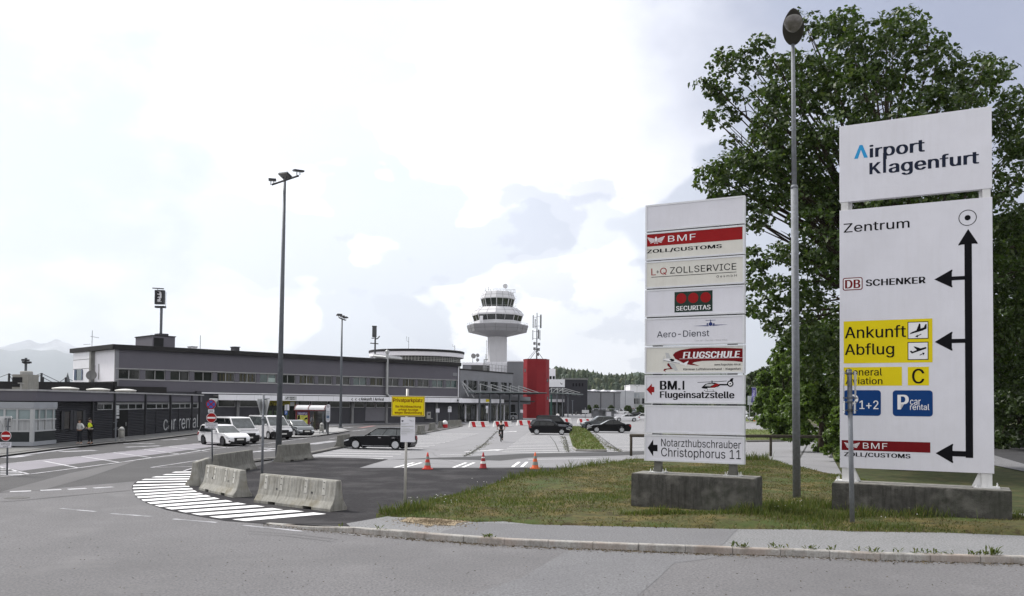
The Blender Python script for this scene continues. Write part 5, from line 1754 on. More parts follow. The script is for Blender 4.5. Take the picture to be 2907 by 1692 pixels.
def car_parts(kind, pm, rim=RIM, spokes=5, glass=CGLASS, lower=None, chrome=False, seed=0):
 s = SPECS[kind]
 L, W, H, r = s['L'], s['W'], s['H'], s['r']
 hl = L / 2
 xf = hl - s['fo']
 xr = xf - s['wb']
 belt, hood, nose = s['belt'], s['hood'], s['nose']
 def yw(x, z):
  q = abs(x) / hl
  k = 1 - 0.15 * max(0, (q - 0.60) / 0.40) ** 2
  if z < 0.30: f = 0.93
  elif z < 0.62: f = 0.93 + 0.07 * (z - .30) / .32
  elif z <= belt: f = 1.0 - 0.045 * (z - .62) / max(belt - .62, .1)
  else: f = 0.955 - (0.19 if kind != 'van' else 0.10) * (z - belt) / (H - belt)
  return W / 2 * f * k
 parts = []
 ar = r + 0.055
 def arch(cx, n=9):
  P = []
  for i in range(n + 1):
   a = math.pi * i / n
   P.append((cx + ar * math.cos(a), max(0.20, r + ar * math.sin(a)) if 0 < i < n else 0.20))
  return P
 base = [(hl - 0.16, 0.20)]
 bot = arch(xf) + arch(xr)                # front to rear along the sill
 top = [(-hl + 0.12, 0.24), (-hl + 0.01, 0.42), (-hl, 0.66), (-hl + 0.05, s['tail'] - 0.06), (-hl + 0.14, s['tail'])]
 if kind in ('sedan',):
  top += [(s['r0'] - 0.02, s['tail'] + 0.01)]
 top += [(s['r0'] + 0.02, belt), (-0.4, belt - 0.01), (s['w0'], hood), ((s['w0'] + hl) / 2 + 0.1, hood - 0.04), (hl - 0.32, nose + 0.03), (hl - 0.10, nose - 0.07), (hl - 0.01, 0.52), (hl, 0.40), (hl - 0.05, 0.26), (hl - 0.16, 0.20)]
 P = bot + top
 mb = MB()
 mb.prism(P, lambda x, z: (x, yw(x, z), z), lambda x, z: (x, -yw(x, z), z))
 gp_ = [(s['r0'], belt - 0.03), (s['r1'] - 0.02, H - 0.07), (s['r1'] + 0.15, H - 0.005), ((s['r1'] + s['w1']) / 2, H), (s['w1'] - 0.12, H - 0.02), (s['w1'], H - 0.06), (s['w0'], hood - 0.02), (s['w0'] - 0.3, belt - 0.05)]
 mb.prism(gp_, lambda x, z: (x, yw(x, z) - 0.004, z), lambda x, z: (x, -yw(x, z) + 0.004, z))
 if kind == 'pickup':
  pass
 parts.append(('body', mb, pm, None, 0.035))
 mb = MB()
 mb.box(-hl + .14, hl - .14, -W * .40, W * .40, 0.16, 0.60)
 for cx in (xf, xr):
  mb.box(cx - ar, cx + ar, -W * .47, -W * .40, 0.30, r + ar * .8)
  mb.box(cx - ar, cx + ar, W * .40, W * .47, 0.30, r + ar * .8)
 parts.append(('underbody', mb, UNDER, None, 0))
 def gx(z, front):
  t = (z - hood) / (H - 0.06 - hood) if front else (z - belt) / (H - 0.07 - belt)
  return s['w0'] + (s['w1'] - s['w0']) * t if front else s['r0'] + (s['r1'] - 0.02 - s['r0']) * t
 z0, z1 = belt + 0.02, H - 0.10
 for sg in (1, -1):
  bounds = [(gx(z0, True) - 0.14, gx(z1, True) - 0.10, 0.02, 0.02)]
  xa0, xa1 = gx(z0, True) - 0.16, gx(z1, True) - 0.12
  xb0, xb1 = gx(z0, False) + 0.12, gx(z1, False) + 0.10
  if kind == 'pickup':
   cuts = [0.0, 1.0]
  elif kind == 'sedan':
   cuts = [0.0, 0.50, 1.0]
  elif kind in ('van',):
   cuts = [0.0, 0.26, 0.62, 1.0]
  else:
   cuts = [0.0, 0.38, 0.73, 1.0]
  for i in range(len(cuts) - 1):
   a, b = cuts[i], cuts[i + 1]
   g0, g1 = 0.02, 0.02
   q = [(xa0 + (xb0 - xa0) * a - (g0 if i else 0), z0), (xa1 + (xb1 - xa1) * a - (g0 if i else 0), z1), (xa1 + (xb1 - xa1) * b + (g1 if b < 1 else 0), z1), (xa0 + (xb0 - xa0) * b + (g1 if b < 1 else 0), z0)]
   if kind == 'sedan' and b == 1.0:
    q[3] = (q[3][0] - 0.05, z0 + 0.08); q.append((q[3][0] + 0.32, z0))
   mb = MB()
   mb.prism(q, lambda x, z: (x, sg * (yw(x, z) + 0.004), z), lambda x, z: (x, sg * (yw(x, z) - 0.02), z))
   parts.append(('side_window', mb, glass, None, 0))
  if chrome:
   mb = MB()
   mb.tube([(xa0 + .02, sg * (yw(xa0, z0) + .006), z0 - .015), ((xa0 + xb0) / 2, sg * (yw(0, z0) + .006), z0 - .015), (xb0 - .02, sg * (yw(xb0, z0) + .006), z0 - .015)], 0.012, 4)
   parts.append(('chrome_strip', mb, CHROME, None, 0))
   mb = MB()
   mb.tube([(xf - ar - .05, sg * (yw(0, .25) + .015), .245), (xr + ar + .05, sg * (yw(0, .25) + .015), .245)], 0.016, 4)
   parts.append(('sill_strip', mb, CHROME, None, 0))
 def screen(front):
  zz0 = (hood + 0.03) if front else (belt + 0.06)
  zz1 = H - 0.10
  x0, x1 = gx(zz0, front), gx(zz1, front)
  k = 1 if front else -1
  ya, yb = yw(x0, zz0) - 0.07, yw(x1, zz1) - 0.07
  mb = MB()
  n = Vector((zz1 - zz0, 0, (x0 - x1))) .normalized() * (0.012)
  if not front: n = Vector((-(zz1 - zz0), 0, -(x0 - x1))).normalized() * 0.012
  if front and n.z < 0: n = -n
  if not front and n.x > 0: n = -n
  Q = [(x0, -ya, zz0), (x0, ya, zz0), (x1, yb, zz1), (x1, -yb, zz1)]
  vs = [Vector(q) + n for q in Q] + [Vector(q) - n for q in Q]
  mb.add(vs, [(0, 1, 2, 3), (7, 6, 5, 4), (0, 4, 5, 1), (1, 5, 6, 2), (2, 6, 7, 3), (3, 7, 4, 0)])
  return mb
 parts.append(('windscreen', screen(True), CGLASS2 if pm is not PT['black'] else glass, None, 0))
 parts.append(('rear_window', screen(False), glass, None, 0))
 for sg in (1, -1):
  mb = MB()
  yo, yi = yw(hl - .2, .65) + .004, yw(hl, .65) - .42
  zt = nose - 0.01
  mb.prism([(hl - 0.42, zt - .02), (hl - 0.03, zt - 0.13), (hl - 0.005, zt - 0.22), (hl - 0.36, zt - 0.13)], lambda x, z: (x, sg * (yw(x, z) + .006), z), lambda x, z: (x + .012, sg * yi, z))
  parts.append(('headlight', mb, LAMPG, None, 0))
  mb = MB()
  mb.prism([(-hl - 0.008, 0.66), (-hl + 0.03, s['tail'] - 0.05), (-hl + 0.30, s['tail'] - 0.08), (-hl + 0.16, 0.70)], lambda x, z: (x, sg * (yw(x, z) + .005), z), lambda x, z: (x - .008, sg * (yw(x, z) - .34), z))
  parts.append(('tail_light', mb, LAMPR, None, 0))
  mb = MB()
  xm = s['w0'] - 0.42
  mb.box(xm - .07, xm + .07, sg * W * .49, sg * (W * .49 + .17), belt + .02, belt + .15)
  parts.append(('wing_mirror', mb, pm, None, 0.02))
  for fx in (0.32, 0.66):
   mb = MB()
   x0 = xa0 + (xb0 - xa0) * fx
   mb.box(x0 - .10, x0 + .10, sg * (yw(x0, belt - .13)), sg * (yw(x0, belt - .13) + .022), belt - .15, belt - .115)
   parts.append(('door_handle', mb, CHROME if chrome else pm, None, 0))
 mb = MB()
 zg = nose - 0.12
 mb.box(hl - 0.06, hl + 0.012, -W * .25, W * .25, zg - 0.28, zg)
 parts.append(('grille', mb, TRIMB, None, 0.02))
 mb = MB()
 mb.box(hl - 0.10, hl + 0.006, -W * .38, W * .38, 0.22, 0.32)
 for sg in (1, -1):
  mb.box(hl - 0.24, hl - 0.02, sg * W * .30, sg * W * .43, 0.30, 0.42)
 parts.append(('front_bumper', mb, TRIMB, None, 0.02))
 if lower is not None:
  mb = MB()
  mb.prism([(hl - .55, 0.20), (hl - .03, 0.20), (hl + .02, 0.40), (hl + .012, 0.62), (hl - .16, .70), (hl - .55, 0.62)], lambda x, z: (x, yw(x, z) + .008, z), lambda x, z: (x, -yw(x, z) - .008, z))
  parts.append(('front_apron', mb, lower, None, 0.02))
 mb = MB()
 mb.box(hl + 0.010, hl + 0.026, -0.26, 0.26, 0.42, 0.53)
 parts.append(('number_plate', mb, PLATE, None, 0))
 mb = MB()
 mb.box(-hl - 0.018, -hl + 0.01, -0.26, 0.26, 0.52, 0.63)
 parts.append(('number_plate', mb, PLATE, None, 0))
 for cx in (xf, xr):
  for sg in (1, -1):
   y0 = sg * (W / 2 - 0.11)
   mb = MB()
   f = lambda a, b, c, cx=cx, y0=y0, sg=sg: (cx + a, y0 + sg * c, r + b)
   mb.lathe([(r * .62, -0.09), (r * .93, -0.10), (r, -0.07), (r, 0.07), (r * .93, 0.10), (r * .70, 0.095), (r * .66, 0.06)], (0, 0, 0), 26, fn=f)
   parts.append(('wheel', mb, TYRE, None, 0))
   wi = len(parts) - 1
   mb = MB()
   vs = []
   mb.lathe([(r * .68, 0.075), (r * .70, 0.098), (r * .62, 0.098), (r * .60, 0.075)], (0, 0, 0), 24, fn=f, cap=False)
   mb.lathe([(r * .16, 0.065), (r * .14, 0.10)], (0, 0, 0), 10, fn=f)
   for k in range(spokes):
    a = 2 * math.pi * k / spokes + 0.3
    ca, sa = math.cos(a), math.sin(a)
    w0 = r * (0.52 if spokes == 5 else 0.30) / 2
    q = [(r * .10, -w0 * .6), (r * .64, -w0), (r * .64, w0), (r * .10, w0 * .6)]
    mb.prism(q, lambda u, w: f(u * ca - w * sa, u * sa + w * ca, 0.070), lambda u, w: f(u * ca - w * sa, u * sa + w * ca, 0.092))
   parts.append(('rim', mb, rim, wi, 0))
 return parts, s
_CARC = {}
def car(kind, colour, label, pos=None, ang=0.0, wheel=None, detail=True, group=None, name='parked_car', **kw):
 """pos = centre on the ground; or wheel=('fr', point): the point where that wheel touches the ground"""
 parts, s = car_parts(kind, PT[colour], **kw)
 hl = s['L'] / 2
 xf = hl - s['fo']
 if wheel:
  wx = xf if wheel[0][0] == 'f' else xf - s['wb']
  wy = (s['W'] / 2 - .05) * (1 if wheel[0][1] == 'l' else -1)
  ca, sa = math.cos(ang), math.sin(ang)
  p = wheel[1]
  pos = Vector((p.x - (wx * ca - wy * sa), p.y - (wx * sa + wy * ca), 0))
 z = 0.012
 if detail:
  key = (kind, colour, tuple(sorted((k, str(v)) for k, v in kw.items())))
  if key in _CARC:
   c = dup(_CARC[key], None, (pos.x, pos.y, z), ang, label)
   if group: c['group'] = group
   elif 'group' in c: del c['group']
   return c
  t = thing(name, label, 'car' if kind not in ('van', 'mpv', 'pickup') else {'van': 'van', 'mpv': 'van', 'pickup': 'pickup'}[kind], (pos.x, pos.y, z), ang, group)
  obs = []
  for n, mb, m, par, bev in parts:
   o = mb.build(n, m, t if par is None else obs[par], local=True, bevel=bev, hard=n == 'body')
   obs.append(o)
  _CARC[key] = t
  return t
 mb = MB()
 mats = []
 for n, q, m, par, bev in parts:
  if n in ('door_handle', 'number_plate', 'rim') and n != 'rim': continue
  if m not in mats: mats.append(m)
  mi = mats.index(m)
  k = len(mb.v)
  mb.v += q.v
  mb.f += [tuple(i + k for i in f) for f in q.f]
  mb.m += [mi] * len(q.f)
 me_key = ('far', kind, colour)
 o = mb.build(name, mats, None, local=True)
 o.location = (pos.x, pos.y, z)
 o.rotation_euler = (0, 0, ang)
 return tag(o, label, 'car' if kind not in ('van', 'mpv', 'pickup') else {'van': 'van', 'mpv': 'van', 'pickup': 'pickup'}[kind], group)
LOT = math.atan2(pr.y, pr.x)          # across the car park, towards the terminal
A60 = R(-60)
car('estate', 'white', 'white estate car parked first in the taxi bays, nearest the viewer', wheel=('fr', G(631.3, 1266.7)), ang=R(-43), rim=RIMD)
car('van', 'white', 'white passenger van right behind the white estate car', wheel=('fl', G(723, 1258.5)), ang=R(-45), lower=TRIMB)
car('van', 'white', 'white passenger van between the other white van and the grey hatchback', wheel=('fr', G(762, 1247.8)), ang=R(-46), lower=TRIMB, glass=CGLASS2)
car('hatch', 'grey', 'small grey hatchback parked in front of the bus shelter', wheel=('fr', G(835.4, 1239.2)), ang=R(-48), rim=RIM)
f_, r_ = G(1018, 1274.5), G(1133, 1279)
car('estate', 'black', 'shiny black estate car parked behind the yellow parking notice', pos=(f_ + r_) / 2 + Vector((0.0, 0.9, 0)), ang=math.atan2((f_ - r_).y * .35, (f_ - r_).x), rim=RIM, spokes=10, chrome=True, glass=CGLASS2)
car('hatch', 'black', 'black hatchback with silver wheels, front one of the dark group by the grass strip', pos=(G(1528.3, 1234.6) + G(1594.7, 1234.6)) / 2 + Vector((0, 0.88, 0)), ang=R(-3), rim=RIM)
car('estate', 'dark', 'dark estate car with red tail lamp showing behind the black hatchback', pos=G(1556, 1231) + Vector((0.35, 2.6, 0)), ang=R(-3), glass=CGLASS2)
car('mpv', 'black', 'tall black people carrier behind the black hatchback', pos=G(1571, 1222) + Vector((0.1, 0.9, 0)), ang=R(-5))
car('sedan', 'black', 'black fastback saloon right of the grass strip', pos=(G(1695, 1229.3) + G(1766.7, 1228.6)) / 2 + Vector((0, .9, 0)), ang=R(180), rim=RIM)
car('suv', 'grey', 'grey off-road car behind the black fastback saloon', pos=G(1702, 1219.5) + Vector((0, .95, 0)), ang=R(184))
car('estate', 'silver', 'silver estate car standing under the terminal canopy', pos=G(1437, 1192.3) + Vector((0, .9, 0)), ang=R(183))
far = [('sedan', 'white', 1778, 1196.5, 180, 'white saloon in front of the glass shelter, left of the tower of panels'), ('hatch', 'black', 1800, 1188, 165, 'black hatchback showing behind the white saloon beside the sign tower'), ('hatch', 'white', 1826, 1193.5, 150, 'white hatchback with dark rear window partly hidden by the sign tower'),
       ('pickup', 'white', 1765, 1176, -25, 'white pickup with its bonnet towards the sign tower'), ('hatch', 'white', 1684, 1172, 200, 'small white car by the shrubs before the long grey warehouse'), ('suv', 'black', 1658, 1162.5, 182, 'black off-road car parked against the grey warehouse wall'),
       ('mpv', 'white', 1738, 1171.5, -30, 'white van just left of the white pickup'), ('suv', 'silver', 1803, 1174.5, -28, 'silver car facing right behind the hedge by the sign tower'), ('hatch', 'grey', 1825, 1176, 170, 'grey hatchback at the edge of the sign tower'),
       ('van', 'white', 1766, 1158.6, 0, 'white delivery van in the distance by the loading hall'), ('hatch', 'grey', 1778, 1159.5, 10, 'grey car behind the white delivery van'), ('hatch', 'white', 1795, 1160.5, -15, 'white car in the far row, left one of two'), ('estate', 'silver', 1812, 1160.0, -10, 'silver car in the far row before the loading hall'),
       ('hatch', 'dark', 1788, 1158.2, 5, 'dark car deepest in the far row'), ('hatch', 'white', 1823, 1163, 165, 'white car in the far row, beside the sign tower'), ('hatch', 'black', 1806, 1164.5, 180, 'black car in the far row by the hedge'),
       ('hatch', 'silver', 1770, 1161.5, 170, 'silver car in the far row right of the warehouse corner'), ('estate', 'white', 1785, 1162.5, 185, 'white estate in the far row behind the trimmed hedge'), ('hatch', 'blue', 1799, 1158.3, 0, 'dark blue car deepest in the far rows'), ('suv', 'white', 1815, 1157.6, 180, 'white off-road car deepest in the far rows near the gates'), ('estate', 'grey', 1751, 1166, 180, 'grey estate before the right end of the warehouse'), ('sedan', 'white', 1758, 1163.5, 5, 'white saloon at the warehouse corner in the far rows'), ('hatch', 'red', 1792, 1166.5, 175, 'small red car behind the trimmed hedge'), ('suv', 'silver', 1822, 1168.5, 180, 'silver off-road car between hedge and sign tower'), ('estate', 'white', 2158, 1195.5, 180, 'white estate car behind the orange footed posts'), ('estate', 'white', 2143, 1189.5, 180, 'white estate car half hidden behind the foremost white estate'), ('hatch', 'silver', 2172, 1185.5, 180, 'silver car roof behind the white estates'), ('suv', 'dark', 2140, 1184, 180, 'dark car at the back of the white estate group')]
for k, c_, u, v, a, lab in far:
 car(k, c_, lab, pos=G(u, v), ang=R(a), detail=False, group='distant parked cars')
# ------------------------------------------------------------------ people
SKIN = M('skin', (0.42, 0.26, 0.19), rough=0.6, var=0.06)
HAIRB = M('hair_brown', (0.045, 0.026, 0.016), rough=0.7, var=0.3, scale=30)
HAIRK = M('hair_black', (0.012, 0.010, 0.010), rough=0.7, var=0.3, scale=30)
def cloth(n, c):
 return M('cloth_' + n, c, rough=0.85, var=0.15, scale=10)
def skin_mesh(name, chains, mat_, parent, sub=2, root=0):
 """chains: lists of (point, radius); points shared by position become one joint"""
 vs, rs, es, idx = [], [], [], {}
 for ch in chains:
  prev = None
  for p, r in ch:
   key = (round(p[0], 3), round(p[1], 3), round(p[2], 3))
   if key not in idx:
    idx[key] = len(vs)
    vs.append(p)
    rs.append(r)
   k = idx[key]
   if prev is not None and prev != k:
    es.append((prev, k))
   prev = k
 me = bpy.data.meshes.new(name)
 me.from_pydata(vs, es, [])
 me.materials.append(mat_)
 o = bpy.data.objects.new(name, me)
 COL.objects.link(o)
 sk = o.modifiers.new('skin', 'SKIN')
 sk.use_smooth_shade = True
 if not me.skin_vertices:
  bpy.context.view_layer.objects.active = o
 layer = me.skin_vertices[0].data if me.skin_vertices else None
 if layer is None:
  return o
 for i, r in enumerate(rs):
  layer[i].radius = r if isinstance(r, tuple) else (r, r)
  layer[i].use_root = (i == root)
 ss = o.modifiers.new('sub', 'SUBSURF')
 ss.levels = sub
 ss.render_levels = sub
 o.parent = parent
 return o
def freeze(o):
 """turn the modifier result into the mesh itself"""
 dg = bpy.context.evaluated_depsgraph_get()
 dg.update()
 me = bpy.data.meshes.new_from_object(o.evaluated_get(dg))
 o.modifiers.clear()
 o.data = me
 return o
def person(loc, ang, label, shirt, trousers, hair=HAIRB, pose=None, hgt=1.74, vest=None, long_hair=False, group=None, sleeves=True, head_turn=0.0, name='person'):
 """x to the person's right, y forward"""
 t = thing(name, label, 'person', loc, ang, group)
 k = hgt / 1.74
 J = dict(pel=(0, 0, 0.95), waist=(0, 0.0, 1.10), chest=(0, 0.0, 1.30), neck=(0, 0.0, 1.46), head0=(0, 0.02, 1.56), head1=(0, 0.025, 1.65),
             sr=(0.19, 0, 1.40), sl=(-0.19, 0, 1.40), er=(0.26, -0.02, 1.12), el=(-0.26, -0.02, 1.12), wr=(0.28, 0.05, 0.88), wl=(-0.28, 0.05, 0.88),
             hr=(0.09, 0, 0.90), hl=(-0.09, 0, 0.90), kr=(0.10, 0.02, 0.50), kl=(-0.10, 0.02, 0.50), ar=(0.11, -0.02, 0.09), al=(-0.11, -0.02, 0.09))
 if pose: J.update(pose)
 J = {a: (b[0] * k, b[1] * k, b[2] * k) for a, b in J.items()}
 def mix(a, b, f):
  return tuple(x + (y - x) * f for x, y in zip(a, b))
 body = [[(J['pel'], (0.135 * k, 0.10 * k)), (J['waist'], (0.125 * k, 0.09 * k)), (J['chest'], (0.145 * k, 0.10 * k)), (J['neck'], 0.055 * k), (J['head0'], (0.070 * k, 0.085 * k)), (J['head1'], (0.075 * k, 0.09 * k))]]
 hands = []
 for sd in 'rl':
  s_, e_, w_ = J['s' + sd], J['e' + sd], J['w' + sd]
  d = Vector(w_) - Vector(e_)
  d.normalize()
  palm = tuple(Vector(w_) + d * 0.075 * k)
  body.append([(J['chest'], (0.145 * k, 0.10 * k)), (s_, 0.062 * k), (e_, 0.042 * k), (w_, 0.028 * k), (palm, (0.036 * k, 0.018 * k))])
  side = d.cross(Vector((0, 1, 0)))
  if side.length < .2: side = d.cross(Vector((1, 0, 0)))
  side.normalize()
  bend = side.cross(d)
  for i, (off, ln) in enumerate(((-0.028, 0.072), (-0.009, 0.082), (0.010, 0.076), (0.027, 0.060))):
   b0 = Vector(palm) + side * off * k
   m0 = b0 + d * ln * .55 * k + bend * 0.008 * k
   body.append([(palm, (0.036 * k, 0.018 * k)), (tuple(m0), 0.009 * k), (tuple(m0 + d * ln * .45 * k + bend * 0.022 * k), 0.008 * k)])
  th = Vector(w_) + d * 0.035 * k - side * 0.05 * k + bend * .01 * k
  body.append([(w_, 0.028 * k), (tuple(th), 0.011 * k), (tuple(th + d * .045 * k), 0.009 * k)])
  h_, n_, a_ = J['h' + sd], J['k' + sd], J['a' + sd]
  fd = Vector((0, 1, 0))
  toe = tuple(Vector(a_) + Vector((0, 0.16, -0.045)) * k)
  body.append([(J['pel'], (0.135 * k, 0.10 * k)), (h_, 0.088 * k), (n_, 0.058 * k), (a_, 0.042 * k), (toe, (0.042 * k, 0.028 * k))])
 o = freeze(skin_mesh('body', body, SKIN, t, 1))
 e = 0.018 * k
 top = [[(J['pel'], (0.15 * k, 0.118 * k)), (J['waist'], (0.143 * k, 0.11 * k)), (J['chest'], (0.162 * k, 0.118 * k)), (mix(J['chest'], J['neck'], .62), 0.085 * k)]]
 for sd in 'rl':
  s_, e_, w_ = J['s' + sd], J['e' + sd], J['w' + sd]
  ch = [(J['chest'], (0.162 * k, 0.118 * k)), (s_, 0.080 * k)]
  ch += [(e_, 0.060 * k), (mix(e_, w_, .85), 0.045 * k)] if sleeves else [(mix(s_, e_, .7), 0.066 * k)]
  top.append(ch)
 freeze(skin_mesh('shirt', top, shirt, t, 1))
 leg = []
 for sd in 'rl':
  h_, n_, a_ = J['h' + sd], J['k' + sd], J['a' + sd]
  leg.append([(mix(J['pel'], J['waist'], .2), (0.148 * k, 0.115 * k)), (h_, 0.104 * k), (n_, 0.076 * k), (mix(n_, a_, .9), 0.060 * k)])
 freeze(skin_mesh('trousers', leg, trousers, t, 1))
 sh = []
 for sd in 'rl':
  a_ = J['a' + sd]
  mbs = MB()
  c = Vector(a_)
  pr2 = [(-0.085, 0.0), (-0.09, 0.05), (-0.02, 0.10), (0.05, 0.085), (0.16, 0.045), (0.185, 0.0)]
  mbs.prism(pr2, lambda y, z: (c.x - .042 * k, c.y + y * k, c.z - 0.085 * k + z * k), lambda y, z: (c.x + .042 * k, c.y + y * k, c.z - 0.085 * k + z * k))
  mbs.build('shoe', TRIMB if vest else cloth('shoe', (0.30, 0.29, 0.28)) if long_hair else TRIMB, t, local=True, bevel=0.012)
 hc = Vector(J['head1'])
 mbh = MB()
 vs, fs = [], []
 n, m_ = 14, 8
 for i in range(m_ + 1):
  ph = math.pi * 0.62 * i / m_
  for q in range(n):
   a = 2 * math.pi * q / n
   rr = 0.098 * k
   drop = 1.0
   back = math.sin(a) < 0.2
   z = math.cos(ph) * 0.125 * k
   if not back and ph > 1.15: z = math.cos(1.15) * 0.125 * k
   if long_hair and back and i == m_: z -= 0.16 * k
   vs.append((hc.x + rr * math.sin(ph) * math.cos(a) * .92, hc.y - 0.012 * k + rr * math.sin(ph) * math.sin(a) * 1.08, hc.z + 0.015 * k + z))
 for i in range(m_):
  for q in range(n):
   fs.append((i * n + q, i * n + (q + 1) % n, (i + 1) * n + (q + 1) % n, (i + 1) * n + q))
 mbh.add(vs, fs)
 mbh.build('hair', hair, t, smooth=True, local=True)
 mbf = MB()
 f = Vector((0, 1, 0))
 mbf.lathe([(0.013 * k, -.02 * k), (0.016 * k, -.012 * k), (0.008 * k, .02 * k)], (hc.x, hc.y + 0.098 * k, hc.z - .045 * k), 8)
 mbf.build('nose', SKIN, t, smooth=True, local=True)
 mbf = MB()
 for sx in (-1, 1):
  mbf.lathe([(0.012 * k, -.006 * k), (0.012 * k, .006 * k)], (hc.x + sx * .032 * k, hc.y + 0.088 * k, hc.z - .015 * k), 8)
 mbf.build('eyes', HAIRK, t, local=True)
 mbf = MB()
 mbf.box(hc.x - .025 * k, hc.x + .025 * k, hc.y + .08 * k, hc.y + .094 * k, hc.z - .088 * k, hc.z - .078 * k)
 mbf.build('mouth', M('lips', (0.30, 0.12, 0.10)), t, local=True)
 for sx in (-1, 1):
  mbf = MB()
  mbf.lathe([(0.010 * k, -.03 * k), (0.018 * k, 0), (0.010 * k, .03 * k)], (hc.x + sx * .082 * k, hc.y, hc.z - .03 * k), 8)
  mbf.build('ear', SKIN, t, smooth=True, local=True)
 if vest:
  vt = [[(mix(J['pel'], J['waist'], .35), (0.170 * k, 0.135 * k)), (J['waist'], (0.160 * k, 0.128 * k)), (J['chest'], (0.180 * k, 0.134 * k)), (mix(J['chest'], J['neck'], .55), 0.098 * k)]]
  for sd in 'rl':
   vt.append([(J['chest'], (0.180 * k, 0.134 * k)), (mix(J['chest'], J['s' + sd], .9), 0.088 * k)])
  o = freeze(skin_mesh('safety_vest', vt, vest, t, 1))
  mbv = MB()
  mbv.lathe([(0.182 * k, 1.02 * k), (0.178 * k, 1.06 * k)], (0, 0, 0), 18, cap=False, fn=lambda x, y, z: (x, y * .82, z))
  mbv.build('reflective_band', M('reflective_silver', (0.6, 0.62, 0.6), rough=0.3), o, local=True)
 return t
PAVE_Z = 0.112
q = G(226, 1261, PAVE_Z)
person(q, R(150), 'person in a white shirt and dark trousers, hands on hips, by the dark wall', cloth('white', (0.60, 0.60, 0.60)), cloth('jeans', (0.025, 0.028, 0.035)), HAIRK, dict(er=(0.40, -0.06, 1.18), wr=(0.20, 0.06, 1.02), el=(-0.40, -0.04, 1.17), wl=(-0.20, 0.07, 1.02), kr=(0.14, .02, .5), kl=(-0.14, .02, .5), ar=(0.18, -.02, .09), al=(-0.18, -.02, .09)), 1.72, long_hair=True)
q = G(256, 1261, PAVE_Z)
person(q, R(170), 'person in a yellow safety vest and black clothes looking down, by the dark wall', cloth('black', (0.016, 0.016, 0.018)), cloth('black2', (0.012, 0.012, 0.014)), HAIRK, dict(er=(0.27, 0.05, 1.14), wr=(0.14, 0.24, 1.08), el=(-0.27, 0.05, 1.14), wl=(-0.10, 0.25, 1.10), head0=(0, .05, 1.55), head1=(0, .075, 1.63)), 1.80, vest=cloth('vest_yellow', (0.62, 0.72, 0.03)))
q = G(888, 1222.5, PAVE_Z)
person(q, R(40), 'person with a pale backpack standing in the bus shelter', cloth('greyblue', (0.16, 0.17, 0.19)), cloth('darkblue', (0.03, 0.03, 0.04)), HAIRB, None, 1.72, group=None)
q = G(896, 1222, PAVE_Z)
person(q, R(-140), 'person in black standing at the right end of the bus shelter', cloth('black', (0.016, 0.016, 0.018)), cloth('black2', (0.012, 0.012, 0.014)), HAIRK, None, 1.84)
q = G(859, 1224, PAVE_Z)
person(q, R(10), 'person in a dark blue jacket in front of the shelter poster', cloth('navy', (0.025, 0.035, 0.07)), cloth('darkblue', (0.03, 0.03, 0.04)), HAIRB, None, 1.68)
q = G(1422, 1254.5)
ang = R(3)
bt = thing('bicycle', 'dark bicycle ridden away from the viewer across the car park', 'bicycle', (q.x, q.y, 0.012), ang)
BLK = M('bike_black', (0.015, 0.015, 0.017), rough=0.4)
for y, rr in ((-0.52, 0.34), (0.55, 0.34)):
 mb = MB()
 n = 30
 vs, fs = [], []
 for k in range(n):
  a = 2 * math.pi * k / n
  for j in range(6):
   b2 = 2 * math.pi * j / 6
   R2 = rr - 0.022 + 0.022 * math.cos(b2)
   vs.append((0.022 * math.sin(b2), y + R2 * math.cos(a), rr + R2 * math.sin(a)))
 for k in range(n):
  for j in range(6):
   fs.append((k * 6 + j, k * 6 + (j + 1) % 6, ((k + 1) % n) * 6 + (j + 1) % 6, ((k + 1) % n) * 6 + j))
 mb.add(vs, fs)
 w_ = mb.build('wheel', TYRE, bt, local=True)
 mb = MB()
 for k in range(12):
  a = math.pi * k / 6
  mb.tube([(0, y, rr), (0, y + (rr - .03) * math.cos(a), rr + (rr - .03) * math.sin(a))], 0.003, 4)
 mb.build('spokes', CHROME, w_, local=True)
mb = MB()
for a, b2 in (((0, -0.02, 0.30), (0, -0.20, 0.80)), ((0, -0.02, 0.30), (0, 0.40, 0.78)), ((0, -0.17, 0.72), (0, 0.38, 0.84)), ((0, -0.02, 0.30), (0.05, -0.52, 0.34)), ((0, -0.02, 0.30), (-0.05, -0.52, 0.34)), ((0, -0.17, 0.72), (0.05, -0.52, 0.34)), ((0, -0.17, 0.72), (-0.05, -0.52, 0.34)), ((0, 0.37, 0.90), (0, 0.47, 0.62)), ((0.05, 0.47, 0.62), (0.05, 0.55, 0.34)), ((-0.05, 0.47, 0.62), (-0.05, 0.55, 0.34))):
 mb.tube([a, b2], 0.017, 6)
mb.build('frame', BLK, bt, local=True)
mb = MB()
mb.prism([(-0.09, -0.34), (0.09, -0.34), (0.03, -0.08), (-0.03, -0.08)], lambda x, y: (x, y, 0.86), lambda x, y: (x, y, 0.91))
mb.build('saddle', BLK, bt, local=True, bevel=0.015)
mb = MB()
mb.tube([(-0.33, 0.28, 1.02), (-0.2, 0.38, 1.04), (0.2, 0.38, 1.04), (0.33, 0.28, 1.02)], 0.014, 6)
mb.tube([(0, 0.37, 0.88), (0, 0.38, 1.04)], 0.016, 6)
mb.build('handlebar', BLK, bt, local=True)
for sx, zz_ in ((0.13, 0.13), (-0.13, 0.47)):
 mb = MB()
 mb.tube([(sx * .5, -0.02, 0.30), (sx * .75, -0.02, zz_)], 0.011, 6)
 mb.box(sx - .05, sx + .05, -0.07, 0.03, zz_ - .012, zz_ + .012)
 mb.build('pedal', BLK, bt, local=True)
mb = MB()
mb.box(-0.03, 0.03, -0.40, -0.36, 0.70, 0.75)
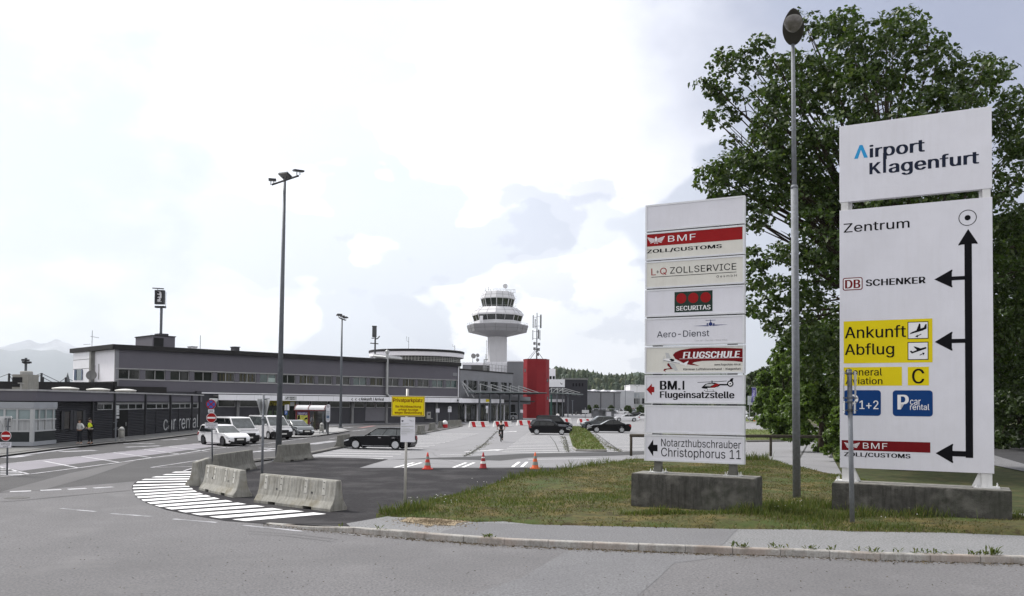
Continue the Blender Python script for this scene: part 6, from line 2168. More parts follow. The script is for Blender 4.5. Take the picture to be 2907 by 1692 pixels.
mb.build('rear_reflector', LAMPR, bt, local=True)
person((q.x, q.y, 0.012), ang, 'person in a black t-shirt riding a bicycle away across the car park', cloth('black', (0.016, 0.016, 0.018)), cloth('dark_olive', (0.022, 0.022, 0.020)), HAIRB,
       dict(pel=(0, -0.20, 0.98), waist=(0, -0.14, 1.13), chest=(0, -0.05, 1.31), neck=(0, 0.02, 1.46), head0=(0, 0.06, 1.55), head1=(0, 0.075, 1.64), sr=(0.21, -0.03, 1.41), sl=(-0.21, -0.03, 1.41), er=(0.33, 0.02, 1.18), el=(-0.33, 0.02, 1.18), wr=(0.30, 0.22, 1.05), wl=(-0.30, 0.22, 1.05),
   hr=(0.10, -0.19, 0.94), hl=(-0.10, -0.19, 0.94), kr=(0.13, 0.12, 0.60), kl=(-0.13, 0.22, 0.86), ar=(0.13, -0.06, 0.215), al=(-0.13, -0.06, 0.555)), 1.74, sleeves=False)
# ------------------------------------------------------------------ buildings
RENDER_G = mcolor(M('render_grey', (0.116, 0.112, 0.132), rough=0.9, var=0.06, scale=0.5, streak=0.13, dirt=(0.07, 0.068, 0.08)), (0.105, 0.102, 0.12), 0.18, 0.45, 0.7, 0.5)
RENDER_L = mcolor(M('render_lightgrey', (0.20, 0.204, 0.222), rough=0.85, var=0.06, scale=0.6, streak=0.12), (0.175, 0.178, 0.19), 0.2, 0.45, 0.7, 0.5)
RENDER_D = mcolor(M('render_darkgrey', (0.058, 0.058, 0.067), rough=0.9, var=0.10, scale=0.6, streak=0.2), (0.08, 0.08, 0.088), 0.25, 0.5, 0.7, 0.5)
RENDER_W = M('render_white', (0.80, 0.79, 0.84), rough=0.85, var=0.04, scale=0.6, streak=0.15, dirt=(0.55, 0.54, 0.56))
PANELW = M('panel_white', (0.76, 0.76, 0.80), rough=0.5, var=0.05, scale=0.7, streak=0.12, dirt=(0.45, 0.45, 0.46))
ROOFB = M('roof_edge_black', (0.018, 0.017, 0.018), rough=0.7, var=0.3, scale=1)
ROOFG = M('roof_gravel', (0.20, 0.195, 0.19), rough=0.95, var=0.2, scale=3)
WGLASS = glassy('window_glass', (0.014, 0.017, 0.015), 0.06, 0.35, 0.5, 0.7)
WGLASS_G = glassy('window_glass_green', (0.035, 0.065, 0.065), 0.06, 0.5, 0.5, 0.9)
WFRAME = M('window_frame', (0.34, 0.34, 0.345), rough=0.6, var=0.08)
CURT = M('curtain_olive', (0.06, 0.055, 0.03), rough=0.9, var=0.7, scale=2, stretch=(6, 6, 0.2))
CURTW = M('curtain_pale', (0.36, 0.37, 0.38), rough=0.9, var=0.35, scale=2, stretch=(7, 7, 0.15))
BLIND = M('blind_teal', (0.23, 0.30, 0.31), rough=0.8, var=0.2, scale=2)
RECESS_SHADE = M('painted_recess_shade', (0.010, 0.010, 0.010), rough=0.95, var=0.3)  # near-black tone stands in for the shade inside recesses
STEELP = M('duct_steel', (0.34, 0.345, 0.35), rough=0.35, metal=0.6, var=0.2, scale=3)
def corrugated(name, col, freq):
 m = M(name, col, rough=0.55, var=0.12, scale=1.2, metal=0.1)
 t = m.node_tree
 b = t.nodes['Principled BSDF']
 w = t.nodes.new('ShaderNodeTexWave')
 w.bands_direction = 'Z'
 w.inputs['Scale'].default_value = freq
 tcn = next(n for n in t.nodes if n.type == 'TEX_COORD')
 t.links.new(tcn.outputs['Object'], w.inputs['Vector'])
 bp = t.nodes.new('ShaderNodeBump')
 bp.inputs['Strength'].default_value = 1.0
 bp.inputs['Distance'].default_value = 0.05
 t.links.new(w.outputs['Fac'], bp.inputs['Height'])
 t.links.new(bp.outputs[0], b.inputs['Normal'])
 return m
# ---- terminal, long two-storey front
PF = Plane(D(326, 1150, 103).xy, G(1300, 1198.5).xy)
LF = PF.len
tm = thing('terminal_building', 'long grey two-storey airport terminal with a window strip and white arrivals canopy', 'building', PF.pt(LF / 2, -6, 0))
ZR = PF.uv(326, 991)[1]
ZRT = PF.uv(326, 977, 0.5)[1]
ztp, zbt = PF.uv(337, 1047)[1], PF.uv(337, 1076)[1]
win = [(334.4, 395.5), (410.3, 468), (481.7, 536.7), (550, 602.5), (615.3, 665.5), (676.7, 726), (737, 784), (794, 838.6), (849, 892.6), (902, 943), (952.8, 992.8), (1002, 1040.7), (1049, 1087), (1096.5, 1132), (1143, 1178), (1185, 1218), (1226, 1258), (1265, 1297)]
ws = [(PF.S(a), PF.S(b)) for a, b in win]
ZC = 4.30                                   # foot of the upper storey
ua = MB()
ua.fbox(PF, 0, LF, -0.35, 0, ztp, ZR)
ua.fbox(PF, 0, LF, -0.35, 0, ZC, zbt)
prev = 0
for a, b in ws + [(LF, LF)]:
 if a - prev > 0.02:
  ua.fbox(PF, prev, a, -0.35, 0.0, zbt, ztp)
 prev = b
ua.fbox(PF, 0, LF, -14.0, -0.36, ZC, ZR - 0.02)
ua.build('upper_wall', RENDER_G, tm)
mb = MB()
mb.fbox(PF, -0.6, LF + 0.15, -14.4, 0.55, ZR, ZRT)
mb.build('roof_edge', ROOFB, tm)
mb = MB()
mb.fbox(PF, 0.2, LF - 0.2, -13.9, 0.1, ZRT + 0.002, ZRT + 0.03)
mb.build('roof', ROOFG, tm)
mb = MB()
for z in (zbt - 0.10, ztp + 0.012):
 mb.fbox(PF, -0.02, LF, 0.002, 0.09, z, z + 0.09)
mb.build('sill_band', WFRAME, tm)
mb = MB()
mb.fbox(PF, -0.05, 0.35, -0.3, 0.06, ZC, ZR - 0.01)
mb.build('corner_trim', RENDER_L, tm)
for i, (a, b) in enumerate(ws):
 mb = MB()
 mb.fbox(PF, a, b, -0.30, -0.24, zbt, ztp)
 f = mb.build('window', WGLASS_G if i in (6, 11, 16, 17) else WGLASS, tm)
 mb = MB()
 w = 0.07
 mid = (a + b) / 2
 for c, d in ((a, a + w), (b - w, b), (mid - w / 2, mid + w / 2)):
  mb.fbox(PF, c, d, -0.23, -0.14, zbt + w, ztp - w)
 mb.fbox(PF, a, b, -0.23, -0.14, zbt, zbt + w)
 mb.fbox(PF, a, b, -0.23, -0.14, ztp - w, ztp)
 mb.build('frame', WFRAME, f)
 if i in (4, 5, 8, 12, 14):
  for q in range(4):
   mb = MB()
   c = a + .12 + (b - a - .3) * (q + .2 + .5 * rnd.random()) / 4
   mb.fbox(PF, c, c + 0.2, -0.236, -0.233, zbt + .1, ztp - .1)
   mb.build('curtain', CURT, f)
 if i == 6:
  mb = MB()
  mb.fbox(PF, mid + .1, b - .1, -0.236, -0.233, zbt + .15, zbt + .7)
  mb.build('poster', M('poster_pale_green', (0.35, 0.42, 0.40)), f)
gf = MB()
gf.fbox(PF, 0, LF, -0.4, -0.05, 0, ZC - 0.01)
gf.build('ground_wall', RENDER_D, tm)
mb = MB()
mb.fbox(PF, PF.S(1037), PF.S(1094), -0.045, 0.05, 0.35, 2.35)
mb.build('wall_panel', M('wall_panel_grey', (0.15, 0.148, 0.165), rough=0.8, var=0.06), tm)
for u in (674, 739, 841, 999, 1096, 1238):
 s = PF.S(u)
 mb = MB()
 mb.fbox(PF, s - .18, s + .18, -0.045, 0.25, 0, ZC - 0.35)
 mb.build('column', M('column_grey', (0.20, 0.20, 0.205), rough=0.85, var=0.1), tm)
for a, b in ((618, 668), (680, 735), (846, 880), (884, 930), (936, 994), (1005, 1034), (1038, 1065), (1068, 1094), (1100, 1140), (1146, 1190)):
 sa, sb = PF.S(a), PF.S(b)
 mb = MB()
 mb.fbox(PF, sa, sb, -0.045, -0.02, 2.45, 3.35)
 f = mb.build('window', WGLASS, tm)
 mb = MB()
 for c in (sa, sb - .08):
  mb.fbox(PF, c, c + .08, -0.019, 0.03, 2.45, 3.35)
 mb.fbox(PF, sa, sb, -0.019, 0.03, 2.37, 2.45)
 mb.build('frame', WFRAME, f)
sa, sb = PF.S(741), PF.S(838)
mb = MB()
mb.fbox(PF, sa, sb, -0.045, -0.02, 0.1, 2.55)
dr = mb.build('arrivals_door', glassy('door_glass', (0.012, 0.014, 0.013), 0.08, 0.3), tm)
mb = MB()
for k in range(7):
 c = sa + (sb - sa) * k / 6
 mb.fbox(PF, c - .04, c + .04, -0.019, 0.02, 0.1, 2.55)
mb.build('frame', M('frame_dark', (0.05, 0.05, 0.05)), dr)
mb = MB()
for k in range(5):
 c = sa + (sb - sa) * (k + .3) / 6
 mb.fbox(PF, c, c + .5, -0.019, -0.015, 0.7, 1.9)
mb.build('stickers', M('stickers_dim', (0.05, 0.075, 0.04), var=0.8, scale=3), dr)
mb = MB()
mb.fbox(PF, sa, sb, -0.03, 0.06, 2.62, 3.28)
ys = mb.build('entrance_sign', M('sign_yellow_dim', (0.30, 0.26, 0.03), rough=0.6), tm)
dc = Decal(PF, 0.06)
dc.text('ANKUNFT ARRIVAL', (746, 1153.5), (822, 1142.5), I_INK, 0.02)
dc.rect((824, 1152.5), (836, 1141), I_SILV)
dc.build('lettering', ys)
CB0, CB1 = 3.28, 4.00
s0, s1 = PF.S(621, 1.6), PF.S(1312, 1.6)
mb = MB()
mb.fbox(PF, s0, s1, 1.45, 1.6, CB0, CB1)
band = mb.build('canopy_band', PANELW, tm)
mb = MB()
n_ = 17
for k in range(1, n_):
 c = s0 + (s1 - s0) * k / n_
 mb.fbox(PF, c - .012, c + .012, 1.6, 1.604, CB0, CB1)
mb.build('joints', M('joint_grey', (0.30, 0.30, 0.31)), band)
mb = MB()
mb.fbox(PF, s0, s1, 0.0, 1.44, CB1 - 0.25, CB1 - 0.06)
mb.build('canopy_roof', ROOFG, tm)
mb = MB()
mb.fbox(PF, PF.S(560), LF, 0.002, 0.22, CB1 + 0.12, CB1 + 0.26)
mb.build('gutter', PANELW, tm)
dc = Decal(PF, 1.6)
dc.text('<  <  <', (997, 1137.6), (1022.5, 1130.3), I_INK, 0.03, 0.006)
dc.text('Ankunft / Arrival', (1024, 1138.2), (1090, 1129.2), I_INK, 0.035, 0.006)
dc.rect((808, 1136), (842.5, 1125.3), I_SILV)
dc.text('ANKUNFT', (822, 1130), (838, 1126.3), I_INK, 0.02, 0.006).text('ARRIVAL', (823, 1135), (837, 1131.2), I_INK, 0.02, 0.006)
dc.line((812, 1133), (819, 1127), 0.10, I_INK, 0.006)
dc.build('lettering', band)
s = PF.S(1097.5, .4)
zf0, zf1 = PF.uv(1097, 1122, .4)[1], PF.uv(1097, 1003, .4)[1]
mb = MB()
mb.tube([PF.pt(s + .45, .6, zf0 - .35), PF.pt(s, .4, zf0 + .25), PF.pt(s, .4, zf1)], 0.22, 12)
mb.lathe([(0.22, 0), (0.33, .05), (0.33, .35), (0.12, .55)], PF.pt(s, .4, zf1), 12)
for z in (0.33, .66):
 mb.lathe([(0.235, -.05), (0.235, .05)], PF.pt(s, .4, zf0 + (zf1 - zf0) * z), 12)
mb.build('flue', STEELP, tm)
mb = MB()
mb.tube([PF.pt(s, .3, zf1 - .6), PF.pt(s, -3, zf1 - .3)], 0.2, 10)
mb.tube([PF.pt(s + .1, -3, zf1 - .35), PF.pt(s + 5.5, -3.4, zf1 - .55)], 0.42, 10)
mb.build('duct', STEELP, tm)
s = LF - 0.1
mb = MB()
mb.tube([PF.pt(s, .12, CB1 + .2), PF.pt(s, .12, ZR)], 0.10, 8)
mb.build('downpipe', PANELW, tm)
mb = MB()
mb.fbox(PF, PF.S(1284), PF.S(1297), 0.002, 0.05, PF.uv(1284, 1067)[1], PF.uv(1284, 1058)[1])
mb.build('wall_plate', RENDER_L, tm)
mb = MB()
mb.fbox(PF, PF.S(553), PF.S(567), 0.002, 0.5, PF.uv(553, 1117)[1], PF.uv(553, 1110)[1])
mb.build('vent_box', RENDER_D, tm)
PEW = Plane(PF.pt(0, 0, 0).xy, PF.pt(0, -22, 0).xy)
sw = PEW.S(262)
z0 = PEW.uv(300, 1084)[1]
mb = MB()
mb.fbox(PEW, 0.0, sw, -0.3, 0.01, z0, ZR - 0.005)
mb.build('end_wall', RENDER_W, tm)
mb = MB()
s2 = PEW.S(205, 0.4)
mb.fbox(PEW, sw + 0.02, s2, -6, 0.4, z0 - 1.5, PEW.uv(230, 990, .4)[1])
an = mb.build('stair_block', PANELW, tm)
mb = MB()
zj = PEW.uv(230, 1021, .4)[1]
mb.fbox(PEW, sw + 0.02, s2, 0.4, 0.41, zj - .03, zj + .03)
zj2 = PEW.uv(230, 1047, .4)[1]
mb.fbox(PEW, sw + 0.02, s2, 0.4, 0.41, zj2 - .03, zj2 + .03)
mb.fbox(PEW, sw + 0.02, s2, 0.38, 0.42, PEW.uv(230, 990, .4)[1], PEW.uv(230, 988, .4)[1])
mb.build('joints', M('joint_dark', (0.12, 0.12, 0.13)), an)
mb = MB()
mb.fbox(PEW, PEW.S(232, .4), PEW.S(210, .4), 0.402, 0.45, PEW.uv(220, 1079, .4)[1], PEW.uv(220, 1049, .4)[1])
f = mb.build('window', WGLASS_G, an)
mb = MB()
for u in (210, 214, 231):
 mb.fbox(PEW, PEW.S(u, .45) - .08, PEW.S(u, .45) + .08, 0.452, 0.50, PEW.uv(220, 1079, .4)[1], PEW.uv(220, 1049, .4)[1])
mb.build('frame', M('frame_blue', (0.10, 0.14, 0.24)), f)
mb = MB()
mb.fbox(PEW, sw - .55, sw + 0.015, 0.012, 0.5, z0 - 1, ZR)
mb.build('pilaster', M('pilaster_grey', (0.22, 0.22, 0.21), var=0.25, streak=0.3), tm)
mb = MB()
mb.fbox(PEW, PEW.S(268), PEW.S(262.5), 0.012, 0.12, PEW.uv(265, 1055)[1], PEW.uv(265, 1037)[1])
mb.fbox(PEW, PEW.S(279.5), PEW.S(278.5), 0.012, 0.08, PEW.uv(279, 1077)[1], PEW.uv(279, 1033)[1])
mb.build('vent_grille', M('vent_grey', (0.25, 0.25, 0.25)), tm)
mb = MB()
mb.fbox(PEW, -0.6, sw, 0.012, 0.55, z0 - 0.55, z0)
mb.fbox(PEW, -.6, s2, -6, 0.3, z0 - 1.4, z0 - .56)
mb.build('lower_roof_edge', ROOFB, tm)
q = PEW.pt(PEW.S(258, 1.0), 1.0, 0)
zd = PEW.uv(258, 1066, 1.0)[1]
def dish(c, r, nd, label, group=None, mast=None):
 t = thing('satellite_dish', label, 'satellite dish', c - Vector((0, 0, r + .3)), 0, group)
 n_ = Vector(nd).normalized()
 x_ = n_.cross(Vector((0, 0, 1))).normalized()
 y_ = x_.cross(n_)
 mb = MB()
 P = [(0.02, 0), (r * .5, r * .07), (r * .85, r * .2), (r, r * .28), (r * 1.01, r * .25)]
 mb.lathe(P, (0, 0, 0), 20, fn=lambda a, b2, c2: c + x_ * a + y_ * b2 + n_ * c2, cap=False)
 mb.build('reflector', M('dish_grey', (0.20, 0.20, 0.20), rough=0.6), t, smooth=True)
 mb = MB()
 mb.tube([c - n_ * .05, c - n_ * .3 - Vector((0, 0, r * .6)), c - n_ * .3 - Vector((0, 0, mast if mast else r + .3))], 0.05, 6)
 mb.tube([c - y_ * r * .9, c + n_ * r * .9], 0.02, 5)
 mb.build('mount', STEEL_D, t)
 return t
dish(Vector((q.x, q.y, zd)), 0.62, (0.25, -1, 0.25), 'grey satellite dish on the white end wall of the terminal')
def rooftop(name, label, cat, u0, u1, v0, v1, d0, d1, m, group=None):
 s0, s1 = PF.S(u0, d1), PF.S(u1, d1)
 z1 = PF.uv(u0, v0, d1)[1]
 t = thing(name, label, cat, PF.pt((s0 + s1) / 2, (d0 + d1) / 2, ZRT), 0, group)
 mb = MB()
 mb.fbox(PF, s0, s1, d0, d1, ZRT + .03, z1)
 mb.build('housing', m, t)
 return t, s0, s1, z1
t, s0, s1, z1 = rooftop('roof_plant_room', 'grey plant room with a dark louvre on the terminal roof under the square sign', 'plant room', 429, 493, 953, 984, -9.5, -4, RENDER_G)
mb = MB()
mb.fbox(PF, PF.S(433, -4), PF.S(460, -4), -3.99, -3.95, ZRT + .05, PF.uv(445, 959, -4)[1])
mb.build('louvre', corrugated('louvre_dark', (0.02, 0.02, 0.022), 3.0), t)
mb = MB()
mb.fbox(PF, s0 - .1, s1 + .1, -9.6, -3.9, z1 + .002, z1 + .12)
mb.build('roof_edge', ROOFB, t)
mb = MB()
mb.fbox(PF, s0 + (s1 - s0) * .5, s0 + (s1 - s0) * .92, -7, -5.5, z1 + .121, z1 + .5)
mb.build('cowl', RENDER_D, t)
c = PF.pt(PF.S(452.5, -6.5), -6.5, 0)
yv = c.y
zb_, zt_ = z1 + .12, D(452, 872, yv).z
t = thing('roof_sign', 'square dark framed sign with pale cut-out shapes on a mast above the terminal roof', 'sign', (c.x, c.y, zb_))
mb = MB()
mb.box(c.x - .13, c.x + .13, c.y - .13, c.y + .13, zb_, zt_)
mb.build('mast', STEEL_D, t)
xa, xb = D(441, 850, yv).x, D(466.5, 850, yv).x
za, zb2 = D(452, 864, yv).z, D(452, 824, yv).z
mb = MB()
hw = (xb - xa) / 2
cx = (xa + xb) / 2
for a, b, e, f2 in ((xa, xa + .26, za, zb2), (xb - .26, xb, za, zb2), (xa + .26, xb - .26, zb2 - .12, zb2), (xa + .26, xb - .26, za, za + .30)):
 mb.box(a, b, c.y - .28, c.y + .28, e, f2)
mb.build('frame', STEEL_BLK, t)
mb = MB()
mb.box(xa + .26, xb - .26, c.y - .02, c.y + .02, za + .30, zb2 - .12)
sky_infill = mb.build('panel', PANELW, t)  # opaque white infill stands in for bright sky seen through the frame
mb = MB()
W_ = xb - xa - .52
Hh = zb2 - .12 - za - .30
def gl(pts):
 mb.poly([(xa + .26 + W_ * x, c.y - .026, za + .30 + Hh * y) for x, y in pts])
gl([(0, .96), (.30, .93), (.42, .84), (.30, .74), (0, .80)])
gl([(.62, 1.0), (1, 1.0), (1, .72), (.74, .80), (.80, .90)])
gl([(0, .66), (.30, .66), (.56, .58), (.40, .49), (.30, .52), (0, .46)])
gl([(0, .40), (.34, .38), (.40, .30), (.10, .26), (0, .28)])
gl([(.60, .36), (.84, .36), (.92, .18), (.76, .06), (.56, .10), (.70, .22)])
mb.build('glyph', STEEL_BLK, sky_infill)
mb = MB()
mb.box(xa + .05, xb + .15, c.y - .3, c.y + .3, zt_ - .1, zt_ + .15)
mb.tube([(xb + .2, c.y, zt_), (xb + .2, c.y, zt_ + 2)], .03, 5)
mb.tube([(cx - 1.0, c.y, zb2 + .28), (cx + .5, c.y, zb2 + .2)], .08, 6)
mb.tube([(cx - .3, c.y, zb2), (cx - .3, c.y, zb2 + .3)], .04, 5)
mb.build('bracket', STEEL_BLK, t)
for u0, u1, v0, lab in ((540, 556, 985, 'small white roof vent on the left part of the terminal roof'), (662, 677, 985.5, 'dark box-shaped chimney on the middle of the terminal roof')):
 t, s0, s1, z1 = rooftop('roof_vent', lab, 'roof vent', u0, u1, v0, 990, -3.2, -2.2, RENDER_D if u0 > 600 else PANELW)
 mb = MB()
 mb.fbox(PF, s0 - .08, s1 + .08, -3.3, -2.1, z1 + .001, z1 + .10)
 mb.build('cap', RENDER_D, t)
def whip(u, v0, v1, d, label, arms=()):
 c = PF.pt(PF.S(u, d), d, 0)
 zt_ = D(u, v0, c.y).z
 t = thing('antenna', label, 'antenna', (c.x, c.y, ZRT), 0, None)
 mb = MB()
 mb.tube([(c.x, c.y, ZRT), (c.x, c.y, zt_)], 0.035, 6)
 mb.build('mast', STEEL_D, t)
 for du, dv, du2, dv2 in arms:
  mb = MB()
  mb.tube([D(u + du, dv, c.y), D(u + du2, dv2, c.y)], 0.028, 5)
  mb.build('arm', STEEL_D, t)
whip(257, 938, 990, -12.0, 'aerial mast with two thin arms on the left end of the terminal roof', ((-20, 978, 0, 977), (0, 955, 24, 959)))
whip(565, 952, 990, -3, 'thin whip aerial on the terminal roof right of the plant room')
c = PF.pt(PF.S(1062.5, -8), -8, 0)
t = thing('cell_mast', 'dark mobile phone mast on the terminal roof left of the round hall', 'antenna mast', (c.x, c.y, ZRT))
mb = MB()
mb.tube([(c.x, c.y, ZRT), (c.x, c.y, D(1062, 925, c.y).z)], 0.13, 8)
mb.build('mast', STEEL_BLK, t)
mb = MB()
a, b = D(1057.5, 957, c.y), D(1068.5, 928, c.y)
mb.box(a.x, b.x, c.y - .4, c.y + .4, a.z, b.z)
mb.build('antenna_box', M('antenna_dark', (0.07, 0.075, 0.08)), t)
mb = MB()
for (u0, v0, u1, v1) in ((1051, 974, 1074, 976), (1063, 963, 1073, 961), (1056, 926, 1070, 926.5), (1072, 961, 1078, 954), (1055, 960, 1062, 960)):
 mb.tube([D(u0, v0, c.y), D(u1, v1, c.y)], 0.09, 6)
mb.build('bracket', STEEL_BLK, t)
# ---- round hall with a lattice of windows
cy_ = 160.0
cc_ = D(1183.5, 1000, cy_)
Rr = 134 * cy_ / F_PX
zr = D(1050, 997, cy_).z
t = thing('round_hall', 'round rooftop hall with a white band and a lattice of small windows', 'building', (cc_.x, cy_, 0))
mb = MB()
mb.lathe([(Rr - 1.0, 0.0), (Rr - 1.0, zr - 2.05)], (cc_.x, cy_, 0), 72)
mb.build('drum', RENDER_G, t)
mb = MB()
mb.lathe([(Rr - .75, zr - 2.05), (Rr - .75, zr - 1.2)], (cc_.x, cy_, 0), 72, cap=False)
gl_ = mb.build('window', WGLASS, t)
mb = MB()
for k in range(88):
 a = 2 * math.pi * k / 88
 ca, sa = math.cos(a), math.sin(a)
 r0_ = Rr - .74
 mb.tube([(cc_.x + r0_ * ca, cy_ + r0_ * sa, zr - 3.2), (cc_.x + r0_ * ca, cy_ + r0_ * sa, zr - 1.2)], 0.055, 4)
for z in (zr - 2.05, zr - 1.78, zr - 1.5, zr - 1.22):
 mb.lathe([(Rr - .70, z - .035), (Rr - .64, z - .035), (Rr - .64, z + .035), (Rr - .70, z + .035)], (cc_.x, cy_, 0), 72, cap=False)
mb.build('lattice', M('lattice_white', (0.42, 0.42, 0.40), rough=0.8), gl_)
mb = MB()
mb.lathe([(Rr - .1, zr - 1.2), (Rr - .05, zr - 1.15), (Rr - .05, zr - .42)], (cc_.x, cy_, 0), 72, cap=False)
mb.lathe([(Rr - .75, zr - 1.2), (Rr - .1, zr - 1.2)], (cc_.x, cy_, 0), 72, cap=False)
mb.build('white_band', RENDER_W, t, smooth=False)
mb = MB()
mb.lathe([(Rr - .3, zr - .41), (Rr + .08, zr - .41), (Rr + .08, zr - .05), (Rr - .1, zr + .02), (0, zr + .2)], (cc_.x, cy_, 0), 72, cap=False)
mb.build('roof_edge', ROOFB, t)
for u, v0, v1, lab in ((1160, 957, 984, 'thin aerial on the round hall roof, left one'), (1291, 980, 990, 'short forked aerial at the right of the round hall roof')):
 p = D(u, v1, cy_)
 tt = thing('antenna', lab, 'antenna', (p.x, cy_, zr))
 mb = MB()
 mb.tube([(p.x, cy_, zr + .05), (p.x, cy_, D(u, v0, cy_).z)], 0.04, 5)
 mb.build('mast', STEEL_D, tt)
 mb = MB()
 mb.tube([D(u, v0 + (v1 - v0) * .5, cy_), D(u - 5, v0 + (v1 - v0) * .4, cy_), D(u - 6, v0 - 2, cy_)], 0.03, 5)
 mb.build('arm', STEEL_D, tt)
# ---- departures wing, running away behind the terminal corner
PW = Plane(D(1305, 1150, 142.3).xy, D(1455, 1150, 161).xy)
LW = PW.len
tw = thing('departures_wing', 'light grey departures wing with tall windows right of the terminal corner', 'building', PW.pt(LW / 2, -5, 0))
zw = PW.uv(1310, 1050)[1]
wt, wb_ = PW.uv(1330, 1080)[1], PW.uv(1330, 1107)[1]
wl = [(1316, 1324), (1329, 1355), (1360.5, 1384.5), (1391.6, 1414), (1421, 1439), (1444, 1452)]
mb = MB()
mb.fbox(PW, 0.05, LW, -10, 0, wt, zw)
mb.fbox(PW, 0.05, LW, -10, 0, 3.0, wb_)
prev = 0.05
for a, b in [(PW.S(a), PW.S(b)) for a, b in wl] + [(LW, LW)]:
 if a > prev: mb.fbox(PW, prev, a, -.6, 0, wb_, wt)
 prev = b
mb.fbox(PW, .05, LW, -10, -.61, wb_, wt)
mb.build('wall', RENDER_L, tw)
mb = MB()
mb.fbox(PW, 0.0, LW + .1, -10.1, 0.12, zw + .002, zw + .22)
mb.build('roof_edge', ROOFB, tw)
for a, b in wl:
 mb = MB()
 mb.fbox(PW, PW.S(a), PW.S(b), -.60, -.3, wb_, wt)
 f = mb.build('window', WGLASS, tw)
 mb = MB()
 sa, sb = PW.S(a), PW.S(b)
 mb.fbox(PW, sa, sb, -.29, -.24, wt - .75, wt - .68)
 mb.fbox(PW, (sa + sb) / 2 - .04, (sa + sb) / 2 + .04, -.29, -.24, wb_, wt)
 mb.build('frame', M('frame_dark', (0.05, 0.05, 0.05)), f)
mb = MB()
mb.fbox(PW, .06, LW + 8, -10, -2.5, 0, 2.99)
mb.build('ground_glazing', glassy('shopfront_glass', (0.016, 0.017, 0.016), 0.1, 0.4, 0.8, 0.5), tw)
for k in range(7):
 s = 1 + (LW + 6) * k / 7
 mb = MB()
 mb.fbox(PW, s, s + .9 + .6 * rnd.random(), -2.49, -2.44, .3, 2.6)
 mb.build('shop_window', M('shop_window_%d' % (k % 3), [(0.07, 0.07, 0.045), (0.03, 0.035, 0.035), (0.085, 0.09, 0.10)][k % 3], rough=0.3, var=0.8, scale=1.5), tw)
for u in (1322, 1356, 1389, 1411, 1432):
 s = PW.S(u, -1)
 mb = MB()
 mb.fbox(PW, s - .12, s + .12, -1.2, -.95, 0, 2.99)
 mb.build('column', PANELW, tw)
mb = MB()
sA, sB = PW.S(1304, 1.2), PW.S(1431, 1.2)
mb.fbox(PW, sA, sB, 1.05, 1.2, 3.25, 3.95)
bd = mb.build('canopy_band', PANELW, tw)
dc = Decal(PW, 1.2)
dc.rect((1379, 1141), (1392.5, 1133.5), I_YEL)
dc.build('marker', bd)
mb = MB()
mb.fbox(PW, sA + .1, LW + 8, -.05, 1.04, 3.5, 3.75)
mb.build('canopy_roof', ROOFB, tw)
mb = MB()
mb.fbox(PW, LW * .55, LW + 8, 0.01, .12, 3.1, 4.5)
mb.build('fascia', RENDER_L, tw)
t = thing('glass_canopy', 'flat steel and glass entrance canopy with white hangers left of the red tower', 'canopy', PW.pt(12, 3, 0))
def can(s, d, z):
 return PW.pt(s, d, z)
zc_ = 4.95
q0, q1, q2, q3 = (0.8, 0.6), (LW + 5.0, 0.6), (24.0, 5.6), (1.2, 2.2)
Q = [can(*q0, zc_), can(*q1, zc_ + .3), can(*q2, zc_ + .30), can(*q3, zc_)]
mb = MB()
vs = Q + [p + Vector((0, 0, .16 if i in (0, 1) else .10)) for i, p in enumerate(Q)]
mb.add(vs, [(0, 1, 2, 3), (7, 6, 5, 4), (0, 4, 5, 1), (1, 5, 6, 2), (2, 6, 7, 3), (3, 7, 4, 0)])
mb.build('roof', M('canopy_glass', (0.12, 0.15, 0.145), rough=0.3, spec=0.6), t)
for k in range(9):
 f = k / 8
 mb = MB()
 a = Q[0].lerp(Q[1], f) - Vector((0, 0, .25))
 b = Q[3].lerp(Q[2], f) - Vector((0, 0, .02))
 mb.tube([a, b], 0.10, 5)
 mb.build('beam', STEEL_D, t)
for u in (1361, 1391.6, 1420, 1447, 1473):
 s = PW.S(u, 2.2)
 mb = MB()
 p = PW.pt(s, 2.2, 0)
 mb.tube([p, p + Vector((0, 0, zc_))], 0.16, 8)
 mb.build('column', STEEL_D, t)
HANG = M('hanger_white', (0.42, 0.43, 0.44), rough=0.5)
for u in (1363, 1393.5, 1422, 1448, 1472):
 s = PW.S(u, 1.4)
 p = PW.pt(s, 1.4, zc_ + .15)
 mb = MB()
 mb.tube([p, p + Vector((0, 0, 1.45))], 0.09, 5)
 mb.tube([p + Vector((0, 0, 1.40)), PW.pt(s + 4.6, 3.6, zc_ + .35)], 0.055, 5)
 mb.tube([p + Vector((0, 0, 1.40)), PW.pt(s + .3, 0.1, zc_ + .9)], 0.055, 5)
 mb.build('hanger', HANG, t)
mb = MB()
for a, b in (((1312, 1084), (1346, 1129)), ((1314, 1086), (1350, 1117)), ((1312, 1090), (1330, 1125))):
 mb.tube([PW.pt(*[PW.uv(*a, .5)[0], .5, PW.uv(*a, .5)[1]]), PW.pt(*[PW.uv(*b, 1.6)[0], 1.6, PW.uv(*b, 1.6)[1]])], 0.075, 5)
mb.build('strut', HANG, t)
def block(name, label, u0, u1, vt, y, depth, m, zb=0.0, x_extra=0.0):
 a, b = D(u0, vt, y), D(u1, vt, y)
 t = thing(name, label, 'building', ((a.x + b.x) / 2, y + depth / 2, zb))
 mb = MB()
 zt_ = D((u0 + u1) / 2, vt, y).z
 mb.box(a.x, b.x, y, y + depth, zb, zt_)
 mb.build('wall', m, t)
 return t, a.x, b.x, zt_
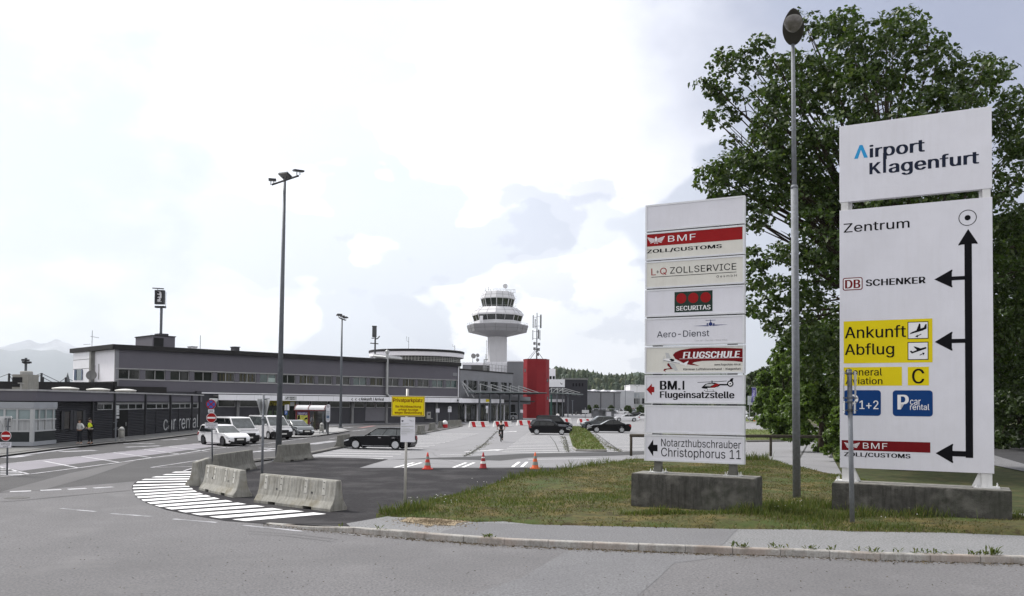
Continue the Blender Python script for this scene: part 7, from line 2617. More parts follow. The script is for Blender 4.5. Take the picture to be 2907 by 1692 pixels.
def front_box(t, name, u0, u1, v0, v1, y, m, th=0.06, parent=None):
 a, b = D(u0, v1, y), D(u1, v0, y)
 mb = MB()
 mb.box(a.x, b.x, y - th, y - 0.004, a.z, b.z)
 return mb.build(name, m, parent or t)
t, xa, xb, zt_ = block('stair_block', 'plain grey block between the control tower foot and the red tower', 1440, 1486, 1027, 168, 10, RENDER_L)
mb = MB()
mb.box(xa - .05, xb + .05, 167.9, 178.1, zt_ + .002, zt_ + .18)
mb.build('roof_edge', PANELW, t)
t, xa, xb, zt_ = block('roof_block', 'white panelled block at the foot of the control tower', 1382, 1439.5, 1027, 176, 9, PANELW)
for u in (1395, 1410, 1425):
 front_box(t, 'joint', u - .4, u + .4, 1028, 1062, 176, M('joint_grey', (0.30, 0.30, 0.31)), 0.02)
t, xa, xb, zt_ = block('roof_block', 'low flat roof block left of the white panelled block', 1313, 1381.5, 1036, 182, 9, RENDER_L)
mb = MB()
mb.box(xa - .1, xb, 181.8, 191, zt_ + .002, zt_ + .5)
mb.build('roof_edge', PANELW, t)
c = D(1372, 1046, 160)
t = thing('roof_plant', 'grey air handling unit with pipes on the departures wing roof', 'air handling unit', (c.x, 160, zw + .25))
mb = MB()
mb.box(c.x - 2.2, c.x + 1.2, 159, 161, zw + .22, zw + 1.5)
mb.build('housing', M('ahu_grey', (0.12, 0.12, 0.12)), t)
mb = MB()
mb.tube([(c.x + .2, 158.8, zw + .3), (c.x + .2, 158.8, zw + 2.6), (c.x + .9, 158.8, zw + 2.6)], 0.12, 6)
mb.tube([(c.x + .5, 158.8, zw + .3), (c.x + .5, 158.8, zw + 3.6)], 0.06, 6)
mb.build('pipe', STEELP, t)
t = thing('roof_railing', 'thin steel railing along the departures wing roof edge', 'railing', PW.pt(LW * .7, -1, zw + .22))
mb = MB()
for k in range(9):
 s = LW * .5 + LW * .48 * k / 8
 mb.tube([PW.pt(s, -1, zw + .22), PW.pt(s, -1, zw + 1.5)], 0.03, 4)
for z in (.9, 1.5):
 mb.tube([PW.pt(LW * .5, -1, zw + z), PW.pt(LW * .98, -1, zw + z)], 0.03, 4)
mb.build('rails', STEELP, t)
for u, v, r, lab in ((1343.5, 1011, .55, 'large round radio dish on a stand left of the control tower shaft'), (1355.5, 1009, .40, 'upper of the two small dishes beside the control tower shaft'), (1355.5, 1022, .36, 'lower of the two small dishes beside the control tower shaft')):
 p = D(u, v, 184)
 dish(p, r, (0.4, -1, 0.15), lab, None, 1.6 if r > .5 else 1.2)
p = D(1381, 1000, 187)
t = thing('antenna', 'slender pole aerial rising just left of the control tower shaft', 'antenna', (p.x, 187, 11))
mb = MB()
mb.tube([(p.x, 187, 11), (p.x, 187, D(1381, 965, 187).z)], 0.06, 6)
mb.build('mast', STEELP, t)
mb = MB()
mb.box(p.x - .2, p.x + .2, 186.8, 187.2, 11, 11.5)
mb.build('foot', STEEL_D, t)
# ---- red octagonal tower with portholes and the telephone mast
yr = 190.0
cr_ = D(1521.5, 1150, yr)
rr_ = 37 * yr / F_PX
REDP = mcolor(M('red_cladding', (0.215, 0.020, 0.025), rough=0.5, var=0.06, scale=0.5, spec=0.07), (0.165, 0.014, 0.016), 0.15, 0.45, 0.7, 0.5)
t = thing('red_tower', 'red octagonal stair tower with portholes between the two entrance canopies', 'tower', (cr_.x, yr, 0))
zt_ = D(1521, 1022, yr).z
mb = MB()
mb.lathe([(rr_, 0), (rr_, zt_)], (cr_.x, yr, 0), 8, -math.pi / 2)
mb.build('wall', REDP, t)
mb = MB()
mb.lathe([(rr_ + .04, zt_ + .002), (rr_ + .04, zt_ + .15), (0, zt_ + .16)], (cr_.x, yr, 0), 8, -math.pi / 2, cap=False)
mb.build('roof_edge', M('red_edge', (0.14, 0.015, 0.016)), t)
def porthole(a, z, r=.42):
 ap = rr_ * math.cos(math.pi / 8)
 n_ = Vector((math.cos(a), math.sin(a), 0))
 x_ = Vector((-n_.y, n_.x, 0))
 c = Vector((cr_.x, yr, z)) + n_ * (ap + .01)
 mb = MB()
 mb.lathe([(r, 0), (r, .03)], (0, 0, 0), 20, fn=lambda p, q, s: c + x_ * p + Vector((0, 0, q)) + n_ * s)
 o = mb.build('porthole', WGLASS, t)
 mb = MB()
 mb.lathe([(r + .06, 0), (r + .06, .05), (r, .05), (r, 0)], (0, 0, 0), 20, fn=lambda p, q, s: c + x_ * p + Vector((0, 0, q)) + n_ * s, cap=False)
 mb.build('rim', REDP, o)
al = -math.pi / 2 - math.pi / 8 - math.pi / 4
ar_ = -math.pi / 2 + math.pi / 8 + math.pi / 4
for v, a in ((1052, al), (1103, al), (1080, ar_), (1130, ar_)):
 porthole(a, D(1521, v, yr).z)
cm = D(1523.5, 1022, yr)
t = thing('cell_mast', 'lattice telephone mast with long panel antennas on top of the red tower', 'antenna mast', (cm.x, yr, zt_ + .15))
mb = MB()
zm = D(1523, 888, yr).z
mb.tube([(cm.x, yr, zt_ + .1), (cm.x, yr, zm)], [0.16, 0.08], 8)
mb.build('mast', STEEL_D, t)
mb = MB()
for k in (-1, 1):
 mb.tube([(cm.x, yr, zt_ + 2.2), (cm.x + k * 1.5, yr + (.6 if k > 0 else -.4), zt_ + .15)], 0.06, 6)
mb.tube([(cm.x, yr, zt_ + 2.6), (cm.x - 2.0, yr, zt_ + .15)], 0.05, 6)
mb.build('brace', STEEL_D, t)
PAN = M('panel_antenna_grey', (0.13, 0.135, 0.14), rough=0.5)
for (u, v0, v1, w, dy) in ((1513.5, 895, 931, 0.10, -.3), (1535, 893.5, 931.5, .17, .3), (1519, 905, 932, .09, .5), (1512.5, 937, 965, .08, -.4), (1529, 936, 961, .15, .2), (1533, 938, 966, .07, -.2)):
 a, b = D(u, v1, yr + dy), D(u, v0, yr + dy)
 mb = MB()
 mb.box(a.x - w, a.x + w, yr + dy - w, yr + dy + w, a.z, b.z)
 o = mb.build('panel_antenna', PAN, t)
 mb = MB()
 for f in (.15, .85):
  z = a.z + (b.z - a.z) * f
  mb.tube([(a.x, yr + dy, z), (cm.x, yr, z)], 0.035, 4)
 mb.build('arm', STEEL_D, o)
for (u, v) in ((1517.5, 975), (1530, 977), (1517.5, 990), (1529, 992), (1527, 1006)):
 p = D(u, v, yr - .2)
 mb = MB()
 mb.box(p.x - .26, p.x + .26, yr - .4, yr + .1, p.z - .30, p.z + .30)
 mb.build('radio_unit', PAN, t)
# ---- right annexe, second canopy, dark hall
t, xa, xb, zt_ = block('entrance_annexe', 'light grey annexe with a dark emblem right of the red tower', 1556, 1603, 1078, 212, 8, RENDER_L)
front_box(t, 'parapet', 1557, 1603.5, 1077, 1098.5, 211.9, PANELW, 0.25)
front_box(t, 'lower_wall', 1557, 1602.5, 1099, 1116, 211.95, RENDER_D, 0.1)
front_box(t, 'ground_glazing', 1557, 1602, 1137, 1181, 211.95, glassy('shopfront_glass', (0.016, 0.017, 0.016)), 0.1)
front_box(t, 'fascia', 1557, 1602.5, 1133.5, 1141, 211.8, PANELW, 0.1)
e = MB()
p = D(1593.5, 1089, 211.6)
e.poly([(p.x + x, 211.62, p.z + z) for x, z in ((-.25, .25), (-.15, .28), (-.08, .02), (.35, -.02), (.2, -.2), (-.12, -.18))])
e.build('emblem', INK, t)
for u in (1569, 1580, 1590):
 front_box(t, 'door', u - 3.6, u + 3.6, 1150, 1180, 211.85, M('door_reflective', (0.06, 0.065, 0.065), rough=0.2, var=0.9, scale=1.2), 0.06)
t, xa, xb, zt_ = block('roof_block', 'pale rooftop room with two windows right of the red tower', 1557, 1577, 1047, 222, 6, RENDER_W)
front_box(t, 'window', 1560, 1566, 1067.5, 1077.5, 222, WGLASS)
front_box(t, 'window', 1569, 1575, 1067.5, 1077.5, 222, WGLASS)
t = thing('glass_canopy', 'tapering entrance canopy on posts right of the red tower', 'canopy', D(1600, 1180, 205))
a, b, c2, d2 = D(1561, 1116, 204), D(1656, 1121, 199), D(1640, 1119.5, 212), D(1561, 1115.5, 212)
mb = MB()
vs = [a, b, c2, d2] + [p + Vector((0, 0, .14)) for p in (a, b, c2, d2)]
mb.add(vs, [(0, 1, 2, 3), (7, 6, 5, 4), (0, 4, 5, 1), (1, 5, 6, 2), (2, 6, 7, 3), (3, 7, 4, 0)])
mb.build('roof', M('canopy_glass', (0.12, 0.15, 0.145)), t)
for k in range(6):
 f = k / 5
 p = a.lerp(b, f * .98)
 q = d2.lerp(c2, f * .98)
 mb = MB()
 mb.tube([p - Vector((0, 0, .06)), q - Vector((0, 0, .35 * (1 - f) + .1))], 0.10, 5)
 mb.build('beam', STEEL_D, t)
for u, m in ((1565, M('post_green', (0.03, 0.085, 0.07))), (1581, STEEL_D), (1597, STEEL_D), (1612.5, STEEL_D)):
 p = D(u, 1150, 203)
 mb = MB()
 mb.tube([(p.x, 203, 0), (p.x, 203, 5.4)], 0.19 if u < 1570 else .15, 8)
 mb.build('column', m, t)
for u in (1566, 1582, 1598):
 p = D(u, 1116, 207)
 mb = MB()
 mb.tube([(p.x, 207, p.z), (p.x, 207, p.z + 1.3)], 0.08, 5)
 mb.tube([(p.x, 207, p.z + 1.25), (p.x + 4, 205, p.z + .1)], 0.05, 5)
 mb.tube([(p.x, 207, p.z + 1.25), (p.x - 1, 209, p.z + .2)], 0.05, 5)
 mb.build('hanger', HANG, t)
t, xa, xb, zt_ = block('dark_hall', 'flat black clad hall behind the entrance annexe', 1600, 1668, 1078, 275, 20, M('cladding_black', (0.030, 0.030, 0.036), rough=0.7, var=0.1, scale=0.4))
mb = MB()
mb.box(xa - .2, xb + .2, 274.7, 295.2, zt_ + .003, zt_ + .5)
mb.build('roof_edge', M('edge_grey', (0.16, 0.165, 0.16)), t)
for u in (1627.5, 1636, 1645, 1653.5):
 front_box(t, 'window', u - 2, u + 2, 1088, 1096.5, 275, INK, .08)
# ---- long grey warehouse and the halls behind
WARE = corrugated('warehouse_cladding', (0.185, 0.188, 0.20), 1.1)
PH = Plane(D(1590, 1150, 385).xy, D(1761, 1150, 430).xy)
t = thing('warehouse', 'long light grey warehouse behind the parked cars right of the canopy', 'building', PH.pt(PH.len / 2, -10, 0))
zh = PH.uv(1634, 1112)[1]
mb = MB()
mb.fbox(PH, 0, PH.len, -25, 0, 0, zh)
mb.build('wall', WARE, t)
mb = MB()
mb.fbox(PH, -.2, PH.len + .2, -25.2, .25, zh + .003, zh + .45)
mb.build('roof_edge', M('edge_dark', (0.05, 0.05, 0.055)), t)
for u in (1663, 1705, 1743):
 s = PH.S(u)
 mb = MB()
 mb.fbox(PH, s - .18, s + .18, 0.01, .25, 0, zh - .1)
 mb.build('downpipe', M('edge_dark', (0.05, 0.05, 0.055)), t)
for u in (1618, 1636, 1662, 1690, 1718, 1745):
 s = PH.S(u, -6)
 mb = MB()
 mb.fbox(PH, s - 1.6, s + 1.6, -8, -6, zh + .46, zh + 1.1)
 mb.lathe([(1.4, 0), (1.0, .35), (.2, .5)], PH.pt(s, -7, zh + 1.1), 12)
 mb.build('rooflight', PANELW, t)
t, xa, xb, zt_ = block('loading_hall', 'pale loading hall with a dark gate row behind the far parked cars', 1755, 1850, 1113, 540, 30, M('hall_pale', (0.40, 0.41, 0.43), rough=0.6, var=0.1, scale=.3))
front_box(t, 'window_band', 1764, 1815, 1116, 1128, 540, M('hall_window_band', (0.30, 0.32, 0.35), rough=0.2, var=0.3, scale=.5), .2)
front_box(t, 'gate_shade_panel', 1763, 1815, 1131, 1146, 540, RECESS_SHADE, .2)  # dark panel on the wall: the recess shade is in its colour
front_box(t, 'gate_shade_panel', 1823, 1850, 1131, 1146, 540, RECESS_SHADE, .2)
for u in (1774, 1782, 1792, 1798, 1805, 1812):
 front_box(t, 'post', u - .7, u + .7, 1131, 1147, 539.7, M('hall_pale', (0.4, 0.41, 0.43)), .1)
t, xa, xb, zt_ = block('white_hall', 'plain white hall standing behind the loading hall', 1789, 1860, 1095, 600, 30, RENDER_W)
mb = MB()
mb.box(xa - .3, xb + .3, 599.7, 630.3, zt_ + .003, zt_ + .6)
mb.build('roof_edge', PANELW, t)
t, xa, xb, zt_ = block('storage_hall', 'low white roofed hall beyond the grey warehouse', 1662, 1800, 1110, 500, 26, M('hall_pale', (0.40, 0.41, 0.43)))
mb = MB()
mb.box(xa - .3, xb + .3, 499.7, 526, zt_ + .003, zt_ + .5)
mb.build('roof', PANELW, t)
# ---- control tower
yt = 250.0
ct = D(1411.5, 1000, yt)
def tz(v): return D(1411.5, v, yt).z
def tr(px): return px * yt / F_PX
t = thing('control_tower', 'airport control tower with two glazed storeys flaring from a pale shaft', 'control tower', (ct.x, yt, 0))
TWR = M('tower_panel', (0.58, 0.58, 0.61), rough=0.45, var=0.06, scale=0.5)
TWRD = M('tower_panel_grey', (0.23, 0.23, 0.245), rough=0.45, var=0.08, scale=0.5)
CONC = M('tower_concrete', (0.50, 0.50, 0.525), rough=0.8, var=0.06, scale=0.4, streak=0.1)
A0 = -math.pi / 2 - 0.05
def octo(name, prof, m, parent=t, cap=True):
 mb = MB()
 mb.lathe([(tr(r), tz(v)) for r, v in prof], (ct.x, yt, 0), 8, A0, cap=cap)
 return mb.build(name, m, parent)
octo('shaft', [(27.5, 1180), (27.5, 956)], CONC)
octo('soffit', [(27.6, 957), (82, 944.5)], TWRD, cap=False)
bal = octo('balcony', [(82, 944.3), (87, 926.5), (87, 924), (84, 924), (84, 930)], TWRD, cap=False)
octo('lower_sill', [(84, 931), (67, 928), (66, 912.5)], TWR, cap=False)
g1 = octo('lower_glazing', [(66, 912.4), (72, 893.6)], glassy('tower_glass', (0.020, 0.024, 0.026), 0.05, 0.8, .4, .3), cap=False)
octo('mid_band', [(73.5, 898), (74, 893.4), (66, 884), (53, 874.5), (42, 874)], TWR, cap=False)
g2 = octo('upper_glazing', [(41.5, 873.9), (48, 848.6)], glassy('tower_glass', (0.020, 0.024, 0.026)), cap=False)
octo('roof', [(48, 850.5), (49.5, 848.4), (42.5, 830.5), (40, 829.5), (3, 828.5)], TWR, cap=False)
def ring_bars(rb, vb, rt_, vt, parent, per=2, w=.10, m=None):
 for k in range(8):
  for j in range(per):
   a0 = A0 + 2 * math.pi * k / 8
   a1 = A0 + 2 * math.pi * (k + 1) / 8
   f = j / per
   def P(r, v):
    x = (1 - f) * math.cos(a0) + f * math.cos(a1)
    y = (1 - f) * math.sin(a0) + f * math.sin(a1)
    return Vector((ct.x + tr(r) * x * 1.008, yt + tr(r) * y * 1.008, tz(v)))
   mb = MB()
   mb.tube([P(rb, vb), P(rt_, vt)], w * (1 if j == 0 else .6), 4)
   mb.build('mullion', m or TWR, parent)
ring_bars(66, 912.4, 72, 893.6, g1)
ring_bars(41.5, 873.9, 48, 848.6, g2)
SEAM = M('seam_dark', (0.10, 0.10, 0.105))
def seams(prof, per, parent, hor=()):
 mb = MB()
 for k in range(8):
  for j in range(per):
   a0 = A0 + 2 * math.pi * k / 8
   a1 = A0 + 2 * math.pi * (k + 1) / 8
   f = j / per
   x = (1 - f) * math.cos(a0) + f * math.cos(a1)
   y = (1 - f) * math.sin(a0) + f * math.sin(a1)
   mb.tube([Vector((ct.x + tr(r) * x * 1.004, yt + tr(r) * y * 1.004, tz(v))) for r, v in prof], .035, 4, cap=False)
 for r, v in hor:
  mb.lathe([(tr(r) * 1.005, tz(v) - .03), (tr(r) * 1.005, tz(v) + .03)], (ct.x, yt, 0), 8, A0, cap=False)
 return mb.build('seams', SEAM, parent)
seams([(82, 944.3), (87, 926.5)], 2, bal, ((84.6, 935),))
seams([(49.5, 848.4), (42.5, 830.5)], 2, t, ((46, 839.5),))
seams([(74, 893.4), (66, 884), (53, 874.5)], 2, t, ((66, 884),))
mb = MB()
for (r, v0, v1) in ((86, 924, 918.5), (52, 874.5, 870), (40, 830, 825.5)):
 for dz in (0, .5):
  mb.lathe([(tr(r), tz(v1) - dz - .025), (tr(r), tz(v1) - dz + .025)], (ct.x, yt, 0), 8, A0, cap=False)
 for k in range(24):
  a0 = A0 + 2 * math.pi * (k // 3) / 8
  a1 = a0 + 2 * math.pi / 8
  f = (k % 3) / 3
  x = (1 - f) * math.cos(a0) + f * math.cos(a1)
  y = (1 - f) * math.sin(a0) + f * math.sin(a1)
  mb.tube([(ct.x + tr(r) * x, yt + tr(r) * y, tz(v0)), (ct.x + tr(r) * x, yt + tr(r) * y, tz(v1))], .025, 4)
mb.build('railing', STEELP, t)
mb = MB()
p = D(1367, 908, yt - 3)
front = D(1366.5, 908, yt - 6.3)
mb.box(front.x - .45, front.x + .45, yt - 6.4, yt - 5.6, tz(922), tz(903))
mb.build('balcony_door', PANELW, t)
mb = MB()
for (u, v0, v1, w) in ((1379, 830, 818, .06), (1387, 830, 814.5, .07), (1392, 830, 822, .06), (1416, 829, 823, .05), (1439, 830, 822, .07), (1457, 834, 822, .03)):
 p = D(u, v0, yt)
 mb.tube([(p.x, yt, p.z - .3), (p.x, yt, D(u, v1, yt).z)], w, 5)
mb.tube([D(1441, 823, yt), D(1463, 822, yt)], .04, 4)
mb.tube([D(1441, 831, yt), D(1463, 831, yt)], .04, 4)
mb.tube([D(1462, 822, yt), D(1462, 832, yt)], .04, 4)
mb.build('aerials', STEEL_D, t)
p = D(1433.5, 812, yt)
mb = MB()
mb.tube([(p.x + .2, yt, tz(829)), (p.x + .2, yt, p.z - .5)], .06, 6)
mb.lathe([(.62, -.2), (.62, .2)], (0, 0, 0), 20, fn=lambda a, b, c: (p.x + a, yt + c, p.z + b))
mb.build('beacon', M('beacon_pale', (0.5, 0.5, 0.52)), t)
mb = MB()
mb.lathe([(.66, -.06), (.66, .24), (.60, .24), (.60, -.06)], (0, 0, 0), 20, fn=lambda a, b, c: (p.x + .08 + a, yt + c, p.z + b), cap=False)
mb.build('beacon_rim', STEEL_D, t)
mb = MB()
for k in range(6):
 z0 = tz(862 - k * -4)
 mb.tube([(ct.x + tr(53), yt, tz(866 - k * 5)), (ct.x + tr(50), yt, tz(866 - k * 5))], .04, 4)
mb.build('ladder', STEELP, t)
# ---- car rental building on the left
PR_ = Plane(G(156, 1258, .11).xy, G(540, 1221, .11).xy)
tcr = thing('car_rental_building', 'low dark corrugated car rental building with a grey roof band on the left', 'building', PR_.pt(15, -5, 0))
z1 = PR_.uv(191, 1113)[1]
z2 = PR_.uv(191, 1139)[1]
sL, sR = -3.3, PR_.S(566)
CORR = corrugated('wall_corrugated_dark', (0.026, 0.026, 0.031), 2.3)
mb = MB()
mb.fbox(PR_, sL, sR, -.3, 0.0, 0.05, z2 + .1)
mb.fbox(PR_, sL, sR, -24, -.31, 0.05, z1 - .1)
mb.build('wall', CORR, tcr)
mb = MB()
mb.fbox(PR_, sL - .1, PR_.S(322), -24, 0.35, z2, z1)
mb.fbox(PR_, PR_.S(322) + .02, PR_.S(410) - .02, -.4, 0.33, z2, z1)
mb.fbox(PR_, PR_.S(410) + .02, PR_.S(482) - .02, -.4, 0.30, z2, z1)
mb.fbox(PR_, PR_.S(482) + .02, sR, -.4, 0.28, z2, z1)
mb.build('fascia', RENDER_G, tcr)
mb = MB()
mb.fbox(PR_, sL - .2, sR + .1, -.25, 0.46, z1 + .002, z1 + .12)
mb.fbox(PR_, sL - .2, sL + .1, -24, -.26, z1 + .002, z1 + .12)
mb.build('coping', M('coping_pale', (0.32, 0.32, 0.325), rough=0.7, var=0.25, scale=2), tcr)
mb = MB()
mb.fbox(PR_, sL + .12, sR, -24, -.27, z1 - .05, z1 + .03)
mb.build('roof', ROOFG, tcr)
wz0, wz1 = PR_.uv(300, 1161)[1], PR_.uv(300, 1148)[1]
mb = MB()
mb.fbox(PR_, PR_.S(276), PR_.S(322) - .1, 0.005, .06, wz0 - .08, wz1 + .18)
mb.fbox(PR_, PR_.S(325), PR_.S(408), 0.005, .06, wz0 - .08, wz1 + .18)
mb.fbox(PR_, PR_.S(412), PR_.S(479), 0.005, .06, wz0 - .08, wz1 + .18)
mb.fbox(PR_, PR_.S(484), PR_.S(541), 0.005, .06, wz0 - .08, wz1 + .18)
mb.fbox(PR_, PR_.S(544), PR_.S(562), 0.005, .06, wz0 - .08, wz1 + .18)
mb.build('window_band', M('window_band_grey', (0.28, 0.285, 0.29), rough=0.7, var=.1), tcr)
for a, b in ((278.5, 292.5), (295, 317), (328, 362.5), (366, 384), (386.5, 403.5), (414.5, 442), (445, 459), (461.5, 476.5), (486, 509), (511.5, 524), (526.5, 539), (546, 559.5)):
 mb = MB()
 mb.fbox(PR_, PR_.S(a, .06), PR_.S(b, .06), 0.062, .075, wz0, wz1)
 mb.build('window', WGLASS, tcr)
for u in (271, 322, 410, 481.5, 543, 564):
 s = PR_.S(u, .3)
 mb = MB()
 mb.fbox(PR_, s - .09, s + .09, 0.30 if u not in (271,) else .02, .48 if u != 271 else .16, 0.1, z1 if u != 271 else z2)
 mb.build('downpipe', STEEL_BLK, tcr)
for u in (443.5, 508):
 s = PR_.S(u)
 mb = MB()
 mb.fbox(PR_, s - .05, s + .05, 0.005, .05, 0.1, wz0 - .1)
 mb.build('joint', STEEL_BLK, tcr)
mb = MB()
mb.fbox(PR_, PR_.S(334.5), PR_.S(363), 0.005, .03, 0.12, wz0 - .12)
d_ = mb.build('door', RECESS_SHADE, tcr)  # flat sheet on the wall, recess darkness put into its colour
mb = MB()
mb.fbox(PR_, PR_.S(356), PR_.S(357), 0.035, .09, 1.0, 1.3)
mb.build('handle', STEELP, d_)
for a, b in ((176, 201), (210.5, 236.5)):
 z0_, z1_ = PR_.uv(185, 1217)[1], PR_.uv(185, 1168.5)[1]
 mb = MB()
 mb.fbox(PR_, PR_.S(a), PR_.S(b), 0.005, .05, z0_, z1_)
 w_ = mb.build('window', glassy('window_glass_brown', (0.022, 0.020, 0.018), .1, .4), tcr)
 for c in (a, b):
  mb = MB()
  mb.fbox(PR_, PR_.S(c) - .22, PR_.S(c) + .22, 0.051, .10, z0_ - .1, z1_ + .05)
  mb.build('shutter', STEEL_BLK, w_)
dc = Decal(PR_, 0.01)
dc.text('car rental', (463.5, 1222.5), (563.4, 1176.5), I_SILV, -0.012, 0.012)
lt = dc.build('lettering', tcr)
K0, K1 = G(89, 1268, .11), G(155.5, 1261, .11)
PK = Plane(K0.xy, K1.xy)
PN = Plane(G(-120, 1268.5, .11).xy, K0.xy)
t = thing('glazed_office', 'white framed glazed office bay with blinds at the left end of the car rental building', 'office bay', PK.pt(1, -1, .1))
def kz(v): return PK.uv(89, v)[1]
mb = MB()
LN = PN.len
def both(name, z0, z1, off, m, parent=t, th=.12):
 mb = MB()
 P = [PN.pt(0, off, 0), PN.pt(LN, off, 0)]
 a = PN.pt(0, off, 0)
 c = K0.xy + PN.n * off + PK.n * off
 e = PK.pt(PK.len, off, 0)
 ai, ci, ei = PN.pt(0, off - th, 0), K0.xy + PN.n * (off - th) + PK.n * (off - th), PK.pt(PK.len, off - th, 0)
 ring = [(a.x, a.y), (c.x, c.y), (e.x, e.y), (ei.x, ei.y), (ci.x, ci.y), (ai.x, ai.y)]
 mb.prism(ring, lambda x, y: (x, y, z0), lambda x, y: (x, y, z1))
 return mb.build(name, m, parent)
OFFG = M('office_panel_pale', (0.30, 0.315, 0.34), rough=0.6, var=.08, scale=1)
OFFF = M('office_frame_white', (0.40, 0.41, 0.42), rough=0.6, var=.08)
both('header', kz(1159.5), kz(1141.5), 0.12, OFFG)
both('head_rail', kz(1163), kz(1159.6), 0.08, OFFF)
both('upper_glazing', kz(1189.5), kz(1163.1), -0.02, M('blind_teal2', (0.20, 0.26, 0.27), rough=.12, spec=.8, var=.15, scale=1))
both('mid_rail', kz(1193.5), kz(1189.6), 0.06, OFFF)
both('lower_glazing', kz(1222), kz(1193.6), -0.02, CURTW)
both('sill_rail', kz(1226.5), kz(1222.1), 0.06, OFFF)
both('dark_panel', kz(1254.5), kz(1226.6), 0.02, M('office_panel_dark', (0.022, 0.026, 0.028), rough=.35, var=.2))
both('base', kz(1266), kz(1254.6), 0.10, OFFG)
mb = MB()
mb.prism([(PN.pt(0, -.1, 0).x, PN.pt(0, -.1, 0).y), (K0.x - .1, K0.y + .1), (K1.x - .1, K1.y), (K1.x - 3, K1.y)], lambda x, y: (x, y, kz(1141.5) - .15), lambda x, y: (x, y, kz(1141.5) - .03))
mb.build('roof', ROOFG, t)
for u in (-60, -30, 13.5, 49.5):
 s = PN.S(u, .06)
 mb = MB()
 mb.fbox(PN, s - .06, s + .06, 0.0, .07, kz(1226), kz(1160))
 mb.build('mullion', OFFF, t)
for u in (113, 131.5, 153):
 s = PK.S(u, .06)
 mb = MB()
 mb.fbox(PK, s - .05, s + .05, 0.0, .07, kz(1226), kz(1160))
 mb.build('mullion', OFFF, t)
mb = MB()
c = K0.xy + PN.n * .06 + PK.n * .06
mb.box(c.x - .16, c.x + .05, c.y - .05, c.y + .16, kz(1256), kz(1160))
mb.build('corner_post', OFFF, t)
for u, v0, v1, w, lab in ((185, 1098, 1111, 27, 'white dome rooflight nearest the cooler on the car rental roof'), (278, 1101.5, 1111.5, 24, 'middle white dome rooflight on the car rental roof'), (356, 1104, 1114, 22, 'white dome rooflight farthest right on the car rental roof')):
 s = PR_.S(u, -3)
 c = PR_.pt(s, -3, z1 + .03)
 zt_ = D(u, v0, c.y).z
 hw = w * c.y / F_PX
 t = thing('roof_dome', lab, 'rooflight', c, 0, 'dome rooflights on the car rental roof')
 mb = MB()
 mb.box(c.x - hw * .9, c.x + hw * .9, c.y - hw * .9, c.y + hw * .9, z1 + .03, z1 + .03 + (zt_ - z1) * .55)
 mb.build('curb', M('dome_curb', (0.34, 0.33, 0.31)), t)
 mb = MB()
 zb_ = z1 + .03 + (zt_ - z1) * .55
 mb.lathe([(hw * 1.30, zb_ - c.z + .003), (hw * 1.28, zb_ - c.z + .08), (hw * .95, (zt_ - c.z) * .86), (hw * .45, (zt_ - c.z) * .98), (0.02, zt_ - c.z)], c, 24, math.pi / 4)
 mb.build('dome', M('dome_white', (0.62, 0.61, 0.58), rough=.4), t, smooth=True)
a, b = D(34, 1106, 62), D(80, 1063, 62)
t = thing('roof_cooler', 'beige rooftop cooling unit with a dark louvre at the left edge', 'cooling unit', ((a.x + b.x) / 2, 63, z1 + .03))
mb = MB()
mb.box(a.x, b.x, 62, 63.4, z1 + .03, b.z)
mb.build('housing', M('cooler_beige', (0.25, 0.245, 0.225), rough=.7, var=.15, streak=.2), t)
front_box(t, 'louvre', 35, 63.5, 1071, 1098, 62, corrugated('louvre_dark', (0.02, 0.02, 0.022), 3.0), .05)
mb = MB()
mb.lathe([(.42, 0), (.42, .22), (.35, .26), (.05, .27)], ((a.x + b.x) / 2 + .05, 62.7, b.z), 20)
mb.build('fan_cowl', M('cowl_grey', (0.30, 0.30, 0.29)), t)
p = D(55, 1090, 60)
mb = MB()
mb.tube([(p.x, 60.2, z1 + .1), (p.x, 60.2, z1 + .55)], .06, 6)
mb.box(p.x - .12, p.x + .12, 60.0, 60.4, z1 + .55, z1 + .62)
tag(mb.build('vent_pipe', M('cowl_grey', (0.3, 0.3, 0.29)), loc=(p.x, 60.2, z1 + .05)), 'short capped vent pipe in front of the cooling unit on the roof', 'vent pipe')
c = PR_.pt(-1.1, .5, 0)
t = thing('wall_lantern', 'small street lantern on a bracket over the car rental roof edge', 'wall lamp', (c.x, c.y, z1))
mb = MB()
c2 = D(90, 1120, c.y)
mb.tube([D(90, 1140, c.y), D(90, 1119, c.y), D(97, 1119, c.y)], .03, 6)
mb.tube([D(79, 1113.5, c.y), D(91, 1115.5, c.y)], .03, 6)
mb.build('bracket', STEELP, t)
mb = MB()
q = D(98, 1120.5, c.y)
mb.lathe([(.05, -.05), (.24, -.04), (.18, .04), (.05, .06)], q, 14)
mb.build('lantern', M('lantern_grey', (0.4, 0.4, 0.4)), t)
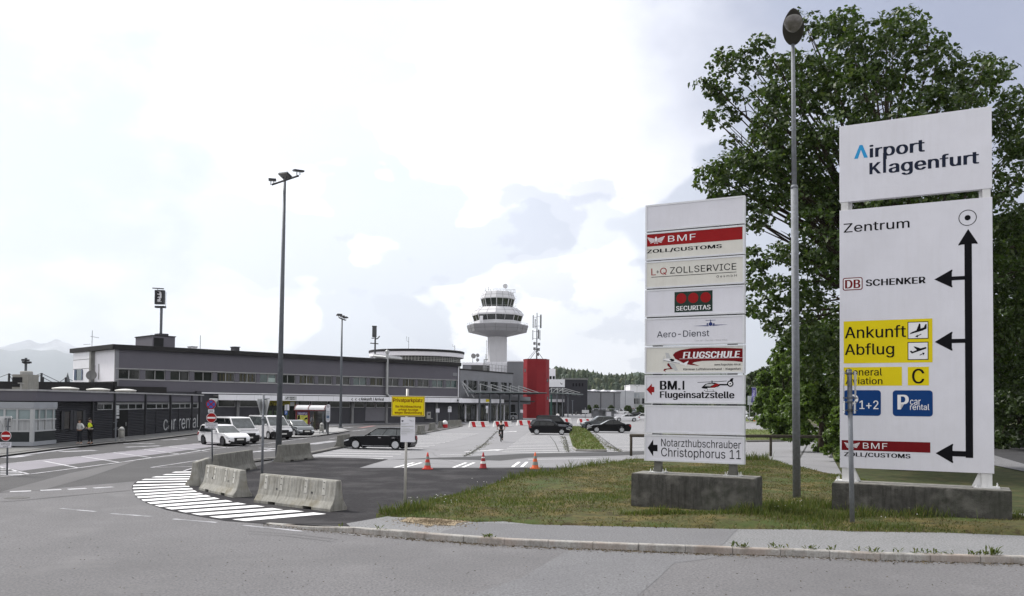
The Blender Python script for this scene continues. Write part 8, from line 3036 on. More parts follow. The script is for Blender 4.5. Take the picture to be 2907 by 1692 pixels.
# ---- dark flat building behind, cable masts, airfield floodlight
mb = MB()
t = thing('dark_flat_building', 'long low building with a black roof edge behind the car rental roof', 'building', (-70, 104, 0))
zt_ = D(150, 1084, 98).z
mb.box(-130, -48.2, 98.3, 108, 0, zt_ - 1.0)
mb.build('wall', RENDER_D, t)
mb = MB()
mb.box(-130, -47.8, 98, 108.2, zt_ - .99, zt_)
mb.build('roof_edge', ROOFB, t)
t = thing('stayed_roof', 'cable-stayed roof masts rising behind the dark flat building', 'masts', (-80, 130, 0))
ya = 135
for u, v in ((26, 1060), (118, 1059), (187, 1071), (122, 1070)):
 p = D(u, v, ya)
 mb = MB()
 mb.tube([(p.x, ya, 2), (p.x, ya, p.z)], .16, 6)
 mb.build('mast', STEEL_BLK, t)
for a, b in (((26, 1061), (-40, 1085)), ((26, 1061), (70, 1085)), ((118, 1060), (30, 1088)), ((118, 1060), (168, 1084)), ((118, 1064), (80, 1083)), ((187, 1072), (168, 1086)), ((187, 1073), (215, 1084)), ((121, 1071), (150, 1086)), ((26, 1064), (40, 1085))):
 mb = MB()
 mb.tube([D(*a, ya), D(*b, ya)], .05, 4)
 mb.build('cable', STEEL_D, t)
p = D(74, 1016, 150)
t = thing('airfield_floodlight', 'airfield floodlight mast with several lamps above the cooling unit', 'floodlight mast', (p.x, 150, 0))
mb = MB()
mb.tube([(p.x, 150, 0), (p.x, 150, p.z)], .22, 8)
mb.build('mast', STEEL_D, t)
mb = MB()
mb.tube([D(63, 1029, 150), D(87, 1030, 150)], .12, 6)
mb.build('crossarm', STEEL_D, t)
for u, v in ((66.5, 1022), (68, 1028), (72, 1030), (78, 1023), (84, 1029), (79, 1030)):
 q = D(u, v, 149.6)
 mb = MB()
 mb.box(q.x - .26, q.x + .26, 149.4, 149.8, q.z - .16, q.z + .16)
 mb.build('lamp', STEEL_BLK, t)
p = D(192, 1071, 420)
t = thing('church_spire', 'pointed church spire far behind the dark flat building', 'spire', (p.x, 420, 0))
mb = MB()
mb.lathe([(1.3, 0), (1.3, p.z - 3)], (p.x, 420, 0), 8)
mb.build('shaft', M('spire_stone', (0.25, 0.26, 0.28)), t)
mb = MB()
mb.lathe([(1.4, p.z - 2.99), (0.05, D(192, 1058, 420).z)], (p.x, 420, 0), 8)
mb.build('spire_roof', M('spire_roof', (0.10, 0.11, 0.12)), t)
# ------------------------------------------------------------------ hills, woods, trees
from mathutils import noise as mnoise
def ridge(name, pts, y, depth, m, amp, freq, foot=0.0, seed=0, nx=260, ny=14, jag=0.0):
 """a range whose skyline follows pts when seen from the car park"""
 us = [p[0] for p in pts]
 vs, fs = [], []
 for i in range(nx + 1):
  u = us[0] + (us[-1] - us[0]) * i / nx
  v = None
  for (a, b), (c, d) in zip(pts, pts[1:]):
   if a <= u <= c:
    t = (u - a) / (c - a)
    t = t * t * (3 - 2 * t) * .5 + t * .5
    v = b + (d - b) * t
  p = D(u, v, y)
  for j in range(ny + 1):
   t = j / ny
   yy = y - depth * (1 - t)
   k = math.sin(t * math.pi / 2) ** 0.8
   nn = mnoise.fractal(Vector((p.x * freq, yy * freq, seed)), 1.0, 2.0, 6)
   jj = jag * (mnoise.noise(Vector((p.x * freq * 40, yy * freq * 40, seed))) if jag else 0)
   h = foot + (p.z - foot) * k + amp * nn * (0.25 + math.sin(t * math.pi) * .9) + jj * (1 if t > .2 else 0)
   vs.append((p.x * yy / y, yy, max(h, foot - 1) if t > 0 else foot - 1.0))
 for i in range(nx):
  for j in range(ny):
   a = i * (ny + 1) + j
   fs.append((a, a + ny + 1, a + ny + 2, a + 1))
 mb = MB()
 mb.add(vs, fs)
 k = len(mb.v)
 top = [i * (ny + 1) + ny for i in range(nx + 1)]
 for i in top:
  x, yy, z = mb.v[i]
  mb.v.append((x * 1.15, yy * 1.15, foot - 1))
 for i in range(nx):
  mb.f.append((top[i], top[i + 1], k + i + 1, k + i)); mb.m.append(0)
 return struct(mb.build(name, m, smooth=True))
ROCK = mcolor(M('mountain_rock', (0.20, 0.22, 0.26), rough=1.0, var=0.25, scale=0.002, detail=8), (0.55, 0.57, 0.62), 0.0011, 0.50, 0.62, 0.65)
ROCKF = M('mountain_forest', (0.10, 0.125, 0.14), rough=1.0, var=0.2, scale=0.003, detail=8)
ridge('mountains', [(-900, 1010), (-500, 985), (-250, 1000), (-100, 975), (0, 981), (45, 969), (83, 962), (112, 973), (157, 971), (191, 985), (215, 996), (300, 1010), (420, 1030), (700, 1060), (1100, 1090)], 20000, 4400, ROCK, 210, 0.0007, seed=3.3)
ridge('foothills', [(-900, 1020), (-400, 1005), (-150, 1012), (0, 992), (30, 997), (76, 991), (119, 996), (157, 995), (193, 1008), (260, 1030), (420, 1060), (800, 1100)], 16500, 2800, ROCKF, 90, 0.0007, seed=9.1)
HILLF = mcolor(M('wooded_hill', (0.030, 0.050, 0.030), rough=1.0, var=0.35, scale=0.03, detail=8), (0.05, 0.07, 0.03), 0.012, 0.5, 0.7, 0.6)
ridge('far_hills', [(1200, 1110), (1400, 1085), (1560, 1078), (1640, 1075), (1676, 1072), (1695, 1067.5), (1709, 1069.5), (1747, 1073.5), (1764, 1069), (1783, 1066), (1803, 1060), (1830, 1062), (1900, 1050), (2000, 1055), (2130, 1075), (2400, 1090), (2900, 1110)], 2600, 700, HILLF, 8, 0.004, seed=1.7, jag=4.0, nx=420)
near_pts = [(1380, 1110), (1480, 1080), (1560, 1066), (1600, 1068), (1627, 1074), (1650, 1075), (1674, 1082), (1736, 1089), (1829, 1090), (1950, 1092), (2100, 1090), (2300, 1095), (2600, 1100)]
hill = ridge('wooded_hill', near_pts, 1000, 330, M('hill_floor', (0.018, 0.026, 0.014), rough=1.0), 3, 0.01, seed=4.2)
def leafmat(name, cols, trans=0.32, rough=0.45):
 m = gmat(name, cols, trans)
 b = m.node_tree.nodes['Principled BSDF']
 b.inputs['Roughness'].default_value = rough
 b.inputs['Specular IOR Level'].default_value = 0.35
 return m
hv = [v.co.copy() for v in hill.data.vertices]
CONI = gmat('conifer_wood', [(0.018, 0.034, 0.016), (0.030, 0.050, 0.020), (0.024, 0.040, 0.022), (0.042, 0.062, 0.022), (0.05, 0.055, 0.022)], 0.0)
mb = MB()
for k in range(1900):
 p = rnd.choice(hv[:261 * 15])
 if p.y > 1001: continue
 x, y, z = p.x + rnd.uniform(-9, 9), p.y + rnd.uniform(-12, 12), p.z - 2
 h = rnd.uniform(7, 13.5)
 w = h * rnd.uniform(.17, .30)
 n = 6
 a0 = rnd.uniform(0, 6)
 vs, fs = [], []
 rows = [(1.0, 0.08), (.72, .36), (.80, .40), (.42, .68), (.50, .71), (0.03, 1.0)] if rnd.random() < .75 else [(.7, .1), (1.25, .35), (1.3, .55), (.9, .8), (.1, .93)]
 for rr, zz_ in rows:
  for q in range(n):
   a = a0 + 2 * math.pi * q / n
   j = rnd.uniform(.75, 1.2)
   vs.append((x + w * rr * j * math.cos(a), y + w * rr * j * math.sin(a), z + h * zz_ + rnd.uniform(-.3, .3)))
 for i in range(len(rows) - 1):
  for q in range(n):
   fs.append((i * n + q, i * n + (q + 1) % n, (i + 1) * n + (q + 1) % n, (i + 1) * n + q))
 mb.add(vs, fs)
tag(mb.build('forest', CONI), kind='stuff')
rng = np.random.default_rng(11)
def leaf_cloud(blobs, n, size, name, m, parent, droop=0.35, shell=0.55, aspect=0.62):
 """many small leaf faces through the volume of the blobs (centre, radii)"""
 B = np.array([[*b[0], *b[1]] for b in blobs], float)
 vol = B[:, 3] * B[:, 4] * B[:, 5]
 w = vol ** (2 / 3)
 idx = rng.choice(len(B), n, p=w / w.sum())
 d = rng.normal(size=(n, 3))
 d /= np.linalg.norm(d, axis=1)[:, None]
 r = shell + (1 - shell) * rng.random(n) ** 0.7
 r *= rng.normal(1.0, 0.10, n)
 tw = rng.integers(0, 34, n)
 ang = (idx * 34 + tw)
 seed_d = rng.normal(size=(len(B) * 34, 3))
 seed_d /= np.linalg.norm(seed_d, axis=1)[:, None]
 mixd = seed_d[ang] * 0.80 + d * 0.20
 mixd /= np.linalg.norm(mixd, axis=1)[:, None]
 seed_r = (0.40 + 0.68 * rng.random(len(B) * 34) ** .6)[ang]
 C = B[idx, :3] + mixd * B[idx, 3:] * (seed_r * (0.82 + 0.26 * rng.random(n)))[:, None]
 nrm = mixd * 0.55 + rng.normal(size=(n, 3)) * 0.55 + np.array([0, 0, 0.45])
 nrm /= np.linalg.norm(nrm, axis=1)[:, None]
 t = np.cross(nrm, rng.normal(size=(n, 3)))
 t[:, 2] -= droop
 t -= nrm * (t * nrm).sum(1)[:, None]
 t /= np.linalg.norm(t, axis=1)[:, None]
 b = np.cross(nrm, t)
 s = size * rng.uniform(0.65, 1.35, n)[:, None]
 k = s * aspect
 V = np.empty((n, 6, 3))
 V[:, 0] = C - t * s * .5
 V[:, 1] = C - t * s * .12 + b * k * .55 + nrm * s * .07
 V[:, 2] = C + t * s * .22 + b * k * .40 + nrm * s * .04
 V[:, 3] = C + t * s * .62
 V[:, 4] = C + t * s * .22 - b * k * .40 + nrm * s * .04
 V[:, 5] = C - t * s * .12 - b * k * .55 + nrm * s * .07
 base = np.arange(n)[:, None] * 6
 F = np.concatenate([base + np.array([[0, 1, 2, 3]]), base + np.array([[0, 3, 4, 5]])], axis=0)
 o3 = np.array(parent_loc(parent)) if parent else np.zeros(3)
 V = V.reshape(-1, 3) - o3
 me = bpy.data.meshes.new(name)
 me.vertices.add(len(V))
 me.vertices.foreach_set('co', V.ravel())
 me.loops.add(F.size)
 me.loops.foreach_set('vertex_index', F.ravel().astype(np.int32))
 me.polygons.add(len(F))
 me.polygons.foreach_set('loop_start', np.arange(len(F), dtype=np.int32) * 4)
 me.polygons.foreach_set('loop_total', np.full(len(F), 4, dtype=np.int32))
 me.update(calc_edges=True)
 me.validate()
 me.materials.append(m)
 o = bpy.data.objects.new(name, me)
 COL.objects.link(o)
 o.parent = parent
 return o
BARK = M('bark', (0.045, 0.036, 0.027), rough=0.95, var=0.4, scale=5, bump=.8, bscale=12)
LEAF_M = leafmat('maple_leaves', [(0.022, 0.038, 0.010), (0.034, 0.062, 0.013), (0.052, 0.088, 0.018), (0.027, 0.048, 0.012), (0.078, 0.110, 0.022)], 0.32)
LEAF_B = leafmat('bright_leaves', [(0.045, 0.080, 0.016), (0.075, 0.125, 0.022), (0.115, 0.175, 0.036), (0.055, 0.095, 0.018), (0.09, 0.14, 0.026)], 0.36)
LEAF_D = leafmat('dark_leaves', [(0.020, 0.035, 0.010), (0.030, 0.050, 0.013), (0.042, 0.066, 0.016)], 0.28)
def limb_tree(t, base, tips, r0, m=BARK, fork=0.35):
 mb = MB()
 c = Vector((0, 0, 0))
 for p in tips: c += p
 c /= len(tips)
 f = Vector((base.x + (c.x - base.x) * .3, base.y + (c.y - base.y) * .3, base.z + (c.z - base.z) * fork * 1.6))
 mb.tube([base - Vector((0, 0, .2)), base.lerp(f, .15), base.lerp(f, .6), f], [r0 * 1.35, r0, r0 * .85, r0 * .72], 12)
 for p in tips:
  st_ = base.lerp(f, rnd.uniform(.72, 1.0))
  mid = st_.lerp(p, .5) + Vector((rnd.uniform(-.5, .5), rnd.uniform(-.5, .5), (p - st_).length * .10))
  L = (p - st_).length
  mb.tube([st_, st_.lerp(mid, .5) + Vector((0, 0, L * .03)), mid, mid.lerp(p, .55), p], [r0 * .34, r0 * .26, r0 * .18, r0 * .09, 0.012], 6)
  for q in range(3):
   s0 = mid.lerp(p, rnd.uniform(0, .7))
   e = s0 + Vector((rnd.uniform(-1, 1), rnd.uniform(-1, 1), rnd.uniform(-.2, 1))) * L * .07
   mb.tube([s0, s0.lerp(e, .5) + Vector((0, 0, .1)), e], [r0 * .09, r0 * .05, .008], 5)
 return mb.build('trunk', m, t, smooth=True)
# ---- the big maple behind the signs
YM = 44.0
base = G(2560, 1300, 0)
base = Vector((D(2560, 1200, YM).x, YM, 0))
mt = thing('maple_tree', 'big broad leaved tree towering behind the white airport sign', 'tree', base)
outline = [(1992, 486), (2040, 468), (2062, 420), (2060, 392), (2030, 345), (2020, 300), (2005, 240), (2055, 180), (2110, 142), (2165, 108), (2215, 160), (2250, 190), (2290, 66), (2390, 56), (2450, 70), (2517, 36), (2600, 52), (2660, 108), (2705, 128), (2745, 195), (2800, 158), (2845, 205), (2872, 250), (2912, 290), (3000, 400), (3060, 600), (3040, 900), (2980, 1120), (2700, 1180), (2420, 1180), (2310, 1080), (2230, 985), (2178, 915), (2130, 800), (2118, 640), (2080, 590), (2035, 556)]
def in_poly(x, y, P):
 c = False
 for (a, b), (d, e) in zip(P, P[1:] + P[:1]):
  if (b > y) != (e > y) and x < (d - a) * (y - b) / (e - b) + a: c = not c
 return c
cxu, cvu = 2540, 620
blobs, tips = [], []
tries = 0
placed = []
while len(placed) < 175 and tries < 20000:
 tries += 1
 u, v = rnd.uniform(1985, 3060), rnd.uniform(30, 1180)
 if not in_poly(u, v, outline): continue
 if any((u - a) ** 2 + (v - b) ** 2 < 52 ** 2 for a, b in placed): continue
 rr = 60
 e = sum(in_poly(u + rr * math.cos(a), v + rr * math.sin(a), outline) for a in [k * math.pi / 4 for k in range(8)])
 placed.append((u, v))
 if rnd.random() < (0.20 if u > 2640 and v < 620 else 0.10): continue
 q = math.hypot((u - cxu) / 560, (v - cvu) / 620)
 th = 5.6 * math.sqrt(max(0.05, 1 - min(q, .98) ** 2))
 s = YM / F_PX
 rad = (46 if e < 7 else 60) * s * rnd.uniform(.85, 1.2)
 for sgn in ((-1, 1) if th > 1.6 else (rnd.choice((-.4, .4)),)):
  y = YM + sgn * th * rnd.uniform(.45, 1.0)
  p = D(u, v, y)
  blobs.append((tuple(p), (rad * rnd.uniform(1.0, 1.3), rad * rnd.uniform(.9, 1.2), rad * rnd.uniform(.65, .9))))
  if rnd.random() < .28: tips.append(p)
for u, v, r in ((2000, 486, 17), (2028, 474, 22), (2012, 240, 20), (2008, 226, 14), (2030, 262, 24), (2022, 330, 22), (2010, 322, 13), (2056, 168, 24), (2112, 152, 24), (2160, 122, 26), (2200, 165, 24), (2290, 78, 22), (2284, 62, 12), (2392, 66, 24), (2396, 56, 12), (2440, 78, 24), (2517, 48, 22), (2540, 46, 22), (2600, 64, 26), (2666, 126, 22), (2702, 140, 22), (2795, 170, 24), (2806, 156, 12), (2845, 212, 20), (2880, 262, 24), (2905, 290, 16), (2062, 352, 10), (2035, 552, 18), (2060, 575, 20), (2172, 918, 10), (2168, 890, 14), (2140, 800, 18), (2126, 716, 16), (2134, 640, 22), (2090, 560, 24), (2060, 460, 26), (2070, 400, 22), (2250, 205, 26), (2855, 310, 30), (2890, 420, 26), (2900, 520, 30), (2870, 640, 28), (2895, 760, 26)):
 q = math.hypot((u - cxu) / 560, (v - cvu) / 620)
 p = D(u, v, YM + rnd.uniform(-1.5, 1.5))
 rad = r * YM / F_PX
 blobs.append((tuple(p), (rad * 1.25, rad * 1.2, rad * .9)))
 tips.append(p)
leaf_cloud(blobs, 92000, 0.212, 'crown', LEAF_M, mt)
limb_tree(mt, base, tips, 0.42)
# ---- the line of smaller trees along the far lane, and the wood on the right
def leafy_tree(name, label, u0, u1, v0, y, m, n, size, crown_from=0.22, group=None, lean=0.0, depth=None, z0=0.0, vb=None):
 a, b = D(u0, v0, y), D(u1, v0, y)
 w = (b.x - a.x) / 2
 cx, zt = (a.x + b.x) / 2, a.z
 base = Vector((cx, y, z0))
 t = thing(name, label, 'tree' if 'tree' in name else 'shrub', base, 0, group)
 bl, tp_ = [], []
 H = zt - z0
 for k in range(int(34 + w * 4)):
  f = rnd.random() ** .85
  z = z0 + H * (crown_from + (1 - crown_from) * f)
  prof = math.sin(math.pi * min(1, (.36 if crown_from < .1 else .18) + f * (.60 if crown_from < .1 else .80))) ** (.42 if crown_from < .1 else .6)
  aa = rnd.uniform(0, 2 * math.pi)
  rr = w * prof * math.sqrt(rnd.random()) * .82
  p = Vector((cx + rr * math.cos(aa) + lean * f, y + rr * math.sin(aa) * (depth / w if depth else 1), z - H * .04))
  rad = max(.25, min(w, H) * rnd.uniform(.20, .32))
  bl.append((tuple(p), (rad * 1.15, rad * 1.1, rad * .85)))
  if k % 3 == 0: tp_.append(p)
 leaf_cloud(bl, n, size, 'crown', m, t)
 limb_tree(t, base, tp_, max(.05, H * .022))
 return t
GT = 'trees along the far lane'
leafy_tree('deciduous_tree', 'bright green bushy tree just left of the big airport sign', 2215, 2445, 905, 60, LEAF_B, 36000, 0.24, 0.0, GT)
leafy_tree('deciduous_tree', 'green tree behind the street lamp pole, left of the bushiest one', 2150, 2345, 968, 80, LEAF_B, 28000, 0.28, 0.0, GT)
leafy_tree('deciduous_tree', 'mid green tree left of the street lamp, right of the purple banner', 2140, 2275, 1008, 104, LEAF_B, 22000, 0.32, .02, GT)
leafy_tree('deciduous_tree', 'rounded tree right behind the square white hoarding', 2118, 2222, 1046, 190, LEAF_M, 12000, 0.48, .05, GT)
leafy_tree('deciduous_tree', 'darker tree closing the gap between the street lamp and the hoardings', 2190, 2300, 1030, 150, LEAF_M, 12000, 0.42, .0, GT)
leafy_tree('conifer_tree', 'small dark pine whose top stands clear right of the sign tower', 2112, 2160, 1050, 200, LEAF_D, 4000, 0.5, .2, GT)
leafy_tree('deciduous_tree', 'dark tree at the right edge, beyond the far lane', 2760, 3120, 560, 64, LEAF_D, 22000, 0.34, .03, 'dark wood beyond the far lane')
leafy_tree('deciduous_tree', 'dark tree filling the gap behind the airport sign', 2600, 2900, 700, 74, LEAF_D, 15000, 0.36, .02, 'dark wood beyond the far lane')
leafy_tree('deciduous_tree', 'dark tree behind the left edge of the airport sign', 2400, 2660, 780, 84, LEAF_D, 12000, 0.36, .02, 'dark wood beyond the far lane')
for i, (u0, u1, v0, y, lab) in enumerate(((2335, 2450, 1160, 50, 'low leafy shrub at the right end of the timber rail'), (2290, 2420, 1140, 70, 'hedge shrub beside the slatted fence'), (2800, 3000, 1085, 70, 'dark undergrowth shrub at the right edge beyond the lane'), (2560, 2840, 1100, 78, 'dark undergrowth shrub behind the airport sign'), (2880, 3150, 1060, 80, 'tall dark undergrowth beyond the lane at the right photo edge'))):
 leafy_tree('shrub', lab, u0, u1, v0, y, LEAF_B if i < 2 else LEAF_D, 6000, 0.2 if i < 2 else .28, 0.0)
for u0, u1, v0, y, lab in ((1664, 1682, 1151, 300, 'round shrub before the warehouse, left of the small white car'), (1682, 1702, 1150, 296, 'shrub behind the small white car at the warehouse'), (1722, 1748, 1152, 300, 'low shrub right of the middle of the warehouse wall'), (1768, 1796, 1152.5, 285, 'trimmed hedge between the rows of far parked cars'), (1805, 1832, 1151.5, 280, 'hedge at the sign tower edge between far parked cars')):
 leafy_tree('shrub', lab, u0, u1, v0, y, LEAF_M, 1500, 0.5, 0.0, 'shrubs in the far car park')
# ---- hazy air over the whole place
mb = MB()
mb.box(-24000, 24000, -140, 25000, -1.1, 2600)
hz = mb.build('haze', [], None)
hm = bpy.data.materials.new('haze_air')
hm.use_nodes = True
ht = hm.node_tree
ht.nodes.clear()
ho = ht.nodes.new('ShaderNodeOutputMaterial')
hv_ = ht.nodes.new('ShaderNodeVolumePrincipled')
hv_.inputs['Color'].default_value = (0.86, 0.92, 1.0, 1)
hv_.inputs['Density'].default_value = 0.00006
hv_.inputs['Anisotropy'].default_value = 0.4
ht.links.new(hv_.outputs[0], ho.inputs['Volume'])
hz.data.materials.append(hm)
tag(hz, kind='stuff')
# ------------------------------------------------------------------ street furniture and small things
q = G(872, 1228, .11)
bs = thing('bus_shelter', 'bus shelter with a curved glass roof, red end frame and a bright poster', 'bus shelter', q)
YB = q.y
SRF = M('shelter_red', (0.13, 0.02, 0.025), rough=.5)
xl, xm, xr_ = D(841, 1200, YB).x, D(876.5, 1200, YB).x, D(917, 1200, YB).x
za, zb = D(876, 1165, YB).z, D(876, 1155, YB).z
mb = MB()
for x in (xl, xm):
 mb.box(x - .08, x + .08, YB - .06, YB + .06, .11, za)
mb.box(xl + .081, xm - .081, YB - .06, YB + .06, za - .14, za - .001)
mb.box(xl + .081, xm - .081, YB - .06, YB + .06, .25, .40)
mb.build('end_frame', SRF, bs)
mb = MB()
mb.box(xl + .12, xm - .12, YB - .05, YB + .05, .42, za - .16)
pp = mb.build('poster', M('poster_yellow', (0.50, 0.50, 0.10), rough=.4, var=.25, scale=3), bs)
mb = MB()
wx, hz_ = xm - xl - .24, za - .58
def pf(a, b): return (xl + .12 + wx * a, YB - .053, .42 + hz_ * b)
mb.poly([pf(0, .82), pf(1, .82), pf(1, 1), pf(0, 1)], 0)
for a, b, c, d in ((.0, .55, .28, .82), (.0, .0, .16, .4), (.7, .55, .98, .70), (.55, .02, .98, .30)):
 mb.poly([pf(a, b), pf(c, b + .05), pf(c - .05, d), pf(a + .06, d - .04)], 2)
put_text(mb, 'WAPU', lambda s, z: (pf(s, z)[0], YB - .056, pf(s, z)[2]), .08, .92, .85, .97, .02, mi=1)
put_text(mb, 'CITY', lambda s, z: (pf(s + z * .15, z + s * .25)[0], YB - .056, pf(s, z + s * .25)[2]), .22, .75, .50, .66, .03, mi=2)
put_text(mb, 'HITS', lambda s, z: (pf(s + z * .15, z + s * .25)[0], YB - .056, pf(s, z + s * .25)[2]), .45, .95, .30, .46, .03, mi=2)
mb.build('print', [M('poster_violet', (0.09, 0.06, 0.20)), WHT, INK], pp)
mb = MB()
n = 9
ring0 = []
for k in range(n + 1):
 a = math.pi * (0.04 + .92 * k / n)
 ring0.append((YB + .75 - 1.15 * math.cos(a), za + .02 + .50 * math.sin(a)))
vs = [(x, y, z) for x in (xl - .15, xr_ + .25) for y, z in ring0] + [(x, y, z - .03) for x in (xl - .15, xr_ + .25) for y, z in ring0]
m1 = n + 1
fs = [(k, k + 1, m1 + k + 1, m1 + k) for k in range(n)] + [(2 * m1 + k, 3 * m1 + k, 3 * m1 + k + 1, 2 * m1 + k + 1) for k in range(n)]
mb.add(vs, fs)
mb.build('roof', M('shelter_roof', (0.50, 0.50, 0.52), rough=.25, spec=.7), bs)
mb = MB()
for x in (xl - .1, xm, xr_ + .2):
 mb.tube([(x, y, z + .02) for y, z in ring0], .04, 5)
mb.tube([(xl - .15, ring0[0][0], za), (xr_ + .25, ring0[0][0], za)], .05, 6)
mb.build('roof_frame', SRF, bs)
mb = MB()
for x in (xr_, xm):
 for y in (YB, YB + 1.7):
  mb.box(x - .05, x + .05, y - .05, y + .05, .11, za)
mb.build('post', STEEL_D, bs)
mb = MB()
mb.box(xm + .1, xr_ - .06, YB + 1.70, YB + 1.73, .35, za - .1)
mb.build('back_glass', M('shelter_glass', (0.055, 0.06, 0.065), rough=.08, spec=.8, var=.4, scale=2), bs)
mb = MB()
mb.box(xm + .3, xr_ - .3, YB + 1.2, YB + 1.6, .52, .58)
mb.build('bench', WOOD, bs)
q = G(931, 1234, .11)
t = thing('bus_stop_sign', 'tall white bus stop panel with rounded ends on a dark foot', 'bus stop', q)
x0, x1 = D(926, 1170, q.y).x, D(937, 1170, q.y).x
zt_, zb_ = D(931, 1148, q.y).z, D(931, 1198, q.y).z
r = (x1 - x0) / 2
cx = (x0 + x1) / 2
P = [(cx + r * math.cos(a), zt_ - r + r * math.sin(a)) for a in [math.pi * k / 10 for k in range(11)]] + [(cx + r * math.cos(a), zb_ + r + r * math.sin(a)) for a in [math.pi + math.pi * k / 10 for k in range(11)]]
mb = MB()
mb.prism(P, lambda x, z: (x, q.y - .05, z), lambda x, z: (x, q.y + .05, z))
p = mb.build('panel', SIGNW, t)
mb = MB()
mb.tube([(q.x, q.y, .11), (q.x, q.y, zb_ - .02)], .07, 8)
mb.build('foot', STEEL_BLK, t)
mb = MB()
f = lambda s, z: (cx + s, q.y - .054, z)
nn = 20
mb.add([f(rr * math.cos(2 * math.pi * k / nn), zt_ - r + rr * math.sin(2 * math.pi * k / nn)) for rr in (r * .52, r * .66) for k in range(nn)], [(k, (k + 1) % nn, nn + (k + 1) % nn, nn + k) for k in range(nn)], 0)
put_text(mb, 'H', f, -r * .26, r * .26, zt_ - r * 1.3, zt_ - r * .7, .02, mi=0)
hh = zt_ - zb_
for a, b, m_ in ((.36, .46, 1), (.47, .60, 1), (.62, .80, 2), (.84, .90, 1)):
 mb.poly([f(-r * .8, zt_ - hh * b), f(r * .8, zt_ - hh * b), f(r * .8, zt_ - hh * a), f(-r * .8, zt_ - hh * a)], m_)
mb.build('print', [INK, M('print_grey', (0.35, 0.38, 0.42)), M('print_blue', (0.12, 0.18, 0.28), var=.8, scale=8)], p)
def bin_(u, v, label, grp='litter bins on the terminal pavement', z=.11):
 q = G(u, v, z)
 t = thing('litter_bin', label, 'litter bin', q, 0, grp)
 mb = MB()
 for dx in (-.18, .18):
  mb.tube([(q.x + dx, q.y, z), (q.x + dx, q.y, z + .95)], .03, 6)
 mb.build('stand', M('bin_stand', (0.35, 0.35, 0.34)), t)
 mb = MB()
 mb.lathe([(.13, .28), (.16, .30), (.17, .80), (.15, .82)], q, 16)
 mb.build('body', M('bin_body', (0.30, 0.30, 0.28), rough=.6), t, smooth=True)
 mb = MB()
 mb.lathe([(.15, .86), (.17, .92), (.14, 1.02), (.05, 1.08)], q, 16)
 mb.build('hood', M('bin_hood', (0.45, 0.45, 0.44)), t, smooth=True)
 return t
bin_(345, 1253, 'grey litter bin with a pale hood beside the car rental door', None)
bin_(913, 1232.5, 'grey litter bin between the bus shelter and the bus stop panel', None)
q = G(337, 1253, .11)
t = thing('ash_post', 'short pale ash post left of the litter bin by the car rental door', 'ash post', q)
mb = MB()
mb.tube([q, q + Vector((0, 0, .85))], .04, 8)
mb.build('post', M('bin_stand', (0.35, 0.35, 0.34)), t)
mb = MB()
mb.box(q.x - .06, q.x + .06, q.y - .06, q.y + .06, .961, 1.03)
mb.build('cap', M('bin_hood', (0.45, 0.45, 0.44)), t)
q = G(328, 1254, .11)
t = thing('sign_post', 'thin pole with edge-on plates and small arms by the car rental door', 'sign post', q)
zt_ = D(329, 1150, q.y).z
mb = MB()
mb.tube([q, (q.x, q.y, zt_)], .04, 8)
mb.build('pole', GALV, t)
for v0, v1 in ((1151, 1163), (1164, 1170), (1171, 1178), (1182, 1188)):
 a, b = D(334, v1, q.y), D(334, v0, q.y)
 mb = MB()
 mb.box(a.x - .03, a.x + .03, q.y - .18, q.y + .18, a.z, b.z)
 mb.tube([(q.x, q.y, (a.z + b.z) / 2), (a.x, q.y, (a.z + b.z) / 2)], .015, 4)
 mb.build('plate', ALU, t)
mb = MB()
for v in (1196, 1215):
 mb.tube([D(322, v + 4, q.y), D(335, v - 1, q.y)], .02, 5)
mb.build('arm', GALV, t)
def sign_post(u, v, vt, label, plates, z=.01, r=.035, cat='traffic sign'):
 q = G(u, v, z)
 t = thing('sign_post', label, cat, q)
 mb = MB()
 mb.tube([q, (q.x, q.y, D(u, vt, q.y).z)], r, 8)
 mb.build('pole', GALV, t)
 for u0, u1, v0, v1, m_, glyph in plates:
  a, b = D(u0, v1, q.y), D(u1, v0, q.y)
  mb = MB()
  mb.box(a.x, b.x, q.y - .07, q.y - .045, a.z, b.z)
  p = mb.build('plate', m_, t)
  if glyph:
   mb = MB()
   dx, dz = (b.x - a.x), (b.z - a.z)
   put_text(mb, glyph, lambda s, zz_: (s, q.y - .073, zz_), a.x + dx * .22, a.x + dx * .78, a.z + dz * .18, a.z + dz * .82, .02)
   mb.build('lettering', WHT if m_ is SBLU else INK, p)
 return t
sign_post(812, 1222, 1148, 'parking sign on a pole in front of the arrivals door', [(808.5, 814.5, 1149, 1165, ALU, None), (815.5, 821.5, 1148.5, 1165, SIGNW, None), (808.5, 816.5, 1166, 1177, SBLU, 'P')], .11)
sign_post(1242, 1207, 1159, 'small white sign on a pole before the grey wall, right of the yellow notice', [(1237.5, 1248, 1160, 1171, SIGNW, None)])
sign_post(1275, 1204, 1152, 'pole with a round sign and white plates left of the terminal corner', [(1271.5, 1282, 1161, 1170, SIGNW, None)])
o = bpy.data.objects
q = G(1275, 1204)
disc_mesh(D(1277, 1158, q.y - .08), 5.2 * q.y / F_PX, (0, -1), .02).build('round_plate', ALU, [x for x in o if x.name.startswith('sign_post') and x.parent is None][-1])
sign_post(1382, 1201, 1152, 'pole with two white plates in front of the shop windows', [(1379, 1386, 1152.5, 1160, SIGNW, None), (1380, 1385, 1161, 1173, ALU, None)])
sign_post(1480.5, 1197, 1161, 'white plate on a pole just left of the red tower', [(1477, 1485, 1163, 1172, SIGNW, None)])
sign_post(1661.5, 1199, 1157, 'back of a wide road sign on a pole left of the glass shelter', [(1652, 1672, 1164, 1172.5, ALU, None)], 0.0, .07)
q = G(1505, 1185)
